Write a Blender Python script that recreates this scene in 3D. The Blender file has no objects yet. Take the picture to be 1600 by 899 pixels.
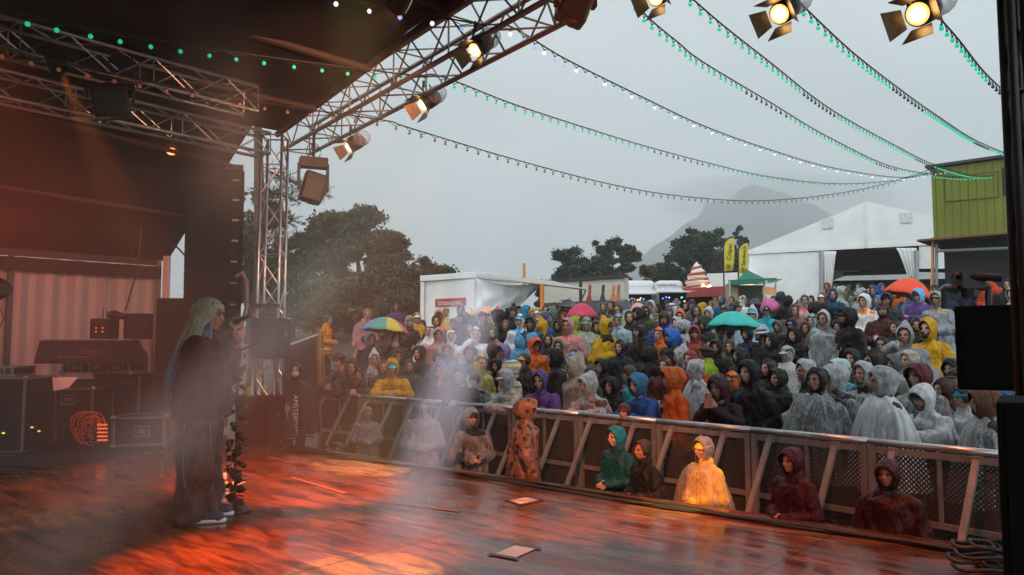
import bpy, bmesh, math, random
import numpy as np
from mathutils import Vector, Matrix, Euler, noise

R = math.radians
S = bpy.context.scene
C = S.collection
rnd = random.Random(7)

# ------------------------------------------------------------------ camera
F = 1220.0; CH = 1.31; PITCH = R(4.2)
cd = bpy.data.cameras.new('camera'); cam = bpy.data.objects.new('camera', cd); C.objects.link(cam)
cam.location = (0, 0, CH); cam.rotation_euler = (R(90) + PITCH, 0, 0)
cd.sensor_width = 36; cd.lens = F * 36 / 1600; cd.clip_end = 5000; cd.clip_start = .05
S.camera = cam

# ------------------------------------------------------------------ sky, sun, exposure
SUN_EL, SUN_AZ = 52.0, 200.0
w = bpy.data.worlds.new("World"); S.world = w; w.use_nodes = True
nt = w.node_tree; nt.nodes.clear()
def N(t, typ, **k):
    n = t.nodes.new(typ)
    for a, b in k.items(): setattr(n, a, b)
    return n
sky = N(nt, 'ShaderNodeTexSky', sky_type='NISHITA'); sky.sun_disc = False
sky.sun_elevation = R(SUN_EL); sky.sun_rotation = R(SUN_AZ)
bgs = N(nt, 'ShaderNodeBackground'); bgs.inputs[1].default_value = .06
nt.links.new(sky.outputs[0], bgs.inputs[0])
tc = N(nt, 'ShaderNodeTexCoord'); sx = N(nt, 'ShaderNodeSeparateXYZ'); nt.links.new(tc.outputs['Generated'], sx.inputs[0])
ns = N(nt, 'ShaderNodeTexNoise'); ns.inputs['Distortion'].default_value = .7; ns.inputs['Scale'].default_value = 2.6; ns.inputs['Detail'].default_value = 5
nt.links.new(tc.outputs['Generated'], ns.inputs['Vector'])
md = N(nt, 'ShaderNodeMath', operation='MULTIPLY_ADD'); md.inputs[1].default_value = .34
nt.links.new(ns.outputs[0], md.inputs[0]); nt.links.new(sx.outputs['Z'], md.inputs[2])
cr = N(nt, 'ShaderNodeValToRGB'); nt.links.new(md.outputs[0], cr.inputs[0])
e = cr.color_ramp.elements
e[0].position = .12; e[0].color = (.40, .475, .52, 1)
e[1].position = .72; e[1].color = (.40, .43, .44, 1)
m_ = e.new(.40); m_.color = (.74, .84, .87, 1)
bgc = N(nt, 'ShaderNodeBackground'); bgc.inputs[1].default_value = 2.6
nt.links.new(cr.outputs[0], bgc.inputs[0])
mx = N(nt, 'ShaderNodeMixShader'); mx.inputs[0].default_value = .92
nt.links.new(bgs.outputs[0], mx.inputs[1]); nt.links.new(bgc.outputs[0], mx.inputs[2])
wo = N(nt, 'ShaderNodeOutputWorld'); nt.links.new(mx.outputs[0], wo.inputs[0])
sd = bpy.data.lights.new('sun', 'SUN'); sd.energy = .9; sd.angle = R(25); sd.color = (1, .97, .93)
so = bpy.data.objects.new('sun', sd); C.objects.link(so)
so.rotation_euler = (R(90 - SUN_EL), 0, R(180 - SUN_AZ))
S.view_settings.view_transform = 'Standard'; S.view_settings.look = 'None'
S.view_settings.exposure = -.12; S.view_settings.gamma = 1
cy = S.cycles
cy.max_bounces = 6; cy.diffuse_bounces = 2; cy.glossy_bounces = 3; cy.transmission_bounces = 4
cy.transparent_max_bounces = 12; cy.volume_bounces = 1; cy.sample_clamp_indirect = 4; cy.sample_clamp_direct = 0
cy.caustics_reflective = False; cy.caustics_refractive = False
cy.use_denoising = True; cy.use_adaptive_sampling = True; cy.adaptive_threshold = .015
cy.volume_step_rate = 4; cy.volume_max_steps = 64

# ------------------------------------------------------------------ pixel -> place (the photograph is 1600 x 899)
def ray(px, py):
    a = (px - 800) / F; b = (449.5 - py) / F
    return Vector((a, math.cos(PITCH) - math.sin(PITCH) * b, math.sin(PITCH) + math.cos(PITCH) * b))
def at(px, py, Y):
    d = ray(px, py); return Vector((0, 0, CH)) + d * (Y / d.y)
def onz(px, py, z):
    d = ray(px, py); return Vector((0, 0, CH)) + d * ((z - CH) / d.z)
EA = onz(425, 690, 0); EB = onz(1540, 855, 0)         # the stage's front edge
ED = (EB - EA).normalized()                            # along the edge, to the right
EN = Vector((-ED.y, ED.x, 0))                          # outwards, to the crowd
if EN.y < 0: EN = -EN
GZ = -.62                                              # ground at the barrier
def sdist(x, y):                                       # metres beyond the stage edge
    return (x - EA.x) * EN.x + (y - EA.y) * EN.y
def sst(a, b, x):
    t = min(1, max(0, (x - a) / (b - a))); return t * t * (3 - 2 * t)
def g(x, y):
    s = sdist(x, y) - 1.9
    z = GZ
    if s > 0: z += .118 * min(s, 16) * sst(0, 2.5, s)
    if s > 16: z += .055 * min(s - 16, 60)
    z += .75 * sst(2.5, -3, x) * sst(2.5, 8, s)
    return z

# ------------------------------------------------------------------ mesh helpers
class MB:
    def __init__(s): s.v = []; s.f = []; s.m = []
    def add(s, vs, fs, mi=0):
        o = len(s.v); s.v += [tuple(v) for v in vs]; s.f += [tuple(i + o for i in f) for f in fs]; s.m += [mi] * len(fs); return s
    def box(s, c, d, rz=0, mi=0, M=None, bev=0):
        hx, hy, hz = d[0] / 2, d[1] / 2, d[2] / 2
        vs = [Vector((x * hx, y * hy, z * hz)) for z in (-1, 1) for y in (-1, 1) for x in (-1, 1)]
        m = M if M is not None else Matrix.Translation(Vector(c)) @ Matrix.Rotation(rz, 4, 'Z')
        vs = [m @ v for v in vs]
        return s.add(vs, [(0, 2, 3, 1), (4, 5, 7, 6), (0, 1, 5, 4), (2, 6, 7, 3), (0, 4, 6, 2), (1, 3, 7, 5)], mi)
    def tube(s, a, b, r, r2=None, n=8, mi=0, cap=True):
        a = Vector(a); b = Vector(b); r2 = r if r2 is None else r2
        d = (b - a)
        if d.length < 1e-6: return s
        d.normalize(); u = d.orthogonal().normalized(); w_ = d.cross(u)
        vs = []
        for c, q in ((a, r), (b, r2)):
            for i in range(n):
                t = 2 * math.pi * i / n; vs.append(c + (u * math.cos(t) + w_ * math.sin(t)) * q)
        fs = [(i, (i + 1) % n, n + (i + 1) % n, n + i) for i in range(n)]
        if cap: fs += [tuple(range(n))[::-1], tuple(range(n, 2 * n))]
        return s.add(vs, fs, mi)
    def path(s, pts, r, n=6, mi=0):
        pts = [Vector(p) for p in pts]; rings = []
        u = None
        for i, p in enumerate(pts):
            d = (pts[min(i + 1, len(pts) - 1)] - pts[max(i - 1, 0)])
            if d.length < 1e-9: d = Vector((0, 0, 1))
            d.normalize()
            u = d.orthogonal().normalized() if u is None else (u - d * u.dot(d)).normalized()
            w_ = d.cross(u); rr = r[i] if isinstance(r, (list, tuple)) else r
            rings.append([p + (u * math.cos(2 * math.pi * k / n) + w_ * math.sin(2 * math.pi * k / n)) * rr for k in range(n)])
        return s.loft(rings, mi)
    def loft(s, rings, mi=0, cap=True, closed=True):
        n = len(rings[0]); vs = [p for r_ in rings for p in r_]; fs = []
        for j in range(len(rings) - 1):
            for i in range(n if closed else n - 1):
                k = (i + 1) % n
                fs.append((j * n + i, j * n + k, (j + 1) * n + k, (j + 1) * n + i))
        if cap and closed: fs += [tuple(range(n))[::-1], tuple(range((len(rings) - 1) * n, len(rings) * n))]
        return s.add(vs, fs, mi)
    def ell(s, c, r, n=12, m=8, mi=0, M=None):
        c = Vector(c); rings = []
        for j in range(1, m):
            t = math.pi * j / m
            rings.append([Vector((r[0] * math.sin(t) * math.cos(2 * math.pi * i / n), r[1] * math.sin(t) * math.sin(2 * math.pi * i / n), -r[2] * math.cos(t))) for i in range(n)])
        vs = [Vector((0, 0, -r[2]))] + [p for q in rings for p in q] + [Vector((0, 0, r[2]))]
        fs = [(0, 1 + (i + 1) % n, 1 + i) for i in range(n)]
        for j in range(m - 2):
            for i in range(n):
                k = (i + 1) % n; fs.append((1 + j * n + i, 1 + j * n + k, 1 + (j + 1) * n + k, 1 + (j + 1) * n + i))
        L = len(vs) - 1; fs += [(L, 1 + (m - 2) * n + i, 1 + (m - 2) * n + (i + 1) % n) for i in range(n)]
        if M is not None: vs = [M @ v for v in vs]
        return s.add([v + c for v in vs], fs, mi)
    def poly(s, pts, th, nrm, mi=0):                    # a flat outline given real thickness
        nrm = Vector(nrm).normalized() * th; n = len(pts); pts = [Vector(p) for p in pts]
        vs = pts + [p + nrm for p in pts]
        fs = [tuple(range(n)), tuple(range(n, 2 * n))[::-1]] + [(i, (i + 1) % n, n + (i + 1) % n, n + i)[::-1] for i in range(n)]
        return s.add(vs, fs, mi)
    def mesh(s, name, mats=(), smooth=False):
        me = bpy.data.meshes.new(name); me.from_pydata(s.v, [], s.f); me.update()
        for m in mats: me.materials.append(m)
        if len(mats) > 1: me.polygons.foreach_set('material_index', s.m)
        bm = bmesh.new(); bm.from_mesh(me); bmesh.ops.recalc_face_normals(bm, faces=bm.faces); bm.to_mesh(me); bm.free()
        if smooth: me.polygons.foreach_set('use_smooth', [True] * len(me.polygons))
        me.update(); return me
    def build(s, name, mat, parent=None, smooth=False, col=None):
        mats = mat if isinstance(mat, (list, tuple)) else [mat]
        return link(name, s.mesh(name, mats, smooth), parent, col)
def link(name, me, parent=None, col=None, loc=None, rot=None, sc=None):
    o = bpy.data.objects.new(name, me); C.objects.link(o)
    if parent is not None: o.parent = parent
    if col is not None: o.color = (*col[:3], 1)
    if loc is not None: o.location = loc
    if rot is not None: o.rotation_euler = rot
    if sc is not None: o.scale = sc
    return o
def tag(o, label=None, cat=None, group=None, kind=None):
    if label: o['label'] = label
    if cat: o['category'] = cat
    if group: o['group'] = group
    if kind: o['kind'] = kind
    return o
def empty(name, loc, rz=0, label=None, cat=None, group=None):
    o = bpy.data.objects.new(name, None); C.objects.link(o); o.location = loc; o.rotation_euler = (0, 0, rz); o.empty_display_size = .1
    return tag(o, label, cat, group)
def rebase(o, child_objs):                              # parts given in world coordinates go under an empty at the thing's base
    mi = Matrix.Translation(o.location) @ o.rotation_euler.to_matrix().to_4x4(); mi.invert()
    for c in child_objs:
        c.parent = o
        c.matrix_parent_inverse = mi
    return o
def group_thing(name, loc, parts, label, cat, group=None):
    return rebase(empty(name, loc, 0, label, cat, group), parts)
def settle(ob, mods):                                   # bake modifiers without operators
    for t, kw in mods:
        m = ob.modifiers.new('m', t)
        for k, v_ in kw.items(): setattr(m, k, v_)
    dg = bpy.context.evaluated_depsgraph_get(); dg.update()
    me = bpy.data.meshes.new_from_object(ob.evaluated_get(dg))
    return me
def bake(me0, mods, name):
    ob = bpy.data.objects.new('tmp', me0); C.objects.link(ob)
    me = settle(ob, mods); me.name = name
    bpy.data.objects.remove(ob); return me
def voxel(mb, size, it=3, name='m', mats=(), smooth=True):
    me = bake(mb.mesh('t'), [('REMESH', dict(mode='VOXEL', voxel_size=size, adaptivity=0)), ('SMOOTH', dict(factor=.5, iterations=it))], name)
    me.materials.clear()
    for m in mats: me.materials.append(m)
    if smooth: me.polygons.foreach_set('use_smooth', [True] * len(me.polygons))
    return me
def wrinkle(me, amp, sc, seed=0, zs=.45, hang=0):        # cloth folds as real displacement
    n = len(me.vertices); co = np.empty(n * 3); me.vertices.foreach_get('co', co); co = co.reshape(-1, 3)
    no = np.empty(n * 3); me.vertices.foreach_get('normal', no); no = no.reshape(-1, 3)
    off = Vector((seed * 3.7, seed * 1.3, seed * 2.1))
    d = np.array([noise.noise(Vector((p[0] * sc, p[1] * sc, p[2] * sc * zs)) + off) + .5 * abs(noise.noise(Vector((p[0] * sc * 2.3, p[1] * sc * 2.3, p[2] * sc * 1.1)) + off)) for p in co])
    co += no * (d * amp)[:, None]
    me.vertices.foreach_set('co', co.ravel()); me.update(); return me
def text(body, size, mat, M, name='lettering', parent=None, ext=.002, sx_=1.0, align='CENTER'):
    cu = bpy.data.curves.new('t', 'FONT'); cu.body = body; cu.size = size; cu.extrude = ext; cu.align_x = align; cu.align_y = 'CENTER'
    ob = bpy.data.objects.new('t', cu); C.objects.link(ob)
    dg = bpy.context.evaluated_depsgraph_get(); dg.update()
    me = bpy.data.meshes.new_from_object(ob.evaluated_get(dg)); bpy.data.objects.remove(ob)
    me.transform(M @ Matrix.Diagonal((sx_, 1, 1, 1))); me.materials.clear(); me.materials.append(mat)
    return link(name, me, parent)
def facing(pos, right, up):                             # matrix: local x -> right, y -> up
    r = Vector(right).normalized(); u = Vector(up).normalized(); n = r.cross(u)
    M = Matrix((r, u, n)).transposed().to_4x4(); M.translation = Vector(pos); return M

# ------------------------------------------------------------------ materials
MATS = {}
def mat(name, col=(.5, .5, .5), rough=.6, metal=0, spec=.5, emit=None, es=1, objcol=False, bump=None, var=0, vs=4, coat=0, sheen=0, mottled=None):
    if name in MATS: return MATS[name]
    m = bpy.data.materials.new(name); m.use_nodes = True; t = m.node_tree; b = t.nodes['Principled BSDF']
    b.inputs['Base Color'].default_value = (*col, 1); b.inputs['Roughness'].default_value = rough
    b.inputs['Metallic'].default_value = metal; b.inputs['Specular IOR Level'].default_value = spec
    if coat: b.inputs['Coat Weight'].default_value = coat; b.inputs['Coat Roughness'].default_value = .15
    src = None
    if objcol:
        oi = N(t, 'ShaderNodeObjectInfo'); src = oi.outputs['Color']
    co = N(t, 'ShaderNodeTexCoord')
    if var:
        nn = N(t, 'ShaderNodeTexNoise'); nn.inputs['Scale'].default_value = vs; nn.inputs['Detail'].default_value = 6
        t.links.new(co.outputs['Object'], nn.inputs['Vector'])
        mr = N(t, 'ShaderNodeMapRange'); mr.inputs['From Min'].default_value = .3; mr.inputs['From Max'].default_value = .7
        mr.inputs['To Min'].default_value = 1 - var; mr.inputs['To Max'].default_value = 1 + var
        t.links.new(nn.outputs[0], mr.inputs[0])
        mm = N(t, 'ShaderNodeMixRGB', blend_type='MULTIPLY'); mm.inputs[0].default_value = 1
        if src is not None: t.links.new(src, mm.inputs[1])
        else: mm.inputs[1].default_value = (*col, 1)
        t.links.new(mr.outputs[0], mm.inputs[2]); src = mm.outputs[0]
    if src is not None: t.links.new(src, b.inputs['Base Color'])
    if emit is not None:
        b.inputs['Emission Color'].default_value = (*emit, 1); b.inputs['Emission Strength'].default_value = es
    if bump:
        sc, st, dist = bump
        nb = N(t, 'ShaderNodeTexNoise'); nb.inputs['Scale'].default_value = sc; nb.inputs['Detail'].default_value = 5; nb.inputs['Distortion'].default_value = .6
        mp = N(t, 'ShaderNodeMapping'); mp.inputs['Scale'].default_value = (1, 1, .45)
        t.links.new(co.outputs['Object'], mp.inputs[0]); t.links.new(mp.outputs[0], nb.inputs['Vector'])
        bp = N(t, 'ShaderNodeBump'); bp.inputs['Strength'].default_value = st; bp.inputs['Distance'].default_value = dist
        t.links.new(nb.outputs[0], bp.inputs['Height']); t.links.new(bp.outputs[0], b.inputs['Normal'])
    MATS[name] = m; return m
def clear_mat(name, lo, hi, sc=14, white=.75, objcol=True):
    if name in MATS: return MATS[name]
    m = bpy.data.materials.new(name); m.use_nodes = True; t = m.node_tree; b = t.nodes['Principled BSDF']; out = t.nodes['Material Output']
    b.inputs['Roughness'].default_value = .22; b.inputs['Specular IOR Level'].default_value = .8
    if objcol:
        oi = N(t, 'ShaderNodeObjectInfo'); t.links.new(oi.outputs['Color'], b.inputs['Base Color'])
    else: b.inputs['Base Color'].default_value = (white, white, white, 1)
    co = N(t, 'ShaderNodeTexCoord'); mp = N(t, 'ShaderNodeMapping'); mp.inputs['Scale'].default_value = (1, 1, .28)
    nn = N(t, 'ShaderNodeTexNoise'); nn.inputs['Scale'].default_value = sc; nn.inputs['Detail'].default_value = 4; nn.inputs['Distortion'].default_value = 1.5
    t.links.new(co.outputs['Object'], mp.inputs[0]); t.links.new(mp.outputs[0], nn.inputs['Vector'])
    mr = N(t, 'ShaderNodeMapRange'); mr.inputs['From Min'].default_value = .38; mr.inputs['From Max'].default_value = .66
    mr.inputs['To Min'].default_value = lo; mr.inputs['To Max'].default_value = hi
    t.links.new(nn.outputs[0], mr.inputs[0])
    lw = N(t, 'ShaderNodeLayerWeight'); lw.inputs[0].default_value = .35
    ad = N(t, 'ShaderNodeMath', operation='MULTIPLY_ADD', use_clamp=True); ad.inputs[1].default_value = .55
    t.links.new(lw.outputs['Facing'], ad.inputs[0]); t.links.new(mr.outputs[0], ad.inputs[2])
    bp = N(t, 'ShaderNodeBump'); bp.inputs['Strength'].default_value = .8; bp.inputs['Distance'].default_value = .02
    t.links.new(nn.outputs[0], bp.inputs['Height']); t.links.new(bp.outputs[0], b.inputs['Normal'])
    tr = N(t, 'ShaderNodeBsdfTransparent'); mxs = N(t, 'ShaderNodeMixShader')
    t.links.new(ad.outputs[0], mxs.inputs[0]); t.links.new(tr.outputs[0], mxs.inputs[1]); t.links.new(b.outputs[0], mxs.inputs[2])
    t.links.new(mxs.outputs[0], out.inputs[0]); MATS[name] = m; return m

fabric = mat('rain_fabric', rough=.5, objcol=True, bump=(11, .9, .05), var=.30, vs=6, spec=.22)
def zipper(m):                                          # a front zip and a yoke seam woven into the cloth
    t = m.node_tree; b = t.nodes['Principled BSDF']; L = t.links.new; src = b.inputs['Base Color'].links[0].from_socket
    co = N(t, 'ShaderNodeTexCoord'); sp = N(t, 'ShaderNodeSeparateXYZ'); L(co.outputs['Object'], sp.inputs[0])
    ax = N(t, 'ShaderNodeMath', operation='ABSOLUTE'); L(sp.outputs['X'], ax.inputs[0]); c1 = N(t, 'ShaderNodeMath', operation='LESS_THAN'); c1.inputs[1].default_value = .0065; L(ax.outputs[0], c1.inputs[0])
    c2 = N(t, 'ShaderNodeMath', operation='LESS_THAN'); c2.inputs[1].default_value = -.05; L(sp.outputs['Y'], c2.inputs[0])
    c3 = N(t, 'ShaderNodeMath', operation='GREATER_THAN'); c3.inputs[1].default_value = .2; L(sp.outputs['Z'], c3.inputs[0])
    z1 = N(t, 'ShaderNodeMath', operation='SUBTRACT'); z1.inputs[1].default_value = 1.27; L(sp.outputs['Z'], z1.inputs[0]); z2 = N(t, 'ShaderNodeMath', operation='ABSOLUTE'); L(z1.outputs[0], z2.inputs[0]); c4 = N(t, 'ShaderNodeMath', operation='LESS_THAN'); c4.inputs[1].default_value = .004; L(z2.outputs[0], c4.inputs[0])
    a = N(t, 'ShaderNodeMath', operation='MULTIPLY'); L(c1.outputs[0], a.inputs[0]); L(c2.outputs[0], a.inputs[1]); a2 = N(t, 'ShaderNodeMath', operation='MULTIPLY'); L(a.outputs[0], a2.inputs[0]); L(c3.outputs[0], a2.inputs[1])
    a3 = N(t, 'ShaderNodeMath', operation='MAXIMUM'); L(a2.outputs[0], a3.inputs[0]); L(c4.outputs[0], a3.inputs[1]); a4 = N(t, 'ShaderNodeMath', operation='MULTIPLY'); a4.inputs[1].default_value = .6; L(a3.outputs[0], a4.inputs[0])
    mx_ = N(t, 'ShaderNodeMixRGB'); L(a4.outputs[0], mx_.inputs[0]); L(src, mx_.inputs[1]); mx_.inputs[2].default_value = (.01, .01, .01, 1); L(mx_.outputs[0], b.inputs['Base Color'])
zipper(fabric)
cloth = mat('plain_cloth', rough=.85, objcol=True, bump=(16, .5, .02), var=.25, vs=7)
skin = mat('skin', rough=.5, objcol=True, var=.08, vs=20, spec=.35)
brow = mat('brow_and_eye', (.02, .014, .01), .5)
lips = mat('lips', (.28, .09, .08), .45)
eyew = mat('eye_white', (.5, .48, .45), .3)
hairm = mat('hair', rough=.5, objcol=True, bump=(60, .8, .01), var=.4, vs=40)
clearp = clear_mat('clear_plastic', .16, .50, 22)
milky = clear_mat('milky_plastic', .55, .90, 13)
alu = mat('aluminium', (.52, .52, .53), .35, .9, var=.12, vs=9)
steel_dark = mat('dark_steel', (.05, .048, .046), .45, .6, var=.2)
blackm = mat('black_plastic', (.012, .012, .013), .5, var=.3, vs=6, bump=(40, .3, .004))
blackfab = mat('black_cloth', (.012, .011, .011), .8, var=.3, vs=5, bump=(6, .5, .03))
tarpw = mat('white_tarpaulin', (.84, .85, .84), .5, bump=(3, .5, .05), var=.06, vs=1.5)
whitep = mat('white_paint', (.80, .80, .78), .4, var=.07, vs=1.2)
rubber = mat('black_rubber', (.014, .014, .014), .6)
# ------------------------------------------------------------------ ground, stage floor
def ground():
    m = bpy.data.materials.new('wet_trodden_ground'); m.use_nodes = True; t = m.node_tree; b = t.nodes['Principled BSDF']
    co = N(t, 'ShaderNodeTexCoord'); n1 = N(t, 'ShaderNodeTexNoise'); n1.inputs['Scale'].default_value = .35; n1.inputs['Detail'].default_value = 8
    n2 = N(t, 'ShaderNodeTexNoise'); n2.inputs['Scale'].default_value = 14; n2.inputs['Detail'].default_value = 6
    t.links.new(co.outputs['Object'], n1.inputs['Vector']); t.links.new(co.outputs['Object'], n2.inputs['Vector'])
    r = N(t, 'ShaderNodeValToRGB'); t.links.new(n1.outputs[0], r.inputs[0])
    r.color_ramp.elements[0].position = .42; r.color_ramp.elements[0].color = (.05, .042, .034, 1)
    r.color_ramp.elements[1].position = .58; r.color_ramp.elements[1].color = (.045, .07, .022, 1)
    mm = N(t, 'ShaderNodeMixRGB', blend_type='MULTIPLY'); mm.inputs[0].default_value = .7
    t.links.new(r.outputs[0], mm.inputs[1]); t.links.new(n2.outputs[1], mm.inputs[2]); t.links.new(mm.outputs[0], b.inputs['Base Color'])
    b.inputs['Roughness'].default_value = .55
    bp = N(t, 'ShaderNodeBump'); bp.inputs['Strength'].default_value = .7; bp.inputs['Distance'].default_value = .05
    t.links.new(n2.outputs[0], bp.inputs['Height']); t.links.new(bp.outputs[0], b.inputs['Normal'])
    q = MB(); xs = sorted(set([-900, -600, -400, -250, -160, -110, -80, -60] + [i * 1.5 for i in range(-30, 50)] + [80, 100, 130, 180, 260, 400, 600, 900]))
    ys = sorted(set([-60, -30, -15, -8] + [i * 1.5 for i in range(-3, 55)] + [90, 100, 120, 150, 200, 280, 400, 600, 800, 1100, 1400]))
    vs = [(x, y, g(x, y)) for y in ys for x in xs]; n = len(xs)
    q.add(vs, [(j * n + i, j * n + i + 1, (j + 1) * n + i + 1, (j + 1) * n + i) for j in range(len(ys) - 1) for i in range(n - 1)])
    tag(q.build('ground', m, smooth=True), kind='structure')
ground()

def wood_mat():
    m = bpy.data.materials.new('wet_stage_plywood'); m.use_nodes = True; t = m.node_tree; b = t.nodes['Principled BSDF']; L = t.links.new
    co = N(t, 'ShaderNodeTexCoord')
    def noise_(sc, det, mapsc=(1, 1, 1), dist=0):
        mp = N(t, 'ShaderNodeMapping'); mp.inputs['Scale'].default_value = mapsc; L(co.outputs['Object'], mp.inputs[0])
        n_ = N(t, 'ShaderNodeTexNoise'); n_.inputs['Scale'].default_value = sc; n_.inputs['Detail'].default_value = det; n_.inputs['Distortion'].default_value = dist
        L(mp.outputs[0], n_.inputs['Vector']); return n_.outputs[0]
    grain = noise_(5, 8, (1, 14, 1), .3); big = noise_(.9, 6, (1, 1.8, 1), .5); blot = noise_(2.2, 6, (1, 4.5, 1), .8); wet = noise_(.9, 5, (1, 3.6, 1), .6); streak = noise_(1.5, 4, (.6, 9, 1), .2)
    r = N(t, 'ShaderNodeValToRGB'); L(grain, r.inputs[0])
    r.color_ramp.elements[0].position = .3; r.color_ramp.elements[0].color = (.085, .029, .012, 1)
    r.color_ramp.elements[1].position = .72; r.color_ramp.elements[1].color = (.26, .105, .042, 1)
    def mult(a, fac_out, lo, hi, f0=.35, f1=.65):
        mr = N(t, 'ShaderNodeMapRange'); mr.inputs[1].default_value = f0; mr.inputs[2].default_value = f1; mr.inputs[3].default_value = lo; mr.inputs[4].default_value = hi
        L(fac_out, mr.inputs[0]); mm = N(t, 'ShaderNodeMixRGB', blend_type='MULTIPLY'); mm.inputs[0].default_value = 1
        L(a, mm.inputs[1]); L(mr.outputs[0], mm.inputs[2]); return mm.outputs[0]
    c = mult(r.outputs[0], big, .55, 1.15); c = mult(c, blot, .30, 1.1, .36, .56); c = mult(c, streak, .75, 1.1)
    # panel seams: 2 m along the edge, 1 m deep
    sp = N(t, 'ShaderNodeSeparateXYZ'); L(co.outputs['Object'], sp.inputs[0])
    def seam(out, per, off, wd):
        a = N(t, 'ShaderNodeMath', operation='ADD'); a.inputs[1].default_value = off; L(out, a.inputs[0])
        q = N(t, 'ShaderNodeMath', operation='PINGPONG'); q.inputs[1].default_value = per / 2; L(a.outputs[0], q.inputs[0])
        l = N(t, 'ShaderNodeMath', operation='GREATER_THAN'); l.inputs[1].default_value = wd; L(q.outputs[0], l.inputs[0]); return l.outputs[0]
    s1 = seam(sp.outputs['X'], 2.0, .43, .007); s2 = seam(sp.outputs['Y'], 2.0, .02, .007)
    sm = N(t, 'ShaderNodeMath', operation='MULTIPLY'); L(s1, sm.inputs[0]); L(s2, sm.inputs[1])
    mrr = N(t, 'ShaderNodeMapRange'); mrr.inputs[3].default_value = .12; mrr.inputs[4].default_value = 1; L(sm.outputs[0], mrr.inputs[0])
    mm = N(t, 'ShaderNodeMixRGB', blend_type='MULTIPLY'); mm.inputs[0].default_value = 1; L(c, mm.inputs[1]); L(mrr.outputs[0], mm.inputs[2])
    L(mm.outputs[0], b.inputs['Base Color'])
    wr = N(t, 'ShaderNodeMapRange'); wr.inputs[1].default_value = .40; wr.inputs[2].default_value = .60; wr.inputs[3].default_value = .05; wr.inputs[4].default_value = .27
    L(wet, wr.inputs[0])
    ag = N(t, 'ShaderNodeMath', operation='MULTIPLY_ADD'); ag.inputs[1].default_value = .22; L(streak, ag.inputs[0]); L(wr.outputs[0], ag.inputs[2]); 
    sub = N(t, 'ShaderNodeMath', operation='SUBTRACT', use_clamp=True); sub.inputs[1].default_value = .06; L(ag.outputs[0], sub.inputs[0]); L(sub.outputs[0], b.inputs['Roughness'])
    b.inputs['Specular IOR Level'].default_value = .32
    bp = N(t, 'ShaderNodeBump'); bp.inputs['Strength'].default_value = .25; bp.inputs['Distance'].default_value = .003
    hh = N(t, 'ShaderNodeMath', operation='ADD'); L(grain, hh.inputs[0]); L(sm.outputs[0], hh.inputs[1]); L(hh.outputs[0], bp.inputs['Height']); L(bp.outputs[0], b.inputs['Normal'])
    return m
def stage():
    q = MB(); ang = math.atan2(ED.y, ED.x)
    # local frame: x along the edge, y outwards; origin at the edge's left end
    a0, a1, b0, b1 = -4.6, 13.0, -11.0, 0.0
    q.box(((a0 + a1) / 2, (b0 + b1) / 2, -.03), (a1 - a0, b1 - b0, .06))
    o = q.build('stage_floor', wood_mat()); o.location = EA; o.rotation_euler = (0, 0, ang); tag(o, kind='structure')
    sk = MB(); sk.box(((a0 + a1) / 2, b1 - .08, -.35), (a1 - a0, .02, .56)); sk.box((a0 + .08, (b0 + b1) / 2 - .15, -.35), (.02, b1 - b0 - .4, .56))
    o = sk.build('stage_skirt', blackfab); o.location = EA; o.rotation_euler = (0, 0, ang); tag(o, kind='structure')
stage()
def SL(a, b, z=0):                                       # stage-frame point: a along the edge, b outwards
    p = EA + ED * a + EN * b; return Vector((p.x, p.y, z))
SA = math.atan2(ED.y, ED.x)

# ------------------------------------------------------------------ trusses
def truss(name, p0, p1, wd, label, cat='truss', group=None, r=.022, mt=None, tri=False, up=Vector((0, 0, 1)), seg=.42, rb=.009):
    mt = mt or alu; p0 = Vector(p0); p1 = Vector(p1); d = (p1 - p0).normalized(); L = (p1 - p0).length
    sd_ = d.cross(up); sd_ = sd_.normalized() if sd_.length > .01 else Vector((1, 0, 0)); u = sd_.cross(d).normalized(); h = wd / 2
    offs = [sd_ * h + u * h, -sd_ * h + u * h, -sd_ * h - u * h, sd_ * h - u * h] if not tri else [sd_ * h + u * h * .8, -sd_ * h + u * h * .8, -u * h]
    parts = []
    for k in offs: parts.append(MB().tube(p0 + k, p1 + k, r, n=8).build('chord', mt, smooth=True))
    q = MB(); n = max(2, int(round(L / seg))); m_ = len(offs)
    for k in range(m_):
        a, b = offs[k], offs[(k + 1) % m_]
        for i in range(n):
            A = p0 + d * (L * i / n); B = p0 + d * (L * (i + 1) / n)
            q.tube(A + (a if i % 2 else b), B + (b if i % 2 else a), rb, n=5)
            if i % 3 == 0: q.tube(A + a, A + b, rb, n=5)
        q.tube(p1 + a, p1 + b, rb * 1.3, n=5)
    parts.append(q.build('bracing', mt))
    return group_thing(name, p0, parts, label, cat, group)
colp = SL(-.18, .05); COLT = 4.25
truss('truss_column', (colp.x, colp.y, .02), (colp.x, colp.y, COLT), .29, 'silver truss column standing at the left corner of the stage', r=.021)
bp_ = MB().box((colp.x, colp.y, .012), (.5, .5, .02), SA).build('base_plate', steel_dark); tag(bp_, 'flat steel base plate under the silver truss column', 'base plate')
bm0 = colp.copy(); bm0.z = COLT - .145
bm1 = SL(-.05, -5.6, COLT - .145)
truss('lighting_truss', (bm0.x - EN.x * .16, bm0.y - EN.y * .16, bm0.z), bm1, .29, 'square truss beam running upstage from the top of the column')
t2a = at(392, 158, 9.4); t2b = at(-60, 42, 7.0)
truss('lighting_truss', t2a, t2b, .3, 'upper truss beam slanting across the dark roof at the left')
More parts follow.
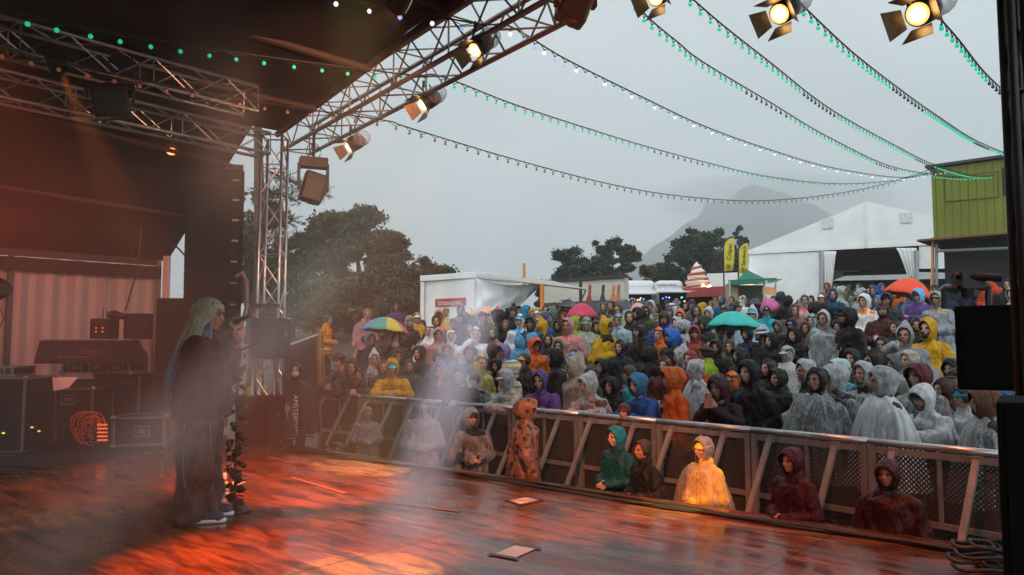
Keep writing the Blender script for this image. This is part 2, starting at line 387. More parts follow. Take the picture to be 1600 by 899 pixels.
# front truss with the lamps
FT0 = at(462, 262, 11.6); FT1 = at(850, -22, 6.75)
FT1.z = FT0.z = 4.42
dirn = (FT1 - FT0).normalized(); FT1 = FT0 + dirn * ((FT1 - FT0).length + .3)
rust = mat('shade_tinted_truss', (.30, .27, .25), .4, .7, var=.2)  # no rust: a darker copy of the aluminium, shade put into its colour
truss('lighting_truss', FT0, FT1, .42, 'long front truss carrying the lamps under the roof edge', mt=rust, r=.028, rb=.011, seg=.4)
FR = [Vector((.75, 6.3, 4.75)), Vector((2.0, 3.3, 4.75))]
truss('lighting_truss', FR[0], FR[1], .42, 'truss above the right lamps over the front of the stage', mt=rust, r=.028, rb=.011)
# right PA tower
tw = at(1611, 600, 3.9)
truss('truss_tower', (tw.x, tw.y, 0), (tw.x, tw.y, 5.2), .07, 'slim dark tower at the right end of the stage', mt=steel_dark, r=.022, rb=.008)
for dx in (.10,):
    pass

# ------------------------------------------------------------------ roof and walls
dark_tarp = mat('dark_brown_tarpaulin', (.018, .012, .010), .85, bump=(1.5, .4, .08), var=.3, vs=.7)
def sheet(name, quad, mt, nu=14, nv=14, sag=.0, th=.01, seed=0, label=None, cat=None, amp=.03, kind=None, parent=None):
    a, b, c, d = [Vector(p) for p in quad]; q = MB(); vs = []
    nrm = (b - a).cross(d - a).normalized()
    for j in range(nv + 1):
        for i in range(nu + 1):
            u, v_ = i / nu, j / nv
            p = a.lerp(b, u).lerp(d.lerp(c, u), v_)
            k = math.sin(math.pi * u) * math.sin(math.pi * v_)
            p = p + nrm * (sag * k + amp * (.25 + .75 * k) * noise.noise(Vector((u * 9 + seed, v_ * 9, seed))))
            vs.append(p)
    n = nu + 1; q.add(vs, [(j * n + i, j * n + i + 1, (j + 1) * n + i + 1, (j + 1) * n + i) for j in range(nv) for i in range(nu)])
    me = bake(q.mesh('t', [mt]), [('SOLIDIFY', dict(thickness=th, offset=0))], name)
    me.polygons.foreach_set('use_smooth', [True] * len(me.polygons))
    o = link(name, me, parent)
    if label: tag(o, label, cat)
    if kind: tag(o, kind=kind)
    return o
# roof: front edge just behind the front truss
RF0 = at(440, 262, 12.1); RF0.z = 4.3
RF1 = FT0 + dirn * 9.0; RF1.z = 4.75
n2 = Vector((dirn.y, -dirn.x, 0));
if n2.y > 0: n2 = -n2
RF0 = FT0 + dirn * (-.2) + n2 * .22; RF0.z = 4.55
RF1 = FT1 + dirn * .35 + n2 * .22; RF1.z = 4.85
RC = Vector((6.4, 5.4, 4.95)); RB0 = SL(-3.6, -9.5, 4.9); RB1 = SL(5.0, -11, 6.0); RB2 = SL(14, -11, 5.2)
rid = []
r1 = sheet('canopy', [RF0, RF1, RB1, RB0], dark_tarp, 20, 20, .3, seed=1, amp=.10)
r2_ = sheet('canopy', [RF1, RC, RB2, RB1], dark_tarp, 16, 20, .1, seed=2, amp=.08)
ed = MB(); ed.path([RF0 + Vector((0, 0, -.06)), RF1 + Vector((0, 0, -.06))], .05); 
hem = ed.build('edge_beam', mat('edge_beam', (.055, .035, .025), .7))
ribs = []
for a_, b_ in ((.22, .16), (.46, .42), (.72, .68)):
    pa = RF0.lerp(RF1, a_) ; pb = RB0.lerp(RB1, b_); 
    q = MB(); q.path([pa.lerp(pb, k / 8) + Vector((0, 0, -.1 + .42 * math.sin(math.pi * k / 8) * 0)) for k in range(9)], .045)
    ribs.append(q.build('roof_beam', mat('edge_beam')))
for v_ in (.3, .6):
    pa = RF0.lerp(RB0, v_); pb = RF1.lerp(RB1, v_)
    ribs.append(MB().path([pa + Vector((0, 0, -.12)), pb + Vector((0, 0, -.12))], .04).build('roof_beam', mat('edge_beam')))
group_thing('stage_roof', RF0, [r1, r2_, hem] + ribs, 'dark brown tarpaulin roof over the whole stage', 'roof')
# wing tent on the left with striped side wall
W0 = at(-230, 372, 10.2); W1 = at(247, 409, 13.0); W1.z = W0.z = 2.72
wd_ = (W1 - W0).normalized()
stripe = bpy.data.materials.new('striped_tent_wall'); stripe.use_nodes = True
t = stripe.node_tree; b = t.nodes['Principled BSDF']; co = N(t, 'ShaderNodeTexCoord'); sp = N(t, 'ShaderNodeSeparateXYZ'); t.links.new(co.outputs['UV'], sp.inputs[0])
pp = N(t, 'ShaderNodeMath', operation='PINGPONG'); pp.inputs[1].default_value = .5; t.links.new(sp.outputs['X'], pp.inputs[0])
rr = N(t, 'ShaderNodeValToRGB'); t.links.new(pp.outputs[0], rr.inputs[0]); rr.color_ramp.elements[0].position = .22; rr.color_ramp.elements[0].color = (.46, .43, .38, 1); rr.color_ramp.elements[1].position = .26; rr.color_ramp.elements[1].color = (.34, .325, .31, 1)
t.links.new(rr.outputs[0], b.inputs['Base Color']); b.inputs['Roughness'].default_value = .6
tl = N(t, 'ShaderNodeBsdfTranslucent'); t.links.new(rr.outputs[0], tl.inputs[0]); ms = N(t, 'ShaderNodeMixShader'); ms.inputs[0].default_value = .12
t.links.new(b.outputs[0], ms.inputs[1]); t.links.new(tl.outputs[0], ms.inputs[2]); t.links.new(ms.outputs[0], t.nodes['Material Output'].inputs[0])
def striped_wall(p0, p1, z0, z1, per, label):
    L = (p1 - p0).length; n = 120; q = MB(); d = (p1 - p0).normalized(); nr = Vector((d.y, -d.x, 0)); vs = []
    for j in range(9):
        for i in range(n + 1):
            p = p0 + d * (L * i / n); z = z0 + (z1 - z0) * j / 8
            off = .025 * math.sin(i * .55) + .05 * noise.noise(Vector((i * .2, j * .5, 3)))
            vs.append((p.x + nr.x * off, p.y + nr.y * off, z))
    q.add(vs, [(j * (n + 1) + i, j * (n + 1) + i + 1, (j + 1) * (n + 1) + i + 1, (j + 1) * (n + 1) + i) for j in range(8) for i in range(n)])
    me = q.mesh('tent_wall', [stripe], True); uv = me.uv_layers.new(name='uv')
    for l in me.loops:
        v_ = me.vertices[l.vertex_index].co; uv.data[l.index].uv = ((Vector((v_.x, v_.y, 0)) - Vector((p0.x, p0.y, 0))).dot(d) / per, v_.z)
    return link('tent_wall', me)
swall = striped_wall(Vector((W0.x, W0.y, 0)), Vector((W1.x, W1.y, 0)), -.55, 2.62, .21, '')
pole_b = mat('tent_pole', (.30, .28, .27), .4, .5)
parts = [swall]
for k in (.46, 1.0):
    p = W0.lerp(W1, k); parts.append(MB().box((p.x + EN.x * .0 + .04, p.y - .06, 1.0), (.07, .07, 3.4), SA).build('pole', steel_dark if k < .9 else pole_b))
q = MB(); q.box(((W0.x + W1.x) / 2, (W0.y + W1.y) / 2, 2.68), ((W1 - W0).length, .10, .10), math.atan2(wd_.y, wd_.x)); parts.append(q.build('eave_beam', mat('edge_beam')))
q = MB(); q.box(((W0.x + W1.x) / 2 + .1, (W0.y + W1.y) / 2 - .1, 2.50), ((W1 - W0).length, .03, .20), math.atan2(wd_.y, wd_.x)); parts.append(q.build('valance', dark_tarp))
wa = W0.copy(); wb = W1 + wd_ * .15; U0 = SL(.6, -9.5, 5.15); U1 = SL(-.35, -.02, 4.72)
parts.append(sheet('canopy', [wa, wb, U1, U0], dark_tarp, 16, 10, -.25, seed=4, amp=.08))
for k in (.36, .7):
    a_ = wa.lerp(U0, k); b_ = wb.lerp(U1, k); parts.append(MB().path([a_ + Vector((0, 0, -.12)), b_ + Vector((0, 0, -.12))], .035).build('roof_beam', mat('edge_beam')))
group_thing('wing_tent', (W1.x, W1.y, -.5), parts, 'side tent with grey and white striped wall behind the stage gear', 'tent')
# black back curtain far upstage, outside the frame, so the stage is enclosed as a real one is
bc = MB(); 
for (p, q_) in ((SL(-.6, -10.6), SL(12.5, -10.9)),):
    L = (q_ - p).length; d = (q_ - p).normalized(); nr = Vector((d.y, -d.x, 0)); vs = []; n = 80
    for j in range(2):
        for i in range(n + 1): vs.append(p + d * L * i / n + nr * .08 * math.sin(i * 1.7) + Vector((0, 0, -.0 + 6.0 * j)))
    bc.add(vs, [(i, i + 1, n + 2 + i, n + 1 + i) for i in range(n)])
tag(bc.build('back_curtain', blackfab, smooth=True), 'black pleated curtain hanging along the back of the stage', 'curtain')
# ------------------------------------------------------------------ people: bodies, garments, heads (each kind built once, meshes shared)
def V(*a): return Vector(a)
POSE = {
 'down':   dict(el=(.245, .04, 1.13), wr=(.262, -.03, .88)),
 'pocket': dict(el=(.285, .06, 1.14), wr=(.19, -.13, .97)),
 'clasp':  dict(el=(.262, .02, 1.12), wr=(.055, -.235, 1.09)),
 'cup':    dict(el=(.262, .02, 1.12), wr=(.12, -.26, 1.16), el2=(.245, .04, 1.13), wr2=(.25, -.04, .9)),
 'phone':  dict(el=(.25, -.06, 1.16), wr=(.07, -.30, 1.40), el2=(.25, -.04, 1.14), wr2=(.06, -.27, 1.33)),
 'drink':  dict(el=(.29, -.10, 1.30), wr=(.09, -.235, 1.50), el2=(.245, .04, 1.13), wr2=(.25, -.04, .9)),
 'cross':  dict(el=(.255, -.05, 1.16), wr=(-.09, -.21, 1.2)),
 'lean':   dict(el=(.26, -.30, 1.14), wr=(.07, -.47, 1.17), lean=1),
 'leanp':  dict(el=(.24, -.26, 1.16), wr=(.05, -.42, 1.32), lean=1),
}
def joints(pose):
    pn_, _, dz = pose.partition(':'); dz = float(dz or 0) / 100
    j = joints0(pn_)
    if dz:
        o = V(0, 0, -dz); j['dz'] = dz
        for k in ('sh', 'ne', 'hd', 'pe', 'ch'): j[k] = j[k] + o
        j['arms'] = [tuple(v + o for v in a) for a in j['arms']]
    else: j['dz'] = 0
    return j
def joints0(pose):
    p = POSE[pose]; ln = p.get('lean')
    if ln: j = dict(sh=V(.185, -.15, 1.31), ne=V(0, -.16, 1.36), hd=V(0, -.235, 1.565), pe=V(0, .16, .93), ch=V(0, -.06, 1.18), pitch=.2)
    else: j = dict(sh=V(.185, .01, 1.39), ne=V(0, .01, 1.45), hd=V(0, -.02, 1.645), pe=V(0, .02, .95), ch=V(0, .02, 1.25), pitch=0)
    j['arms'] = []
    for s in (1, -1):
        el = p['el2'] if (s == 1 and 'el2' in p) else p['el']; wr = p['wr2'] if (s == 1 and 'wr2' in p) else p['wr']
        m = lambda v: V(v[0] * s, v[1], v[2])
        j['arms'].append((m(j['sh']), m(el), m(wr)))
    if pose == 'cross': j['arms'][0] = (j['arms'][0][0], j['arms'][0][1], j['arms'][0][2] + V(0, -.04, .05))
    return j
def cap_(q, a, b, ra, rb):
    a = Vector(a); b = Vector(b); q.tube(a, b, ra, rb, n=12); q.ell(a, (ra,) * 3, 12, 8); q.ell(b, (rb,) * 3, 12, 8)
def headprims(q, hc, pitch=0, sc=1):
    M = Matrix.Rotation(pitch, 4, 'X')
    def e(c, r): q.ell(hc + (M @ V(*c)), r, 14, 10, M=M)
    e((0, .005, .03), (.074, .092, .085)); e((0, -.018, -.035), (.058, .072, .078)); e((0, -.055, -.088), (.028, .026, .022))
    e((0, -.096, -.012), (.012, .022, .03)); e((0, -.107, -.028), (.015, .016, .012))
    e((0, -.078, .022), (.055, .02, .012)); e((.037, -.068, -.03), (.022, .018, .02)); e((-.037, -.068, -.03), (.022, .018, .02))
    e((0, -.089, -.061), (.022, .012, .012))
    e((.076, .012, -.008), (.011, .02, .03)); e((-.076, .012, -.008), (.011, .02, .03))
def facebits(q, hc, pitch):
    M = Matrix.Rotation(pitch, 4, 'X')
    def e(c, r, mi, n=8): q.ell(hc + (M @ V(*c)), r, n, 6, mi, M=M)
    for s in (1, -1):
        e((.031 * s, -.0815, .0), (.012, .007, .0055), 2); e((.031 * s, -.0885, .0), (.006, .004, .0065), 1)
        e((.032 * s, -.0925, .021), (.018, .006, .0045), 1); e((.031 * s, -.087, .008), (.015, .006, .003), 1)
    e((0, -.1005, -.0585), (.021, .005, .0042), 3); e((0, -.0995, -.066), (.018, .005, .004), 3)
    e((0, -.103, -.0622), (.019, .003, .0014), 1)
def hand(q, wr, d, palm_n, curl=.7, mi=0, side=1):
    """palm and five fingers from the wrist along d; palm_n is the palm's outward side; the thumb leaves the palm's side"""
    d = d.normalized(); pn = (palm_n - d * palm_n.dot(d)).normalized(); s = d.cross(pn).normalized() * side
    M = Matrix((s, pn, d)).transposed().to_4x4()
    q.ell(wr + d * .045, (.040, .015, .052), 12, 8, mi, M=M); q.tube(wr - d * .03, wr + d * .02, .024, .026, 8, mi)
    for k, (off, ln) in enumerate(((-.030, .062), (-.010, .073), (.010, .069), (.029, .054))):
        a = wr + d * .082 + s * off; dd = d; r = .0088
        for seg in range(3):
            ang = curl * (.55 + .35 * seg); dd = (dd * math.cos(ang) + pn * math.sin(ang)).normalized()
            b_ = a + dd * (ln * (.46, .32, .24)[seg]); q.tube(a, b_, r, r * .92, 7, mi); q.ell(b_, (r * .95,) * 3, 7, 5, mi); a = b_; r *= .92
    a = wr + d * .02 - s * .030; t1 = (-s * .75 + d * .75 + pn * .35).normalized(); b_ = a + t1 * .042; q.tube(a, b_, .0125, .011, 8, mi); q.ell(b_, (.011,) * 3, 8, 6, mi)
    t2 = (d * .8 + pn * .6 - s * .1).normalized(); c_ = b_ + t2 * .034; q.tube(b_, c_, .0105, .009, 8, mi); q.ell(c_, (.009,) * 3, 8, 6, mi)
def mesh_to_mb(me, q, mi=0):
    q.add([v.co.copy() for v in me.vertices], [tuple(p.vertices) for p in me.polygons], mi)
def legs(s, dz):
    if dz > .3: return V(.09 * s, .05, .92 - dz), V(.15 * s, -.30, 1.0 - dz), V(.12 * s, -.06, .09)
    return V(.088 * s, .02, .92 - dz), V(.1 * s, 0, (.92 - dz) * .54), V(.1 * s, .03, .09)
_body = {}
def body_mesh(pose, vox=.0105):
    if pose in _body: return _body[pose]
    j = joints(pose); q = MB()
    headprims(q, j['hd'], j['pitch']); cap_(q, j['ne'], j['hd'] + V(0, .015, -.05), .056, .05)
    for (sh, el, wr) in j['arms']:
        cap_(q, sh + V(0, 0, -.02), el, .034, .032); cap_(q, el, wr, .032, .025); cap_(q, j['ne'] + V(0, 0, -.045), sh + V(0, 0, -.02), .05, .034)
    rings = []
    for t_, rx, ry in ((0, .12, .08), (.25, .14, .09), (.5, .13, .09), (.8, .14, .10), (1, .14, .10)):
        top = j['ne'] + V(0, .0, -.06); c_ = top.lerp(j['ch'], min(1, t_ * 2)) if t_ <= .5 else j['ch'].lerp(j['pe'], (t_ - .5) * 2)
        rings.append([c_ + V(rx * math.cos(a * math.pi / 8), ry * math.sin(a * math.pi / 8), 0) for a in range(16)])
    q.loft(rings)
    for s in (1, -1):
        hp, kn, an = legs(s, j['dz']); cap_(q, hp, kn, .085, .058); cap_(q, kn, an, .056, .04)
        cap_(q, an + V(0, .01, -.04), an + V(.015 * s, -.16, -.055), .042, .034)
    me = voxel(q, vox, 2); z = MB(); mesh_to_mb(me, z)
    facebits(z, j['hd'], j['pitch'])
    for i, (sh, el, wr) in enumerate(j['arms']):
        sgn = 1 if i == 0 else -1; d = (wr - el)
        if pose.split(':')[0] in ('phone', 'leanp'): hand(z, wr, V(-sgn * .25, .0, 1), V(-sgn * .9, .35, 0), .6, side=1)
        elif pose.split(':')[0] in ('cup', 'drink') and i == 1: hand(z, wr, V(.55, -.6, .15), V(.65, .6, 0), .75, side=-1)
        elif pose.split(':')[0] in ('clasp', 'lean'): hand(z, wr, V(-sgn * .8, -.45, -.08), V(-sgn * .3, .7, -.5), .65, side=sgn)
        else: hand(z, wr, d, V(-sgn, 0, 0) if abs(d.z) > .1 else V(0, .5, -1), .35, side=sgn)
    _body[pose] = z.mesh('person', [skin, brow, eyew, lips], True); return _body[pose]
_gar = {}
def garment(pose, kind):
    """jacket: to the hip; coat: loose, to the knee; under: a slim dark jacket under a clear coat"""
    k_ = (pose, kind)
    if k_ in _gar: return _gar[k_]
    if ':' in pose:
        b0, d0 = pose.split(':'); me = garment(b0, kind).copy(); me.transform(Matrix.Translation((0, 0, -float(d0) / 100)))
        for v in me.vertices: v.co.z = max(v.co.z, .015)
        _gar[k_] = me; return me
    j = joints(pose); q = MB(); o = dict(jacket=0, coat=.028, under=-.014)[kind]; vox = .0125
    for (sh, el, wr) in j['arms']:
        w2 = el.lerp(wr, .97); cap_(q, sh + V(-.02 if sh.x > 0 else .02, 0, -.02) * (1 if kind == 'coat' else 0), el, .066 + o * .7, .060 + o); cap_(q, el, w2, .062 + o, .043 + o * .8)
        cap_(q, j['ne'] + V(0, .01, -.035), sh + V(0, 0, -.005 - o * .9), .080 + o * .5, .064 + o * .4)
    rings = []; hem = dict(jacket=.80, coat=.50, under=.82)[kind]
    base = j['pe'].copy()
    seq = [(j['ne'] + V(0, .005, -.03), .125, .10), (j['ne'].lerp(j['ch'], .3), .19 + o, .125 + o), (j['ne'].lerp(j['ch'], .65), .205 + o, .138 + o), (j['ch'], .203 + o, .140 + o),
           (j['ch'].lerp(base, .6), .205 + o, .145 + o), (V(base.x, base.y, .93), .215 + o, .155 + o), (V(base.x, base.y - .0, .80), .225 + o, .16 + o)]
    if kind == 'coat': seq += [(V(0, base.y, .65), .265 + o, .195 + o), (V(0, base.y, hem), .29 + o, .215 + o)]
    for c_, rx, ry in seq: rings.append([c_ + V(rx * math.cos(a * math.pi / 12), ry * math.sin(a * math.pi / 12), 0) for a in range(24)])
    q.loft(rings)
    cap_(q, j['ne'] + V(0, .0, -.02), j['ne'] + V(0, -.0, .045), .078, .070)
    me = voxel(q, vox, 3, kind, [fabric]); wrinkle(me, dict(jacket=.03, coat=.036, under=.008)[kind], 7, seed=len(_gar), zs=.6)
    if kind == 'jacket': wrinkle(me, .014, 17, seed=5 + len(_gar), zs=.7)
    if kind == 'coat': wrinkle(me, .018, 16, seed=9 + len(_gar), zs=.35)
    _gar[k_] = me; return me
def poncho_mesh(seed=0, ln=.72, dz=0):
    k_ = ('poncho', seed, ln, dz)
    if k_ in _gar: return _gar[k_]
    if dz:
        me = poncho_mesh(seed, ln).copy(); me.transform(Matrix.Translation((0, 0, -dz)))
        for v in me.vertices: v.co.z = max(v.co.z, .015)
        _gar[k_] = me; return me
    q = MB(); rings = []; n = 96; r0 = random.Random(seed); ph = [r0.uniform(0, 6.28) for _ in range(5)]
    for z, rx, ry, fo in ((1.50, .085, .085, 0), (1.47, .12, .105, .002), (1.44, .20, .13, .004), (1.38, .275, .175, .006), (1.25, .322, .215, .010), (1.08, .352, .26, .018), (.9, .37, .285, .026), (.72, .375, .29, .036), (ln - .08, .39, .305, .042)):
        rg = []
        for i in range(n):
            a = 2 * math.pi * i / n
            f = fo * (math.sin(7 * a + ph[0] + z) + .7 * math.sin(13 * a + ph[1] - 2 * z) + .5 * math.sin(21 * a + ph[2] + 3 * z)) 
            rg.append(V((rx + f) * math.cos(a), (ry + f) * math.sin(a) - .02, z + .012 * math.sin(5 * a + ph[3])))
        rings.append(rg)
    q.loft(rings, cap=False); me = bake(q.mesh('t', [fabric]), [('SUBSURF', dict(levels=1, render_levels=1))], 'poncho')
    wrinkle(me, .02, 9, seed=seed, zs=.3); me.polygons.foreach_set('use_smooth', [True] * len(me.polygons)); _gar[k_] = me; return me
def trousers_mesh(dz=0):
    if ('tr', dz) in _gar: return _gar[('tr', dz)]
    q = MB(); pe = V(0, .02, .95)
    q.loft([[V(rx * math.cos(a * math.pi / 8), .02 + ry * math.sin(a * math.pi / 8), z - dz) for a in range(16)] for z, rx, ry in ((1.06, .165, .115), (.95, .182, .13), (.86, .18, .13))])
    for s in (1, -1):
        hp, kn, an = legs(s, dz); cap_(q, hp, kn, .098, .078); cap_(q, kn, an + V(0, 0, .04), .077, .066)
    me = voxel(q, .016, 2, 'trousers', [cloth]); wrinkle(me, .012, 10, 3); _gar[('tr', dz)] = me; return me
def shoe_mesh():
    if 'sh' in _gar: return _gar['sh']
    q = MB(); cap_(q, V(0, .05, .05), V(.01, -.14, .04), .05, .045); cap_(q, V(0, .04, .06), V(0, .035, .12), .047, .05); me = voxel(q, .012, 1, 'shoe', [cloth])
    for v in me.vertices: v.co.z = max(v.co.z, .0)
    _gar['sh'] = me; return me
def hood_mesh(style, seed=0):
    """head-centred cloth hood; the opening faces -y. styles: snug, loose, peak, deep, droop"""
    k_ = ('hood', style, seed)
    if k_ in _gar: return _gar[k_]
    P = dict(snug=(.093, .122, .122, 48, 0, 0), loose=(.104, .134, .138, 50, 0, .012), peak=(.101, .138, .132, 48, .085, .0), deep=(.105, .156, .132, 50, .0, .02), droop=(.102, .154, .130, 45, .045, .03))[style]
    rx, ry, rz, th, pk, fw = P; q = MB(); n, m = 40, 18; vs = []; off = V(seed * 2.3, seed, 5)
    for j in range(m + 1):
        for i in range(n):
            ph = 2 * math.pi * i / n; up = math.sin(ph)
            t0 = R(th) * (1 - .16 * max(0, up) + .12 * max(0, -up)); t = t0 + (math.pi - t0) * j / m
            d = V(math.sin(t) * math.cos(ph), -math.cos(t), math.sin(t) * math.sin(ph))
            p = V(d.x * rx, d.y * ry + .012, d.z * rz + .012)
            if j <= 3: p.y -= fw * (1 - j / 4) * (1 if up > 0 else .3)
            if pk: 
                w_ = max(0, d.dot(V(0, .45, .89))) ** 10; p += V(0, .35, 1.0) * pk * w_
            k = max(0, (-.055 - p.z) / .085)
            if k > 0:
                p.x *= 1 + .20 * k; p.y = .012 + (p.y - .012) * (1 + .12 * k) ; p.z = -.055 - .145 * min(k, 1.15)
            p += d * .016 * noise.noise(V(p.x * 14, p.y * 14, p.z * 9) + off) * (1 if j > 1 else .4)
            p += d * .011 * noise.noise(V(p.x * 34, p.y * 34, p.z * 20) + off)
            vs.append(p)
    q.add(vs, [(j * n + i, j * n + (i + 1) % n, (j + 1) * n + (i + 1) % n, (j + 1) * n + i) for j in range(m) for i in range(n)])
    me = bake(q.mesh('t', [fabric]), [('SOLIDIFY', dict(thickness=.007, offset=0)), ('SUBSURF', dict(levels=1, render_levels=1))], 'hood')
    me.polygons.foreach_set('use_smooth', [True] * len(me.polygons)); _gar[k_] = me; return me
def dome(q, rx, ry, rz, z0, n=24, m=7, c=V(0, .004, 0), cut=0.0, mi=0):
    rings = []
    for j in range(m + 1):
        t = (math.pi / 2) * j / m
        rings.append([c + V(rx * math.cos(t) * math.cos(2 * math.pi * i / n), ry * math.cos(t) * math.sin(2 * math.pi * i / n), z0 + rz * math.sin(t) - cut * math.sin(2 * math.pi * i / n) * math.cos(t)) for i in range(n)])
    rings[-1] = [rings[-1][0] * .02 + (c + V(0, 0, z0 + rz)) * .98 + V(.004 * math.cos(i * 2 * math.pi / n), .004 * math.sin(i * 2 * math.pi / n), 0) for i in range(n)]
    q.loft(rings, mi)
def hat_mesh(k):
    if ('hat', k) in _gar: return _gar[('hat', k)]
    q = MB()
    if k in ('cap', 'capback'):
        dome(q, .086, .104, .088, .035)
        vs = []; n = 14
        for j in range(6):
            for i in range(n + 1):
                a = math.pi + math.pi * i / n; rr = j / 5
                x = .074 * math.cos(a) * (1 - .06 * rr); y = -.055 + (.045 + .062 * rr) * math.sin(a); z = .047 - .016 * rr - 1.6 * x * x
                vs.append(V(x, y, z))
        q.add(vs + [v - V(0, 0, .006) for v in vs], [(j * (n + 1) + i, j * (n + 1) + i + 1, (j + 1) * (n + 1) + i + 1, (j + 1) * (n + 1) + i) for j in range(5) for i in range(n)] + [(6 * (n + 1) + j * (n + 1) + i, 6 * (n + 1) + (j + 1) * (n + 1) + i, 6 * (n + 1) + (j + 1) * (n + 1) + i + 1, 6 * (n + 1) + j * (n + 1) + i + 1) for j in range(5) for i in range(n)]
              + [(5 * (n + 1) + i, 5 * (n + 1) + i + 1, 11 * (n + 1) + i + 1, 11 * (n + 1) + i) for i in range(n)])
        q.ell((0, .004, .125), (.01, .01, .006), 8, 6)
    elif k == 'beanie':
        dome(q, .086, .106, .105, .025, cut=-.012); n = 24
        q.loft([[V(r_ * .087 * math.cos(2 * math.pi * i / n), .004 + r_ * .107 * math.sin(2 * math.pi * i / n), z + .012 * math.sin(2 * math.pi * i / n)) for i in range(n)] for z, r_ in ((.012, .96), (.014, 1.05), (.05, 1.06), (.052, .97))])
    elif k in ('bucket', 'brim', 'fedora'):
        dome(q, .088, .106, .088, .05); n = 36
        br, dz = dict(bucket=(.045, -.04), brim=(.085, .006), fedora=(.06, .008))[k]
        rings = []
        for t_, dz2 in ((0, 0), (1, 0), (1, -.006), (0, -.006)):
            rings.append([V((.087 + br * t_) * math.cos(2 * math.pi * i / n), .004 + (.105 + br * t_) * math.sin(2 * math.pi * i / n), .052 + dz * t_ + dz2 + (.022 * t_ * abs(math.cos(2 * math.pi * i / n)) ** 2 if k != 'bucket' else 0)) for i in range(n)])
        q.loft(rings, cap=False)
        if k != 'bucket': q.loft([[V(.089 * r_ * math.cos(2 * math.pi * i / n), .004 + .107 * r_ * math.sin(2 * math.pi * i / n), z) for i in range(n)] for z, r_ in ((.052, 1.0), (.054, 1.03), (.078, 1.0), (.08, .97))])
    me = q.mesh(k, [cloth], True); me = bake(me, [('SUBSURF', dict(levels=1, render_levels=1))], k); me.polygons.foreach_set('use_smooth', [True] * len(me.polygons))
    _gar[('hat', k)] = me; return me
def hair_mesh(k, seed=0):
    if ('hair', k) in _gar: return _gar[('hair', k)]
    q = MB(); n, m = 44, 16; vs = []
    for j in range(m + 1):
        for i in range(n):
            ph = 2 * math.pi * i / n; up = math.sin(ph); t0 = R(52) * (1 - .35 * max(0, up) + .55 * max(0, -up)); t = t0 + (math.pi - t0) * j / m
            d = V(math.sin(t) * math.cos(ph), -math.cos(t), math.sin(t) * math.sin(ph))
            p = V(d.x * .088, d.y * .108 + .006, d.z * .108 + .022)
            if k == 'long':
                kk = max(0, (-.01 - p.z) / .08)
                if kk > 0: p.z = -.01 - .30 * kk * (1 + .08 * math.sin(i * 3)); p.x *= 1 + .30 * min(kk, 1); p.y = max(p.y, -.06) * (1 + .1 * kk)
            else: p.z = max(p.z, -.06)
            p += d * (.004 * math.sin(i * 5.1) + .004 * noise.noise(p * 40)); vs.append(p)
    q.add(vs, [(j * n + i, j * n + (i + 1) % n, (j + 1) * n + (i + 1) % n, (j + 1) * n + i) for j in range(m) for i in range(n)])
    me = bake(q.mesh('t', [hairm]), [('SOLIDIFY', dict(thickness=.008, offset=0))], 'hair'); me.polygons.foreach_set('use_smooth', [True] * len(me.polygons))
    _gar[('hair', k)] = me; return me
def beard_mesh(long=False):
    k_ = ('beard', long)
    if k_ in _gar: return _gar[k_]
    q = MB(); q.ell((0, -.045, -.085), (.055, .058, .032), 16, 8); q.ell((.045, -.03, -.06), (.02, .04, .035), 10, 8); q.ell((-.045, -.03, -.06), (.02, .04, .035), 10, 8); q.ell((0, -.105, -.05), (.026, .008, .007), 10, 6)
    if long: q.loft([[V(r_ * math.cos(a * .52), -.07 + r_ * .5 * math.sin(a * .52), z) for a in range(12)] for z, r_ in ((-.08, .05), (-.16, .055), (-.24, .04), (-.30, .012))])
    me = voxel(q, .008, 2, 'beard', [hairm]); wrinkle(me, .008, 40, 2); _gar[k_] = me; return me
def glasses_mesh():
    if 'gl' in _gar: return _gar['gl']
    q = MB()
    for s in (1, -1):
        q.path([V(s * .033 + .024 * math.cos(a * .6283), -.106, .0 + .018 * math.sin(a * .6283)) for a in range(11)], .002, 5)
        q.tube((s * .057, -.104, .005), (s * .078, .0, .005), .0018, n=5)
    q.tube((-.01, -.106, .004), (.01, -.106, .004), .0018, n=5)
    _gar['gl'] = q.mesh('glasses', [blackm]); return _gar['gl']
def strap_mesh():
    if 'st' in _gar: return _gar['st']
    q = MB(); 
    for s in (1, -1): q.path([V(s * .12, .165, 1.40), V(s * .125, .02, 1.50), V(s * .13, -.13, 1.40), V(s * .145, -.165, 1.25), V(s * .17, -.12, 1.12)], .016, 6)
    _gar['st'] = q.mesh('backpack_straps', [blackfab], True); return _gar['st']
def cstrap_mesh():
    if 'cs' in _gar: return _gar['cs']
    q = MB(); q.path([V(-.16, .16, 1.42), V(-.11, .02, 1.515), V(-.02, -.165, 1.32), V(.12, -.18, 1.13), V(.215, -.08, 1.0), V(.16, .14, 1.1), V(-.02, .19, 1.3), V(-.14, .17, 1.41)], .012, 6)
    _gar['cs'] = q.mesh('shoulder_strap', [cloth], True); return _gar['cs']

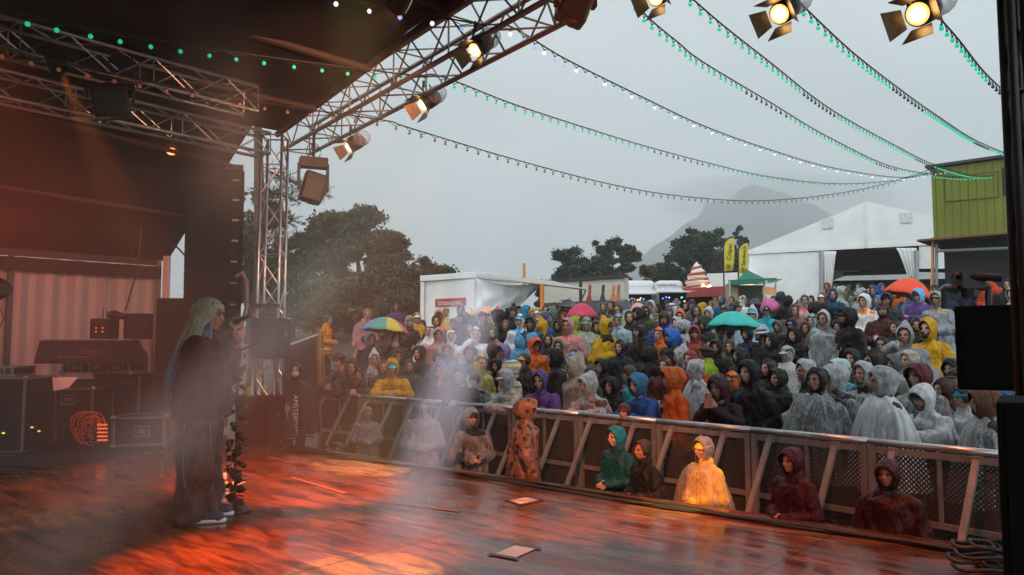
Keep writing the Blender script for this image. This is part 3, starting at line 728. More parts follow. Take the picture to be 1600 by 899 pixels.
COL = dict(blk=(.012, .012, .014), dgr=(.035, .037, .04), gry=(.15, .155, .16), lgr=(.36, .37, .38), wht=(.74, .75, .76), nvy=(.014, .022, .05), blu=(.012, .13, .52), lbl=(.14, .46, .78),
 teal=(.01, .30, .36), cyan=(.02, .50, .60), grn=(.015, .16, .07), olv=(.10, .11, .045), sage=(.20, .29, .20), lime=(.42, .58, .03), yel=(.85, .47, .012), pyl=(.74, .62, .22), org=(.86, .17, .015), oy=(.9, .36, .02),
 red=(.55, .04, .02), mar=(.11, .014, .02), pnk=(.60, .26, .26), mau=(.30, .15, .19), cor=(.72, .19, .14), pur=(.16, .09, .36), lav=(.36, .28, .6), brn=(.065, .035, .02), tan=(.42, .29, .15), crm=(.62, .50, .38), slt=(.07, .11, .16), fog=(.16, .20, .28), pblu=(.45, .60, .66), lemon=(.55, .56, .08))
SK = [(.47, .27, .19), (.42, .23, .155), (.52, .32, .24), (.36, .19, .125), (.44, .25, .18)]
TR = [(.015, .016, .02), (.03, .04, .07), (.05, .05, .05), (.02, .02, .022)]
PLACED = []
def person(px, py, Y, pose='down', out='J', c='blk', hd='h', c2=None, label='', rot=0, kid=0, pit=None, skin_=None, face=None, hoodst=None, hair=None, beard=None, glasses=0, straps=0, sling=None, fixY=False, H=None, **kw):
    c = COL[c] if isinstance(c, str) else c; c2 = COL[c2] if isinstance(c2, str) else (c2 or c)
    c = tuple(v * (.62 if max(c) < .7 or min(c) < .4 else 1) for v in c)
    if pose == 'down' and out in 'JXMC' and pit is None and not kid: pose = rnd.choice(['down', 'down', 'pocket', 'clasp', 'clasp', 'cross'])
    pc = kw.get('pc', (.60, .62, .64))
    j = joints(pose); top = j['hd'].z + (.142 if ('h' in hd or 'p' in hd) else .13)
    if 'hat' in hd or 'bucket' in hd: top = j['hd'].z + .14
    hood = hd.split('+')[0] if hd.split('+')[0] in ('h', 'x', 'hp', 'xp', 'hs', 'hd', 'xd', 'w') else None
    lo, hi = (1.56, 1.94) if not kid else (kid * .93, kid * 1.07)
    if H: lo = hi = H
    s0 = top / 1.75 if kid == 0 else top / 1.75
    best = None
    for k in range(61):                                 # walk along the sight line to where a person of human height stands on the ground
        YY = Y * (1 + (0 if k == 0 else ((k + 1) // 2) * .012 * (1 if k % 2 else -1)))
        p = at(px, py, YY); gz = (GZ + (pit or 0) if pit is not None else g(p.x, p.y)); Hh = p.z - gz; sc = Hh / top * 1.0
        full = sc * top
        s_ = sdist(p.x, p.y)
        err = (0 if lo <= full <= hi else min(abs(full - lo), abs(full - hi))) * 8 + abs(YY - Y) / Y * 1.2
        if pit is None and s_ < kw.get('smin', 2.2): err += (kw.get('smin', 2.2) - s_) * 4
        for (ox, oy) in PLACED:
            dd = math.hypot(p.x - ox, p.y - oy)
            if dd < .46: err += (.46 - dd) * 6
        if best is None or err < best[0]: best = (err, YY, p, gz, sc)
    err, YY, p, gz, sc = best; full = sc * top; sc = min(max(full, lo * .97), hi * 1.03) / top
    PLACED.append((p.x, p.y))
    tgt = face or (-2.6, 5.6); yaw = math.atan2(tgt[1] - p.y, tgt[0] - p.x) + math.pi / 2 + R(rot + rnd.uniform(-24, 24))
    wd = sc * rnd.uniform(.98, 1.08)
    b = link('person', body_mesh(pose), None, skin_ or rnd.choice(SK), (p.x, p.y, gz), (0, 0, yaw), (wd, wd, sc))
    # stand the head exactly under its place
    hoff = Matrix.Rotation(yaw, 3, 'Z') @ Vector((j['hd'].x * wd, j['hd'].y * wd, 0)); b.location = (p.x - hoff.x, p.y - hoff.y, gz)
    tag(b, label, 'person', kw.get('group', 'people in the rainy audience'))
    hl, hr = tuple(j['hd']), (j['pitch'] + R(rnd.uniform(-5, 8)), 0, R(rnd.uniform(-9, 9) + kw.get('turn', 0)))
    ch = lambda nm, me, m=None, col=None, loc=None, r_=None, s_=None: _ch(b, nm, me, m, col, loc, r_, s_)
    ch('trousers', trousers_mesh(j['dz']), None, rnd.choice(TR))
    for s in (1, -1): ch('shoe', shoe_mesh(), None, (.03, .03, .03), (.1 * s, legs(s, j['dz'])[2].y - .02, 0))
    if out == 'J': ch('jacket', garment(pose, 'jacket'), fabric, c)
    elif out == 'C': ch('raincoat', garment(pose, 'coat'), fabric, c)
    elif out == 'M': ch('jacket', garment(pose, 'under'), fabric, c2); ch('raincoat', garment(pose, 'coat'), milky, c)
    elif out == 'X': ch('jacket', garment(pose, 'jacket'), fabric, c2); ch('raincoat', garment(pose, 'coat'), clearp, pc)
    elif out == 'P': ch('jacket', garment(pose, 'under'), fabric, c2); ch('poncho', poncho_mesh(len(PLACED) % 4, dz=j['dz']), fabric, c)
    elif out == 'PX': ch('jacket', garment(pose, 'jacket'), fabric, c2); ch('poncho', poncho_mesh(len(PLACED) % 4, dz=j['dz']), clearp, pc)
    elif out == 'PM': ch('jacket', garment(pose, 'under'), fabric, c2); ch('poncho', poncho_mesh(len(PLACED) % 4, dz=j['dz']), milky, c)
    mt = {'J': fabric, 'C': fabric, 'M': milky, 'X': clearp, 'P': fabric, 'PX': clearp, 'PM': milky}[out]
    hc = kw.get('hc'); hc = COL[hc] if isinstance(hc, str) else (hc or c)
    if out in ('X', 'PX'): hc = kw.get('hcx', pc)
    sd_ = len(PLACED) % 3
    parts = hd.split('+')
    if hood:
        st = hoodst or {'h': ('loose', 'snug', 'deep')[sd_], 'x': ('loose', 'deep')[sd_ % 2], 'hp': 'peak', 'xp': 'peak', 'hs': 'snug', 'hd': 'deep', 'xd': 'droop', 'w': 'droop'}[hood]
        m_ = clearp if hood[0] == 'x' else (mt if out in ('M', 'PM') else fabric)
        ch('hood', hood_mesh(st, sd_ % 2), m_, pc if hood[0] == 'x' else hc, hl, hr)
    hk = [k for k in parts if k in ('cap', 'beanie', 'bucket', 'brim', 'fedora')]
    if hk:
        ch({'cap': 'cap', 'beanie': 'beanie', 'bucket': 'bucket_hat', 'brim': 'hat', 'fedora': 'hat'}[hk[0]], hat_mesh(hk[0]), cloth, c2, hl, hr)
        if hk[0] == 'cap' and 'mark' in kw: ch('cap_badge', badge_mesh(kw['mark']), whitep, None, hl, hr)
    if 'inner' in kw: ch('inner_hood', hood_mesh('snug', 0), fabric, COL[kw['inner']], hl, hr, (.93, .93, .93))
    hcx = hair or rnd.choice([(.05, .028, .014), (.02, .012, .008), (.12, .07, .03), (.03, .018, .01)])
    ch('hair', hair_mesh('long' if 'long' in parts else 'short'), hairm, hcx, hl, hr)
    if beard: ch('beard', beard_mesh(beard == 2), hairm, hcx, hl, hr)
    if glasses: ch('glasses', glasses_mesh(), blackm, None, hl, hr)
    if straps: ch('backpack_straps', strap_mesh(), blackfab)
    if sling: ch('shoulder_strap', cstrap_mesh(), cloth, COL[sling])
    b['_p'] = pose
    return b
def _ch(b, nm, me, m, col, loc, rot, sc):
    o = link(nm, me, b, col, loc, rot, sc)
    if m is not None and me.materials and me.materials[0] is not m:
        o.material_slots[0].link = 'OBJECT'; o.material_slots[0].material = m
    return o
def badge_mesh(kind):
    k_ = ('badge', kind)
    if k_ in _gar: return _gar[k_]
    q = MB()
    if kind == 'stripes':
        for i, h_ in enumerate((.012, .02, .028)): q.box((-.014 + i * .014, -.104 + .001 * i, .072 + h_ / 2 - .008), (.009, .006, h_))
    elif kind == 'square': q.box((0, -.103, .078), (.045, .006, .036))
    else: q.ell((0, -.102, .078), (.022, .005, .014), 12, 6)
    _gar[k_] = q.mesh('cap_badge', [whitep]); return _gar[k_]
def W(b, v):                                             # a point of a person's own frame -> world
    M = Matrix.Translation(b.location) @ b.rotation_euler.to_matrix().to_4x4() @ Matrix.Diagonal((*b.scale, 1)); return M @ Vector(v)
cupm = mat('clear_cup', (.55, .5, .4), .15, spec=.8, objcol=False)
def cup(b, label, side=1, col=(.45, .42, .36), drink=False):
    j = joints(b['_p']); wr = j['arms'][1][2]; p = W(b, wr + V(.055, -.075, .0))
    q = MB(); n = 16; tilt = R(35) if drink else 0
    rings = [[V(r_ * math.cos(2 * math.pi * i / n), r_ * math.sin(2 * math.pi * i / n), z) for i in range(n)] for z, r_ in ((-.06, .028), (.065, .040), (.065, .037), (-.052, .025))]
    q.loft(rings); o = q.build('cup', mat('cup_plastic', objcol=True, rough=.2, spec=.7), None, True, col); o.location = p; o.rotation_euler = (tilt, 0, b.rotation_euler.z)
    return tag(o, label, 'cup')
def phone(b, label, left=False, col=(.012, .012, .013)):
    j = joints(b['_p']); a = j['arms'][1][2]; c_ = j['arms'][0][2]
    p = W(b, (a + c_) / 2 + V(0, -.045, .10)) if b['_p'] in ('phone', 'leanp') else W(b, a + V(.05, -.08, .02))
    q = MB().box((0, 0, 0), (.078, .010, .155)); body = q.build('phone', mat('phone_case', objcol=True, rough=.3), None, False, col); body.location = p; body.rotation_euler = (R(-8), 0, b.rotation_euler.z)
    sc_ = MB().box((0, .0062, 0), (.070, .001, .145)).build('screen', mat('phone_screen', (.02, .02, .03), .08), body)
    ln = MB()
    for k in range(2): ln.ell((-.022, -.006, .055 - .024 * k), (.008, .003, .008), 10, 6)
    ln.build('camera_lens', mat('lens_glass', (.02, .02, .02), .1), body)
    return tag(body, label, 'phone')
# ------------------------------------------------------------------ the crowd, row by row
P = person
# --- leaning on or standing behind the barrier
P(530, 551, 13.2, 'lean', 'J', 'slt', 'brim', 'brn', 'person in a brown wide hat and blue jacket at the left end of the barrier', smin=1.9, rot=-20)
P(549, 559, 12.9, 'lean', 'J', 'dgr', 'h', None, 'person in a dark charcoal hooded jacket bent over the left end of the barrier', smin=1.9, hc='brn')
P(585, 549, 14.0, 'down', 'X', 'dgr', 'xp', 'dgr', 'person in a pointed clear rain hood behind the bent charcoal jacket')
P(598, 562, 13.6, 'down', 'J', 'dgr', 'h', None, 'person in a grey hood peering past the yellow jacket at the barrier')
P(613, 560, 12.5, 'lean', 'J', 'yel', 'h+cap', 'lbl', 'person in a bright yellow hooded jacket and light blue visor leaning on the rail', smin=1.9, hoodst='loose', rot=10)
pb = P(688, 564, 11.6, 'leanp', 'J', 'nvy', 'h', None, 'person in a navy hooded jacket holding a phone over the rail in the white beam', smin=1.9, hoodst='loose', hc='fog')
phone(pb, 'phone held over the rail by the navy hooded person')
P(719, 572, 11.2, 'lean', 'J', 'blk', 'h', None, 'person in a black hooded jacket looking down at the rail beside the phone holder', smin=1.9, hc='slt')
P(742, 590, 11.4, 'down', 'M', 'lgr', 'beanie', 'blk', 'person bending in a cloudy white poncho right of the black hooded jacket')
P(789, 577, 10.5, 'lean', 'X', 'dgr', 'x+cap', 'crm', 'person in a clear raincoat and pale cap leaning on the rail', smin=1.9, rot=-25)
P(843, 578, 10.0, 'lean', 'J', 'pur', 'h', None, 'person in a purple raised hood smiling at the rail', smin=1.9, hoodst='loose')
P(896, 557, 10.3, 'down', 'C', 'crm', 'h', None, 'person in a tall cream hooded cape seen from the side', hoodst='peak', rot=-60)
P(918, 585, 9.3, 'lean', 'X', 'brn', 'x', 'brn', 'person in a drooping clear hood at the rail with a dark coat', smin=1.9, hoodst='droop')
cb = P(995, 583, 8.9, 'lean', 'J', 'blu', 'h', 'nvy', 'person in a shiny blue hood looking down over the barrier', smin=1.9, hc=(.03, .16, .34), hoodst='deep')
P(1050, 573, 8.7, 'down', 'J', 'org', 'h', None, 'person in a large orange red hooded jacket looking down at the rail', smin=1.9, hoodst='deep', rot=-15)
pb = P(1121, 585, 8.3, 'leanp', 'J', (.03, .015, .02), 'h', None, 'person in a dark plum hood with tan peak filming over the barrier', smin=1.9, hc=(.06, .025, .03), rot=-5)
phone(pb, 'phone in a pinkish case held over the barrier rail', col=(.4, .16, .1))
P(1143, 580, 9.2, 'down', 'J', 'red', 'h', None, 'person in a bright red orange hood behind the filming plum jacket', hc='org')
P(1169, 562, 8.6, 'pocket', 'J', 'blk', 'h', None, 'tall person in a plain black hooded jacket behind the barrier', smin=1.9, hoodst='loose')
P(975, 630, 8.9, 'down', 'J', 'mar', 'beanie', 'mar', 'child in a maroon knitted cap peeping over the rail', kid=1.22, smin=1.9, pit=0)
P(1022, 627, 8.6, 'down', 'J', 'nvy', 'h', None, 'child in a navy blue hood peeping over the rail', kid=1.22, smin=1.9, pit=0, hc=(.02, .06, .16))
P(1258, 563, 8.9, 'down', 'X', 'dgr', 'x', 'blk', 'person in a clear hood over black behind the black balaclava')
P(1275, 572, 7.4, 'down', 'PX', 'blk', 'h', 'blk', 'person with a black hood under a shiny clear poncho at the rail', smin=1.9, hoodst='snug', hcx=(.012, .012, .014))
P(1302, 569, 8.2, 'down', 'X', 'dgr', 'x+cap', 'dgr', 'person in a crumpled clear hood over a grey peaked cap', rot=10)
P(1311, 560, 9.3, 'down', 'M', 'cyan', 'h', 'cyan', 'person in a pale turquoise rain hood behind the crumpled clear hood', hc='pblu')
P(1348, 566, 8.2, 'down', 'X', 'blk', 'x', 'blk', 'young person framed by a wide clear hood with dark hair', hoodst='loose')
P(1377, 575, 7.3, 'down', 'PM', 'wht', 'x', 'brn', 'woman in a long cloudy white poncho looking left at the rail', smin=1.9, hoodst='loose', rot=-20)
P(1434, 567, 7.9, 'down', 'X', 'mar', 'h', 'mar', 'person in a maroon hood grinning behind the white raincoat', hcx=COL['mar'], rot=-10)
P(1440, 600, 6.5, 'lean', 'M', 'wht', 'h+cap', 'dgr', 'man in a white plastic raincoat and dark cap resting both arms on the rail', smin=1.9, hoodst='deep', rot=6, beard=1)
P(1535, 607, 6.2, 'down', 'PX', 'brn', 'h', 'brn', 'woman in a rusty brown hood under clear plastic at the right end of the rail', smin=1.9, hoodst='deep', hcx=(.14, .05, .03), rot=-15)
P(1505, 612, 7.6, 'down', 'M', 'wht', 'beanie', 'teal', 'person in a cloudy raincoat behind the rusty brown hood')
P(1571, 612, 8.2, 'down', 'J', 'blu', 'hs', None, 'person in a vivid blue jacket beside the black speaker')
P(1494, 573, 9.6, 'down', 'J', 'dgr', 'cap', 'dgr', 'man in a grey cap at the left edge of the hanging speaker')
# --- second and third rows
P(579, 519, 15.2, 'down', 'J', 'nvy', 'h', None, 'man in a dark navy hooded jacket left of the rainbow umbrella', rot=20, hc='slt')
P(598, 508, 15.9, 'down', 'J', 'brn', 'h', None, 'bearded man in a brown black hood under the rainbow umbrella', beard=1)
P(621, 505, 17.0, 'down', 'J', 'blk', 'long', None, 'dark haired woman under the rainbow umbrella')
pb = P(619, 516, 15.0, 'drink', 'J', 'dgr', 'h', None, 'woman in a dark grey hood drinking in front of the rainbow umbrella')
cup(pb, 'clear cup at the mouth of the dark grey hooded woman', drink=True)
P(640, 493, 15.6, 'down', 'J', 'nvy', 'beanie+long', 'slt', 'woman in a slate beanie and navy jacket right of the rainbow umbrella', rot=35, hair=(.3, .2, .1))
P(651, 488, 16.8, 'down', 'P', 'yel', 'hs+cap', 'wht', 'man in a yellow cape and white cap by the trailer corner')
P(574, 482, 20.5, 'down', 'C', 'pnk', 'hs', None, 'woman in a dusty pink raincoat standing above the stone wall', sling='wht')
P(619, 474, 24.0, 'down', 'J', (.13, .05, .17), 'hs', None, 'person in a purple jacket standing behind the rainbow umbrella by the trees')
P(671, 506, 15.4, 'down', 'M', 'wht', 'h', 'gry', 'person in a crinkled white poncho with its face in shade')
P(682, 492, 16.4, 'down', 'J', 'blk', 'hp', None, 'person in a pointed black hood below the red sign')
P(686, 484, 18.5, 'down', 'J', 'oy', 'h+cap', 'dgr', 'person in a glowing orange hood and dark cap below the red sign')
P(697, 480, 20.0, 'down', 'P', 'pyl', 'h', None, 'person in an olive yellow cape below the red sign')
P(686, 511, 14.8, 'down', 'M', (.55, .25, .24), 'h', 'pnk', 'person in a pink poncho with a coral rimmed hood')
P(705, 515, 15.6, 'down', 'M', 'wht', 'h', 'lgr', 'woman in a white drawstring hood right of the pink poncho', hoodst='snug')
P(698, 536, 13.6, 'down', 'J', 'fog', 'h', None, 'person in a grey blue hood in the haze of the white beam', glasses=1)
P(688, 550, 12.6, 'down', 'J', 'slt', 'h', None, 'person in a round slate hood behind the phone holder at the rail')
P(720, 476, 19.5, 'down', 'M', 'mau', 'h', 'mau', 'older man in a mauve plastic cape right under the red sign')
pb = P(724, 486, 16.8, 'cup', 'J', 'nvy', 'h+cap', 'dgr', 'man in a navy hood and cap holding a clear cup below the tarpaulin', rot=-25)
cup(pb, 'clear cup held by the navy hooded man in a cap')
P(737, 492, 19.0, 'down', 'J', 'tan', 'long', None, 'dark haired woman turned away beside the orange umbrella', rot=140)
P(738, 501, 16.3, 'down', 'J', 'dgr', 'h+long', None, 'woman in a dark grey hood and coat with long hair', rot=-20)
pb = P(743, 510, 14.4, 'drink', 'M', 'wht', 'h', 'lgr', 'man in a white plastic poncho drinking from a cup', hoodst='snug', rot=10)
cup(pb, 'cup at the mouth of the man in the white poncho', drink=True)
P(754, 487, 17.3, 'down', 'J', 'brn', 'fedora', 'blk', 'man in a black fedora under the orange umbrella', rot=-10)
pb = P(777, 483, 16.0, 'phone', 'J', 'blk', 'h', None, 'person in a shiny black hooded jacket filming with both arms up', rot=-70, hoodst='deep')
phone(pb, 'phone held up by the shiny black hooded jacket')
P(771, 510, 15.0, 'down', 'J', 'pnk', 'h', None, 'man in a green hood and dusty pink jacket', hc='grn', beard=1)
P(770, 536, 14.0, 'down', 'J', 'blk', 'h', None, 'person in a brown knitted hood and black coat seen from behind', hc='brn', rot=150)
P(787, 537, 13.9, 'down', 'J', 'lav', 'h+cap', 'blk', 'person in a lavender hood over a black cap', rot=-20)
P(812, 524, 14.6, 'down', 'J', 'lbl', 'hp', None, 'person in a tall pointed sky blue hood seen from behind', rot=150)
P(836, 527, 13.4, 'down', 'J', 'org', 'h+cap', 'blk', 'person in a red orange hood and black peak looking right', rot=60, hc=(.8, .09, .03))
P(833, 520, 14.8, 'down', 'J', 'lbl', 'h', None, 'person in a light blue hood behind the red orange hood', rot=150)
P(812, 490, 14.9, 'down', 'M', 'wht', 'h+cap', 'lbl', 'person in a white raincoat and pale blue cap', rot=10)
P(829, 493, 14.6, 'down', 'J', 'slt', 'h+cap', 'dgr', 'man in a slate blue hood with a thin backpack strap', straps=1)
pb = P(801, 477, 18.5, 'cup', 'J', 'nvy', 'cap', 'nvy', 'man in a navy cap and jacket holding a cup at the stall entrance')
cup(pb, 'cup held by the man in the navy cap')
P(804, 464, 24.0, 'down', 'J', 'blk', 'long', None, 'woman with long dark hair standing high beside the draped tarpaulin', skin_=(.25, .11, .06))
P(810, 478, 21.0, 'down', 'J', 'mar', 'h', None, 'person in a dark red hood by the stall entrance')
P(822, 477, 20.5, 'down', 'J', 'teal', 'h', None, 'person in a teal blue hood turned right under the awning', rot=60, hc=(.01, .24, .42))
P(841, 481, 19.0, 'down', 'J', 'yel', 'hs+beanie', 'wht', 'young man in a yellow hood and white cap under the awning')
P(841, 493, 17.5, 'down', 'J', 'pnk', 'hs+cap', 'pnk', 'woman in a salmon pink hood and cap', rot=-20)
P(848, 500, 16.0, 'down', 'P', 'yel', 'hp', None, 'person wrapped in a plain yellow cape seen from behind', rot=150)
pb = P(854, 487, 15.6, 'cup', 'J', 'blu', 'h', None, 'bearded man in a royal blue hood turned right with a drink', beard=1, rot=65)
cup(pb, 'cup held by the bearded man in royal blue')
P(853, 477, 19.0, 'down', 'J', 'blk', 'bare', None, 'bareheaded man with dark hair and beard under the awning', beard=1)
pb = P(862, 479, 17.4, 'cup', 'J', (.07, .14, .09), 'h', None, 'man in a moss green hooded jacket with a phone', hc=(.10, .19, .14))
phone(pb, 'phone held low by the man in moss green')
P(866, 473, 20.5, 'down', 'J', 'brn', 'bare', None, 'curly haired man between the awning and the grey umbrella')
P(879, 468, 20.5, 'down', 'J', 'blk', 'cap', 'wht', 'man in a white and brown cap left of the grey umbrella', rot=-30)
P(887, 497, 14.6, 'clasp', 'M', (.75, .35, .34), 'h', 'cor', 'woman with glasses in a sheer pink poncho', glasses=1, hoodst='loose', inner='cor')
P(897, 486, 18.8, 'down', 'J', 'brn', 'h', None, 'person in a dark brown hood under the crimson umbrella')
P(899, 494, 16.4, 'down', 'P', 'lime', 'h', None, 'person in a lime yellow hooded cape turned right', rot=50)
P(922, 481, 16.4, 'down', 'J', (.03, .017, .012), 'h', None, 'man in a dark brown hooded jacket at the right of the crimson umbrella')
P(916, 495, 13.8, 'down', 'PM', (.42, .48, .34), 'h+cap', 'sage', 'man in a sage green poncho and cap with his mouth open', rot=-5, hoodst='snug')
P(943, 472, 19.4, 'down', 'J', 'gry', 'hs', None, 'man in a grey hooded jacket with black backpack straps', straps=1)
P(966, 475, 18.0, 'down', 'P', 'lemon', 'cap', 'tan', 'man in a tan cap and yellow green cape')
P(965, 490, 16.2, 'down', 'J', 'pblu', 'hs', None, 'woman in a pale blue grey hood', rot=10)
pb = P(948, 498, 12.4, 'cup', 'C', 'yel', 'h+cap', 'brn', 'man in a yellow fisherman jacket with black collar holding a cup', hoodst='peak', rot=55, straps=0)
cup(pb, 'dark cup held by the man in the yellow fisherman jacket', col=(.03, .03, .035)); YELLOW = pb
P(983, 485, 14.8, 'down', 'J', 'nvy', 'hs', None, 'clean shaven man in a black navy hood', skin_=(.5, .3, .21))
P(997, 503, 13.2, 'clasp', 'J', 'blk', 'h+cap', 'blk', 'man with a very long brown beard and black peaked cap', beard=2, hair=(.06, .03, .018))
P(998, 480, 15.8, 'down', 'J', (.02, .024, .032), 'h', None, 'tall person in a blue black hood turned left', rot=-55)
P(1008, 477, 17.3, 'down', 'J', 'olv', 'h', None, 'woman in an olive brown hood with a pink scarf', sling='cor')
P(1017, 470, 19.2, 'down', 'X', 'blk', 'x+beanie', 'olv', 'man in an olive knitted cap under clear plastic')
P(988, 466, 22.0, 'down', 'J', 'pblu', 'h', None, 'person in a light blue hood behind the pale pink umbrella')
P(1037, 487, 14.9, 'down', 'J', 'blu', 'brim+long', 'brn', 'bearded man in a dark wide brimmed hat and blue jacket', beard=1, rot=10, hair=(.03, .018, .012))
P(1046, 481, 17.4, 'down', 'J', 'blu', 'h', None, 'person in a royal blue hood behind the wide brimmed hat', rot=25)
P(1050, 473, 20.0, 'down', 'M', 'wht', 'h', 'gry', 'smiling woman in a white hood in front of the caravan', hoodst='snug')
P(1062, 484, 16.8, 'down', 'J', 'org', 'h', None, 'person in an orange red hood with a dark cap', hc=(.8, .13, .05))
pb = P(1087, 476, 16.3, 'phone', 'J', (.035, .045, .042), 'h', None, 'woman in a dark green grey hood looking up from a phone', rot=5, hoodst='snug')
phone(pb, 'phone held by the woman in the dark green grey hood')
P(1081, 467, 20.5, 'down', 'J', 'gry', 'cap', 'dgr', 'man in a charcoal cap and grey jacket before the caravan')
P(1098, 473, 21.0, 'down', 'J', 'yel', 'h', None, 'person in a yellow hood with its back turned by the caravan', rot=150)
P(1029, 511, 14.1, 'down', 'J', 'org', 'hs', None, 'smiling woman in an orange hooded jacket', hc=(.85, .16, .05))
P(1048, 513, 13.1, 'down', 'J', (.04, .045, .055), 'h+cap', 'nvy', 'man in a dark cap with white stripes under a blue hood', hc='blu', beard=1, rot=-15, mark='stripes')
P(1057, 496, 15.9, 'down', 'X', 'lgr', 'x', 'lgr', 'woman in a white clear poncho left of the turned clear hood')
P(1068, 501, 15.0, 'down', 'PX', 'lgr', 'x+long', 'lgr', 'long haired person in a clear poncho turned away', rot=120)
P(1085, 508, 13.3, 'down', 'J', (.50, .09, .08), 'h+beanie', 'blk', 'woman in a coral red hooded jacket and black beanie', straps=1, hoodst='loose')
P(1080, 503, 15.6, 'down', 'J', 'blu', 'h', None, 'person in blue right behind the coral red jacket')
pb = P(1102, 495, 15.0, 'phone', 'J', 'dgr', 'hd', None, 'person in a wet charcoal hood bowing over a phone', rot=-55)
phone(pb, 'phone held by the person in the wet charcoal hood')
P(1107, 481, 17.6, 'down', 'X', 'gry', 'xd', 'gry', 'person in a creased clear hood behind the teal umbrella')
P(1127, 459, 20.8, 'down', 'J', (.01, .16, .30), 'hs', None, 'smiling man in a petrol blue hooded jacket above the teal umbrella', beard=1)
P(1133, 468, 22.0, 'down', 'J', 'yel', 'hs', None, 'child in a yellow hood above the teal umbrella', H=1.45)
P(1132, 476, 18.8, 'down', 'J', 'blk', 'cap', 'blk', 'man in a black cap with white badge above the teal umbrella', mark='oval')
P(1152, 471, 17.8, 'down', 'J', 'blk', 'cap', 'brn', 'man in a brown and black cap with a square badge', mark='square', rot=35)
P(1161, 462, 22.0, 'down', 'M', 'wht', 'h', 'gry', 'person in a white hood leaning right near the green pavilion', rot=50)
P(1171, 456, 30.0, 'down', 'J', 'olv', 'bare', None, 'dark haired person in an olive jacket in front of the green pavilion', rot=150)
P(1175, 480, 15.0, 'down', 'PX', 'lgr', 'xp+cap', 'lbl', 'person in a tall pointed clear hood over a pale blue cap')
P(1198, 477, 17.2, 'cross', 'J', 'cyan', 'cap', 'blk', 'woman in a bright cyan jacket and black cap with folded arms', mark='oval')
P(1220, 455, 15.6, 'down', 'J', (.045, .06, .052), 'h', None, 'tall broad person in a dark green hood seen from behind', rot=165, hoodst='snug')
P(1231, 462, 19.0, 'down', 'J', 'blk', 'h', None, 'person in a black hood right of the broad dark green hood', rot=150)
P(1241, 474, 16.0, 'down', 'J', (.26, .13, .13), 'h+long', None, 'woman in a dusty rose and plum hood looking right', rot=50)
pb = P(1126, 506, 13.7, 'phone', 'PX', 'tan', 'x', (.62, .40, .14), 'smiling woman in a clear poncho over mustard under the teal umbrella', hoodst='loose')
phone(pb, 'phone held by the woman in mustard under the teal umbrella')
P(1167, 511, 14.2, 'down', 'J', 'nvy', 'hd', None, 'person in a deep navy hood below the teal umbrella')
P(1188, 510, 13.1, 'down', 'J', (.05, .055, .055), 'bucket', 'lgr', 'man in a light grey bucket hat and dark jacket', rot=-25, beard=1)
P(1236, 498, 15.0, 'down', 'J', 'blk', 'h+cap', 'lav', 'woman in a black hood over a lavender cap', rot=20)
pb = P(1241, 511, 12.6, 'phone', 'J', 'blk', 'h', None, 'person in a black hood holding a phone up with both hands', rot=-20)
phone(pb, 'phone held up by the black hood near the lavender cap')
P(1229, 540, 11.2, 'down', 'PX', 'sage', 'x+cap', (.45, .46, .34), 'person in a yellowish clear poncho and beige cap', hoodst='snug')
P(1155, 542, 12.5, 'down', 'J', (.03, .033, .04), 'hd', None, 'person in a dark slate hood bowing behind the black jacket')
P(1103, 541, 12.2, 'down', 'J', 'lime', 'fedora', 'dgr', 'person in a dark felt hat and neon lime jacket turned left', rot=-70)
P(1063, 544, 11.6, 'down', 'X', 'dgr', 'xp', 'blk', 'person in a pointed clear hood over a dark cap', rot=-40)
P(1078, 547, 13.0, 'down', 'J', 'red', 'hs', None, 'child in a scarlet hood behind the clear pointed hood')
P(1089, 563, 10.2, 'down', 'PX', 'lgr', 'x', 'gry', 'person in a streaky clear poncho seen from behind', rot=150)
P(1038, 556, 12.2, 'down', 'J', 'mar', 'hs', None, 'person in a wine red hood left of the clear pointed hood')
P(1015, 541, 11.9, 'down', 'J', 'blk', 'h', None, 'person in a round black hood behind the shiny blue hood', rot=150)
P(983, 569, 10.5, 'down', 'J', 'cyan', 'cap', 'blk', 'person in a black flat cap and cyan jacket', rot=-60)
P(925, 569, 10.6, 'down', 'J', 'olv', 'h', None, 'person in a dark camouflage jacket behind the drooping clear hood', rot=150)
P(897, 545, 13.2, 'down', 'J', 'blk', 'beanie', (.2, .32, .55), 'person in a faded blue cap behind the cream hood')
P(866, 544, 11.7, 'down', 'J', 'blk', 'h', None, 'woman in a black brown hood looking left with a bag strap', rot=-45, sling='crm')
P(819, 551, 12.1, 'down', 'J', 'dgr', 'cap', (.6, .38, .12), 'smiling person in a mustard cap beside the striped jacket')
P(800, 563, 11.6, 'down', 'J', 'crm', 'h', None, 'person in a striped pastel hooded jacket', hc='crm', rot=150)
P(817, 600, 11.0, 'down', 'J', 'grn', 'h', None, 'child in a dark green hood by the striped jacket', kid=1.2)
P(751, 554, 12.2, 'down', 'J', 'pyl', 'h', None, 'laughing person in a yellow hood turned right', rot=40, hc='yel')
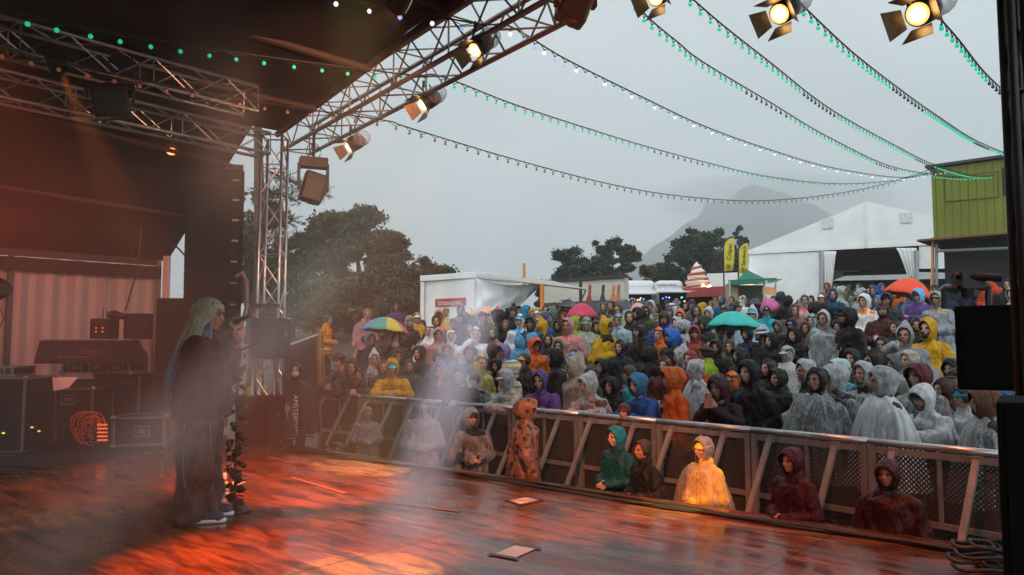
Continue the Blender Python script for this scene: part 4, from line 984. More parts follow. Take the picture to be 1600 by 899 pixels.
# --- right side, further back
P(1420, 547, 9.2, 'down', 'X', 'sage', 'x', 'sage', 'pale woman with open mouth in a clear hood', hoodst='snug', rot=-15, hair=(.35, .22, .1))
pb = P(1413, 507, 10.2, 'drink', 'M', 'lgr', 'hp', 'gry', 'person in a big pointed grey plastic hood drinking from a can', rot=45)
cup(pb, 'silver can at the mouth of the pointed grey plastic hood', drink=True, col=(.4, .4, .4))
P(1449, 497, 10.5, 'down', 'C', 'yel', 'h', None, 'grinning bearded man in a bright yellow raincoat with drawstrings', beard=1, hoodst='loose', rot=8, H=1.86, hair=(.02, .014, .01))
P(1463, 455, 12.6, 'down', 'M', (.42, .48, .55), 'h+cap', 'tan', 'tall person in a see through grey raincoat and tan cap')
P(1377, 525, 12.0, 'down', 'J', 'blk', 'hs', None, 'small person with glasses in a black hood', glasses=1, H=1.6)
P(1431, 496, 13.2, 'down', 'J', 'blk', 'h', None, 'person in a dark grey hood behind the bright yellow raincoat')
pb = P(1379, 471, 13.5, 'cup', 'J', (.12, .03, .022), 'hs+cap', 'mar', 'man in a rust maroon jacket and cap holding a cup', beard=1, hoodst='snug')
cup(pb, 'pale cup held by the man in rust maroon', col=(.45, .5, .55))
PRN = P(1323, 480, 11.8, 'down', 'J', 'blk', 'h+cap', 'blk', 'tall bearded man in a black hooded coat with printed shirt', beard=1, rot=-20, hoodst='loose', hair=(.02, .014, .01))
P(1286, 486, 12.8, 'down', 'X', 'blk', 'x', 'gry', 'smiling man with moustache in a cloudy clear raincoat', hoodst='loose', rot=10)
P(1301, 451, 15.0, 'down', 'J', (.012, .10, .24), 'h', None, 'tall man in a deep blue hooded jacket with backpack', straps=1, hoodst='loose')
P(1315, 448, 18.8, 'down', 'X', 'sage', 'x', (.3, .4, .2), 'person in a clear hood over a mint jacket seen sideways', rot=60)
P(1284, 456, 18.2, 'drink', 'J', 'blk', 'cap', 'wht', 'man in a white cap with a hand at his chin')
COOP = P(1350, 459, 14.6, 'down', 'M', 'wht', 'h', 'org', 'person in a white printed raincoat with an orange inner hood', inner='oy', hoodst='loose')
P(1366, 446, 19.5, 'down', 'J', 'blu', 'hs', None, 'man in a cobalt blue hood below the tent opening')
P(1257, 460, 17.6, 'down', 'X', 'cor', 'x', 'cor', 'person in a clear hood over a coral jacket by the tent wall', rot=30)
P(1273, 471, 16.2, 'down', 'J', (.035, .04, .036), 'h', None, 'person in a dark hood seen from behind with a tan strap', rot=165, sling='tan', hc='blk')
P(1377, 443, 24.0, 'down', 'J', 'blu', 'hs', None, 'person in bright blue seen sideways inside the tent opening', rot=60)
P(1346, 451, 18.4, 'down', 'X', 'gry', 'x', 'gry', 'person in a rumpled grey clear hood behind the printed raincoat', rot=40)
P(1385, 457, 16.0, 'down', 'J', (.05, .052, .055), 'h+cap', 'blk', 'man in a charcoal hood and black cap')
P(1434, 451, 14.6, 'cross', 'J', 'pur', 'h+cap+long', 'nvy', 'woman with ginger hair in a purple jacket and blue hood', hc='lbl', hair=(.5, .13, .02))
P(1423, 447, 17.2, 'down', 'X', 'blu', 'x', 'blu', 'person in a clear hood over blue behind the ginger haired woman')
P(1412, 443, 18.4, 'down', 'J', 'org', 'hs', None, 'man in a brown hood and red vest under the red orange umbrella', hc='brn')
P(1494, 425, 17.0, 'down', 'J', 'nvy', 'h', None, 'very tall man in a dark navy hood left of the speaker', rot=-25, H=1.94)
P(1473, 448, 17.6, 'down', 'J', 'nvy', 'h', None, 'person in a navy hood next to the very tall man', hc='slt')
P(1460, 443, 21.0, 'down', 'J', 'blk', 'cap', 'blk', 'person in a black cap behind the red orange umbrella')
P(1517, 433, 18.0, 'down', 'J', 'nvy', 'h', None, 'person in a taupe hood and navy jacket behind the speaker frame', hc='olv')
P(1547, 425, 14.0, 'down', 'J', (.75, .07, .02), 'bare', None, 'person in a scarlet orange jacket behind the speaker frame')
P(1572, 435, 18.5, 'down', 'J', 'blk', 'hs', None, 'person in a black hood with glasses right of the scarlet jacket', glasses=1)
P(1588, 434, 19.5, 'down', 'J', 'pur', 'hs+cap', 'dgr', 'person in a violet hood at the right edge behind the speaker')
P(1583, 449, 15.2, 'down', 'X', 'gry', 'x', 'gry', 'person in a clear hood at the right edge behind the speaker frame')
P(1532, 437, 20.5, 'down', 'J', 'dgr', 'hs', None, 'person in a grey hood far behind the speaker frame')
EXTRA = [  # heads seen only in the gaps of the crowd
 (660, 500, 18.5, 'dgr', 'h', 'person in a grey hood between the yellow cape and the white poncho'), (708, 497, 19.0, 'brn', 'cap', 'person in a brown cap between the red sign and the white drawstring hood'),
 (762, 498, 18.0, 'yel', 'h', 'person in a yellow hood behind the fedora'), (790, 500, 17.2, 'blk', 'bare', 'bareheaded person behind the white raincoat'), (832, 484, 20.2, 'yel', 'hp', 'person in a pointed yellow hood below the awning edge'),
 (872, 500, 18.0, 'brn', 'h', 'person in a brown hood left of the sheer pink poncho'), (880, 487, 19.3, 'red', 'hs', 'person in dark red below the left half of the crimson umbrella'), (906, 476, 22.0, 'dgr', 'hs', 'person in a grey hood hidden by the crimson umbrella'),
 (932, 500, 16.2, 'olv', 'h', 'person in olive behind the yellow fisherman jacket'), (955, 470, 21.5, 'brn', 'bare', 'bareheaded person left of the tan cap'), (1000, 470, 22.5, 'blk', 'beanie', 'person in a black beanie right of the pale pink umbrella'),
 (1026, 474, 20.8, 'blk', 'h', 'person in a black hood before the first caravan'), (1042, 468, 22.8, 'blk', 'cap', 'person in a black cap before the first caravan'), (1072, 472, 22.0, 'blk', 'h', 'person in a black hood before the second caravan'),
 (1057, 466, 23.5, 'lgr', 'hs', 'person in a pale grey hood before the second caravan'), (1111, 470, 23.0, 'blk', 'bare', 'dark haired person left of the petrol blue jacket'), (1143, 463, 24.0, 'brn', 'bare', 'dark haired person below the red awning'),
 (1150, 487, 19.8, 'blk', 'h', 'person in black behind the teal umbrella'), (1184, 463, 22.0, 'nvy', 'hs', 'person in navy beneath the dark grey umbrella'), (1208, 462, 23.0, 'blu', 'hs', 'person in a blue hood left of the broad dark green hood'),
 (1249, 467, 20.0, 'pyl', 'hs', 'person in a pale yellow hood by the tent wall'), (1267, 462, 21.0, 'dgr', 'h', 'person in a grey hood by the tent wall'), (1294, 461, 20.0, 'blk', 'cap', 'person in a black cap by the tent pole'),
 (1332, 459, 19.6, 'sage', 'beanie', 'person in a grey beanie and green jacket before the tent'), (1337, 452, 21.5, 'grn', 'h', 'person in a mint green hood before the tent'), (1358, 467, 17.2, 'slt', 'h', 'person in a slate hood behind the printed raincoat'),
 (1371, 461, 18.4, 'lbl', 'hs', 'person in a light blue hood right of the printed raincoat'), (1399, 452, 19.2, 'blk', 'h', 'person in black left of the red orange umbrella'), (1268, 490, 14.6, 'pblu', 'hs', 'person in pale blue left of the moustached man'),
 (1258, 502, 14.0, 'mar', 'hs', 'person in a plum hood left of the moustached man'), (1307, 500, 14.2, 'nvy', 'h', 'person in navy behind the printed shirt'), (1400, 500, 13.0, 'dgr', 'h', 'person in grey behind the pointed grey plastic hood'),
 (1215, 500, 15.6, 'gry', 'h', 'person in grey right of the bucket hat'), (1205, 520, 13.2, 'blk', 'h', 'person in black behind the bucket hat'), (1140, 530, 13.0, 'olv', 'h', 'person in olive below the woman in mustard'),
 (1118, 530, 13.8, 'blk', 'h', 'person in black left of the woman in mustard'), (1005, 525, 13.6, 'dgr', 'h', 'person in grey left of the long beard'), (968, 530, 13.0, 'nvy', 'h', 'person in navy right of the yellow fisherman jacket'),
 (940, 560, 12.0, 'blk', 'h', 'person in black below the yellow fisherman jacket'), (872, 530, 13.8, 'gry', 'h', 'person in grey below the sheer pink poncho'), (856, 520, 14.6, 'nvy', 'h', 'person in navy left of the sheer pink poncho'),
 (735, 540, 13.4, 'gry', 'h', 'person in grey left of the laughing yellow hood'), (655, 540, 14.4, 'dgr', 'h', 'person in charcoal right of the yellow jacket at the rail'), (640, 560, 13.4, 'slt', 'h', 'person in slate right of the yellow jacket at the rail'),
 (622, 545, 14.2, 'brn', 'h', 'person in brown behind the yellow jacket at the rail'), (955, 590, 9.8, 'blk', 'h', 'person in black left of the shiny blue hood'), (1200, 560, 10.4, 'blk', 'h', 'person in black right of the tall plain black jacket'),
 (1215, 575, 9.6, 'dgr', 'h', 'person in charcoal left of the shiny clear poncho'), (1330, 545, 10.2, 'dgr', 'h', 'person in charcoal above the young person in clear plastic'), (1365, 545, 10.4, 'blk', 'h', 'person in black above the long cloudy white poncho'),
 (1395, 560, 9.6, 'gry', 'h', 'person in grey left of the pale woman'), (1485, 560, 10.4, 'nvy', 'h', 'person in navy right of the bright yellow raincoat'), (1473, 590, 8.8, 'mar', 'h', 'person in maroon right of the white raincoat at the rail'),
 (775, 560, 12.4, 'blk', 'h', 'person in black between the yellow hood and the striped jacket'), (560, 590, 12.2, 'dgr', 'h', 'person in charcoal squeezed in at the left barrier end'), (520, 580, 13.6, 'slt', 'h', 'person in slate at the far left barrier end'),
]
for i, (x, y, Y, c, hd, lb) in enumerate(EXTRA):
    P(x, y, Y, ('down', 'pocket', 'clasp')[i % 3], ('J', 'C')[i % 4 == 0], c, hd, c if hd in ('h', 'hs', 'hp') else c, lb)
# people far away in and before the big tent
CN = dict(red='red', wht='white', brn='brown', org='orange', blk='black', nvy='navy', grn='green', dgr='charcoal', pyl='pale yellow', blu='blue', tan='tan', mau='mauve', cor='coral', gry='grey', olv='olive', lbl='light blue', mar='maroon')
def FARL(i, x, c):
    wh = 'near the left tent curtain' if x < 1330 else 'in the middle of the tent entrance' if x < 1385 else 'near the right tent curtain'
    u = {18: ' beside the pole', 16: ' behind the crowd', 21: ' at the very back', 4: ' close to the pole', 5: ' in front of the others'}.get(i, '')
    return 'distant %s person in %s %s%s' % (('hooded', 'bareheaded', 'capped', 'deep hooded')[i % 4], CN[c], wh, u)
FARC = ['red', 'wht', 'brn', 'org', 'blk', 'nvy', 'grn', 'dgr', 'pyl', 'blu', 'tan', 'mau', 'blk', 'cor', 'gry', 'olv', 'blk', 'lbl', 'brn', 'dgr', 'wht', 'nvy', 'mar', 'blk']
for i, c in enumerate(FARC):
    x = 1292 + (i * 53) % 142; y = 441 + (i * 7) % 13
    P(x, y, 31 + (i * 5) % 9, 'down', 'J', c, ('hs', 'bare', 'cap', 'h')[i % 4], c, FARL(i, x, c), group='distant people inside the white tent', hair=(.03, .02, .01))

# --- children and others between barrier and stage
KG = 'people between the barrier and the stage'
def K(x, y, Y, *a, **k): k.setdefault('pit', 0); k.setdefault('pc', (.34, .33, .32)); k['group'] = KG; return P(x, y, Y, *a, **k)  # pit people: shade of the pit put into darker clothes and plastic
K(574, 636, 11.4, 'clasp:30', 'X', 'brn', 'x+cap', 'fog', 'child in a clear cape and blue grey cap crouching by the barrier', kid=1.03, face=(-.5, 3))
K(661, 623, 9.8, 'clasp:28', 'X', (.02, .07, .30), 'beanie', 'lgr', 'child in a pale grey beanie and blue jacket sitting at the stage edge', kid=1.24, rot=20, face=(-2, 6))
K(737, 638, 9.0, 'clasp:28', 'X', 'nvy', 'x+beanie', 'blk', 'person in a clear hood with black headband looking down at the stage edge', kid=1.2, face=(-1, 4))
LEO = K(824, 622, 8.2, 'down:15', 'C', (.33, .15, .09), 'h+long', None, 'girl in a leopard print raincoat standing in front of the barrier', kid=1.37, face=(9, 7.5), hoodst='deep', hair=(.12, .06, .03))
K(962, 666, 7.6, 'clasp:28', 'J', (.004, .10, .13), 'h+long', None, 'girl in a teal hooded jacket turned left in the pit', kid=1.15, face=(-3, 6.6), hc=(.006, .17, .22), hair=(.12, .07, .035))
K(1004, 687, 7.1, 'clasp:28', 'J', 'blk', 'bare', None, 'dark haired child in black looking down in the pit', kid=1.07, face=(-3, 5))
YP = K(1098, 684, 6.8, 'clasp:28', 'PX', (.5, .38, .02), 'x+beanie', (.8, .62, .04), 'child in yellow under a shiny clear poncho in the pit', kid=1.12, face=(-1.5, 4), hoodst='loose')
K(1236, 699, 6.15, 'clasp:28', 'J', (.055, .006, .016), 'hd', None, 'child in a dark wine hooded jacket with folded hands', kid=1.12, face=(-2, 5.5))
K(1386, 718, 5.65, 'down:28', 'C', (.045, .005, .005), 'hd', None, 'girl in a dark red raincoat in the shade by the barrier', kid=1.10, face=(-3, 3))
AM = K(462, 566, 12.0, 'down', 'P', (.02, .019, .02), 'hs', 'blk', 'person in a long black printed poncho and face mask beside the truss column', kid=1.72, face=(.3, 2))
HV = P(512, 492, 15.5, 'clasp', 'J', (.95, .3, .02), 'bare', None, 'worker in an orange reflective jacket bending over the fence at the left', rot=90, group='crew outside the fence')
HG = K(403, 578, 12.6, 'down', 'J', (.5, .6, .04), 'bare', None, 'steward in a yellow vest behind the small truss', kid=1.62, face=(3, 9))
# ------------------------------------------------------------------ barrier between pit and audience
def perf_mat():
    m = bpy.data.materials.new('perforated_aluminium'); m.use_nodes = True; t = m.node_tree; b = t.nodes['Principled BSDF']; L = t.links.new
    b.inputs['Base Color'].default_value = (.06, .053, .048, 1); b.inputs['Metallic'].default_value = .3; b.inputs['Roughness'].default_value = .5
    co = N(t, 'ShaderNodeTexCoord'); mp = N(t, 'ShaderNodeMapping'); mp.inputs['Rotation'].default_value = (0, R(45), 0); mp.inputs['Scale'].default_value = (36, 36, 36)
    L(co.outputs['Object'], mp.inputs[0]); fr = N(t, 'ShaderNodeVectorMath', operation='FRACTION'); L(mp.outputs[0], fr.inputs[0])
    sb = N(t, 'ShaderNodeVectorMath', operation='SUBTRACT'); sb.inputs[1].default_value = (.5, .5, .5); L(fr.outputs[0], sb.inputs[0])
    sp = N(t, 'ShaderNodeSeparateXYZ'); L(sb.outputs[0], sp.inputs[0]); cb = N(t, 'ShaderNodeCombineXYZ'); L(sp.outputs['X'], cb.inputs[0]); L(sp.outputs['Z'], cb.inputs[1])
    ln = N(t, 'ShaderNodeVectorMath', operation='LENGTH'); L(cb.outputs[0], ln.inputs[0])
    lt = N(t, 'ShaderNodeMath', operation='LESS_THAN'); lt.inputs[1].default_value = .30; L(ln.outputs['Value'], lt.inputs[0])
    tr = N(t, 'ShaderNodeBsdfTransparent'); mxs = N(t, 'ShaderNodeMixShader'); L(lt.outputs[0], mxs.inputs[0]); L(b.outputs[0], mxs.inputs[1]); L(tr.outputs[0], mxs.inputs[2])
    L(mxs.outputs[0], t.nodes['Material Output'].inputs[0]); return m
perf = perf_mat(); aluw = mat('worn_aluminium', (.24, .23, .22), .5, .4, var=.25, vs=6, bump=(30, .2, .003))
RZ = .5
rp = [onz(x, y, RZ) for x, y in ((497, 614.5), (740, 632), (813, 639), (1000, 655), (1028, 658), (1169, 671.5), (1280, 683), (1570, 709))]
xs_ = np.array([p.x for p in rp]); ys_ = np.array([p.y for p in rp]); kf = np.polyfit(xs_, ys_, 2)
def RY(x): return float(np.polyval(kf, x))
def walk(x, dist):
    n = 60; px, py = x, RY(x); st = .02 * (1 if dist > 0 else -1); acc = 0
    while acc < abs(dist):
        nx = px + st; ny = RY(nx); acc += math.hypot(nx - px, ny - py); px, py = nx, ny
    return px
x0 = onz(1028, 658, RZ).x; SECT = 1.12; xs2 = [x0]; x = x0
for _ in range(6): x = walk(x, SECT); xs2.append(x)
x = x0
while x > rp[0].x + .3: x = walk(x, -SECT); xs2.insert(0, x)
BL = ['at the far left end', 'behind the crouching child in the clear cape', 'between the crouching child and the pale beanie', 'behind the child in the pale grey beanie', 'behind the person with the black headband', 'left of the leopard print raincoat', 'behind the girl in teal', 'behind the dark haired child', 'behind the yellow child and under the plum filming person', 'behind the wine hooded child', 'behind the girl in dark red', 'beside the black speaker', 'hidden by the black speaker', 'past the black speaker', 'further right', 'rightmost']
nb = len(xs2) - 1
for i in range(nb):
    a = Vector((xs2[i], RY(xs2[i]), 0)); b = Vector((xs2[i + 1], RY(xs2[i + 1]), 0)); L_ = (b - a).length; an = math.atan2((b - a).y, (b - a).x)
    e_ = empty('crowd_barrier', (a.x, a.y, GZ), an, 'silver perforated barrier section ' + BL[min(i, len(BL) - 1)], 'barrier', 'barrier sections in front of the stage')
    H_ = RZ - GZ
    MB().tube((0, 0, H_), (L_ - .012, 0, H_), .028, n=12).build('top_rail', alu, e_, True)
    MB().box((L_ / 2, .012, H_ / 2 + .03), (L_ - .06, .004, H_ - .12)).build('panel', perf, e_)
    q = MB()
    for x_ in (.035, L_ - .04): q.box((x_, -.01, H_ / 2), (.055, .04, H_ - .06))
    q.box((L_ / 2, -.008, H_ * .46), (L_ - .13, .03, .045)); q.box((L_ / 2, -.008, .05), (L_ - .13, .03, .06)); q.box((L_ / 2, -.008, H_ - .065), (L_ - .13, .03, .05))
    q.box((L_ * .5, -.006, H_ * .73), (.03, .025, H_ * .5)); q.build('frame', aluw, e_)
    for x_ in (L_ * .2, L_ * .76):
        M = Matrix.Translation((x_, -.36, H_ * .49)) @ Matrix.Rotation(-math.atan2(.62, H_ - .05), 4, 'X')
        q = MB().box((0, 0, 0), (.05, .028, math.hypot(.62, H_ - .05)), M=M); q.box((x_, -.05, H_ - .06), (.07, .05, .06)); q.build('brace', aluw, e_)
    MB().box((L_ / 2, -.36, .008), (L_ - .03, .68, .006)).build('floor_plate', aluw, e_)

# ------------------------------------------------------------------ stage lamps
lampb = mat('lamp_housing', (.03, .028, .026), .45, .4, var=.3)
barn = mat('barn_door', (.10, .075, .045), .38, .6, var=.35, vs=30)
lens_hot = mat('lit_lens', (1, .8, .5), emit=(1, .62, .26), es=11)
lens_ring = mat('lit_lens_edge', (1, .7, .3), emit=(1, .45, .10), es=2.2)
netm = clear_mat('clear_rain_cover', .1, .4, 10, .6, False)
def fresnel(px, py, Y, aim, label, top=4.2, sc=1.0):
    """barn-door theatre lamp whose lens centre stands at the pixel's place"""
    p = at(px, py, Y); e_ = empty('stage_lamp', p, 0, label, 'stage lamp', 'lit lamps with barn doors on the front trusses')
    d = (Vector(aim) - p).normalized(); M3 = d.to_track_quat('-Y', 'Z').to_matrix().to_4x4(); Tm = M3 @ Matrix.Scale(sc, 4)
    def put(q, nm, mt, sm=False):
        q.v = [tuple(Tm @ Vector(v)) for v in q.v]; return q.build(nm, mt, e_, sm)
    q = MB(); n = 20
    q.loft([[V(r_ * math.cos(2 * math.pi * i / n), y, r_ * math.sin(2 * math.pi * i / n)) for i in range(n)] for y, r_ in ((0, .085), (.01, .095), (.10, .10), (.20, .10), (.27, .085), (.29, .05))])
    q.box((0, .14, .11), (.11, .16, .03)); put(q, 'housing', lampb, True)
    put(MB().ell((0, -.004, 0), (.058, .02, .058), 18, 10), 'lens', lens_hot, True)
    q = MB(); q.loft([[V(r_ * math.cos(2 * math.pi * i / n), y, r_ * math.sin(2 * math.pi * i / n)) for i in range(n)] for y, r_ in ((-.003, .060), (-.009, .064), (-.009, .079), (-.002, .082))], cap=False); put(q, 'lens_ring', lens_ring, True)
    for k in range(4):
        a = k * math.pi / 2 + .1; ca, sa = math.cos(a), math.sin(a)
        fl = R(24 if k % 2 else 36); ln = .155
        pts = [(-.075, .0), (.075, .0), (.11, ln), (-.11, ln)]
        w3 = []
        for (s_, l_) in pts:
            rr = .095 + l_ * math.sin(fl); y = -.012 - l_ * math.cos(fl); w3.append(V(rr * ca - s_ * sa, y, rr * sa + s_ * ca))
        put(MB().poly(w3, .004, (w3[1] - w3[0]).cross(w3[3] - w3[0])), 'barn_door', barn)
    q = MB(); 
    for s in (1, -1): q.tube(M3 @ V(.105 * s * sc, .13 * sc, 0), M3 @ V(.105 * s * sc, .13 * sc, 0) * .35 + V(.02 * s, .05, .26 * sc), .009, n=6)
    q.tube(V(0, .05, .25 * sc), V(0, .05, max(.3, top - p.z)), .016, n=8); q.build('yoke', lampb, e_)
    q = MB().ell(V(0, 0, 0), (.13 * sc, .16 * sc, .12 * sc), 14, 8); q.v = [tuple(M3 @ (Vector(v) + V(.04, .20 * sc, .04)) + Vector((.03, 0, 0))) for v in q.v]; q.build('rain_cover', netm, e_, True)
    L = bpy.data.lights.new('lamp_light', 'SPOT'); L.energy = 22; L.color = (1, .58, .22); L.spot_size = R(95); L.spot_blend = .6; L.shadow_soft_size = .04
    lo = bpy.data.objects.new('lamp_light', L); C.objects.link(lo); lo.parent = e_; lo.location = d * .035 * sc; lo.rotation_euler = d.to_track_quat('-Z', 'Y').to_euler()
    return e_
fresnel(742, 79, 7.2, (-3.6, 3.6, .2), 'brightly lit barn door lamp nearest the top end of the front truss', sc=.85)
fresnel(661, 164, 8.9, (-5, 5.2, .2), 'lit barn door lamp in the middle of the front truss', sc=.9)
fresnel(546, 230, 10.4, (-6.0, 6.6, .4), 'lit barn door lamp lowest on the front truss', sc=.9)
fresnel(1024, -4, 6.4, (-2.2, 2.0, .4), 'lit barn door lamp just above the second string of bulbs', sc=.85)
fresnel(1218, 22, 5.3, (-2.0, 1.6, .2), 'lit barn door lamp between the two green strings', sc=.82)
fresnel(1434, 22, 4.3, (-1.6, .9, .6), 'glaring barn door lamp nearest the right tower', sc=.78)
def moving_head(px, py, Y, top, label, rz=.4, sc=1, tilt=.25):
    p = at(px, py, Y); e_ = empty('moving_light', p, rz, label, 'moving light', 'dark moving lights on the trusses')
    M = Matrix.Rotation(tilt, 4, 'Y')
    q = MB().box((0, 0, 0), (.30 * sc, .24 * sc, .40 * sc), M=M)
    me = bake(q.mesh('t', [lampb]), [('BEVEL', dict(width=.03, segments=2))], 'head'); link('head', me, e_)
    q = MB(); q.box((0, 0, .34 * sc), (.36 * sc, .2 * sc, .13 * sc)); 
    for s in (1, -1): q.box((.19 * sc * s, 0, .15 * sc), (.03, .1 * sc, .36 * sc))
    q.build('yoke', lampb, e_)
    MB().tube((0, 0, .4 * sc), (0, 0, max(.5, top - p.z)), .02).build('hanging_clamp', lampb, e_)
    MB().ell((-.03, 0, -.20 * sc), (.09 * sc, .09 * sc, .02), 14, 6, M=M).build('lens', mat('dark_lens', (.05, .05, .06), .05, spec=1), e_)
    q = MB(); q.path([V(.1 * math.cos(a), .02 * math.sin(a * 2), .5 * sc + .12 * math.sin(a)) for a in [k * .5 for k in range(13)]], .006); q.path([V(-.12, 0, .4), V(-.2, .02, .2), V(-.16, 0, -.05)], .006); q.build('cable', rubber, e_)
    return e_
moving_head(489, 294, 10.9, 4.3, 'dark moving light hanging at the low end of the front truss', sc=1.05)
MHEAD = moving_head(899, 6, 6.3, 4.6, 'dark moving light at the top edge between lit lamps', rz=.2, sc=.85, tilt=.35)
mh = moving_head(172, 150, 8.3, 4.25, 'dark moving light hanging from the left truss beams', sc=1.2, tilt=-.2)
q = MB().ell((0, 0, 0), (.07, .05, .05), 12, 8); o_ = q.build('orange_lamp', mat('orange_lens', (1, .4, .1), emit=(1, .35, .06), es=3.5)); 
e_ = empty('orange_lamp', at(268, 237, 11.0), 0, 'small glowing orange lamp in the dark under the wing roof', 'lamp'); o_.name = 'lens'; o_.parent = e_
MB().tube((0, .04, .01), (0, .17, .03), .075, .06, 12).build('housing', lampb, e_); MB().tube((0, .1, .05), (0, .1, .5), .012).build('yoke', lampb, e_)
# coloured light of the rig above the stage; every lamp of it hangs in a small housing out of the frame
def wash(src, dst, size, energy, col, blend=.25, soft=.03, label=None, nm='spot_lamp', house=True):
    src = Vector(src); d = (Vector(dst) - src).normalized()
    e_ = empty(nm, src, 0, label, 'spot lamp', 'coloured spot lamps above the stage') if house else MHEAD
    L = bpy.data.lights.new('lamp_light', 'SPOT'); L.energy = energy; L.color = col; L.spot_size = R(size); L.spot_blend = blend; L.shadow_soft_size = soft
    lo = bpy.data.objects.new('lamp_light', L); C.objects.link(lo); lo.parent = e_; q_ = d.to_track_quat('-Z', 'Y')
    if not house: lo.location = Matrix.Rotation(-e_.rotation_euler.z, 3, 'Z') @ (src - e_.location); q_ = Matrix.Rotation(-e_.rotation_euler.z, 3, 'Z').to_quaternion() @ q_
    lo.rotation_euler = q_.to_euler()
    if house:
        M = d.to_track_quat('-Z', 'Y').to_matrix().to_4x4(); q = MB(); n = 14
        q.loft([[M @ V(r_ * math.cos(2 * math.pi * i / n), r_ * math.sin(2 * math.pi * i / n), z) for i in range(n)] for z, r_ in ((-.03, .085), (.06, .085), (.22, .08), (.26, .05))], cap=False)
        q.add([M @ V(.05 * math.cos(2 * math.pi * i / n), .05 * math.sin(2 * math.pi * i / n), .26) for i in range(n)], [tuple(range(n))]); q.build('housing', lampb, e_)
    return e_
ORG = (1, .16, .015); RED = (1, .05, .01); YEL = (1, .85, .22); WHI = (.75, .85, 1); WRM = (1, .62, .32)
zr = 4.0
def fl(px, py): return onz(px, py, 0)
wash((1.0, 5.2, zr), fl(566, 731), 9.5, 6500, YEL, .05, label='spot lamp throwing the yellow pool at the far stage edge')
wash((1.1, 5.3, zr), fl(1034, 798), 8.8, 1300, YEL, .05, label='spot lamp throwing the yellow pool before the yellow child')
wash((-.7, 3.2, zr), fl(566, 900), 12.5, 2800, YEL, .08, label='spot lamp throwing the yellow pool at the bottom of the picture')
wash((-3.0, 2.4, zr), fl(78, 778), 20, 900, WRM, .1, label='spot lamp throwing the pale pool at the left')
wash((.9, 3.8, zr), fl(462, 752), 22, 10500, ORG, .6, label='orange spot lamp over the singer')
wash((-4.4, 7.4, zr), fl(400, 775), 18, 700, (1, .25, .03), .7, label='amber spot lamp crossing behind the singer')
wash((-3.3, 2.5, zr), fl(430, 872), 25, 7000, ORG, .7, label='orange spot lamp over the front of the floor')
wash((-3.6, 3.6, zr), fl(210, 745), 30, 900, RED, .8, label='red spot lamp over the gear')
wash((-4.6, 4.6, 3.4), (-6.8, 9.2, 2.0), 60, 200, RED, .9, label='red spot lamp toward the wing tent')
wash(at(-45, 330, 8.3), at(120, 420, 10.5), 95, 170, (1, .04, .01), .8, .05, label='red lamp just outside the left edge under the wing roof')
wash((-4.2, 5.0, 3.6), at(110, 470, 12), 42, 110, (1, .52, .36), .8, label='warm lamp on the striped tent wall')
wash((.3, 3.2, 3.9), (.4, 8.3, -1.1), 42, 2000, (1, .28, .08), .6, label='amber spot lamp toward the barrier')
wash((2.3, 4.7, 3.9), (2.4, 6.0, -1.2), 50, 480, (1, .22, .05), .6, label='amber spot lamp toward the right barrier')
wash((-.9, 6.0, zr), (-3.6, 11.5, 2.7), 70, 900, (1, .42, .24), .8, label='warm spot lamp lighting the smoke at the left')
wash((-.5, 1.4, 4.2), (.9, 4.6, 0), 44, 900, (1, .13, .03), .8, label='dim red spot lamp over the right half of the floor')
# the two hard white beams
mhp = at(885, 46, 6.3)
BT1 = fl(545, 1080); BT2 = fl(-200, 1150)
wash(mhp, BT1, 6, 3000, WHI, .6, .01, house=False)
wash(mhp, BT2, 7, 4200, (1, .88, .84), .6, .01, house=False)
wash(at(325, -160, 6.5), at(360, 330, 9.5), 10, 900, (.8, .8, .9), .5, .01, label='white beam lamp in the roof above the singer')


# ------------------------------------------------------------------ smoke on the stage
def volbox(name, lo, hi, dens, col, aniso=.2, grad=None, parent=None):
    m = bpy.data.materials.new(name); m.use_nodes = True; t = m.node_tree; t.nodes.remove(t.nodes['Principled BSDF'])
    v = N(t, 'ShaderNodeVolumePrincipled'); v.inputs['Color'].default_value = (*col, 1); v.inputs['Density'].default_value = dens; v.inputs['Anisotropy'].default_value = aniso
    t.links.new(v.outputs[0], t.nodes['Material Output'].inputs['Volume'])
    q = MB().box([(a + b) / 2 for a, b in zip(lo, hi)], [b - a for a, b in zip(lo, hi)]); o = q.build(name, m); return tag(o, kind='stuff')
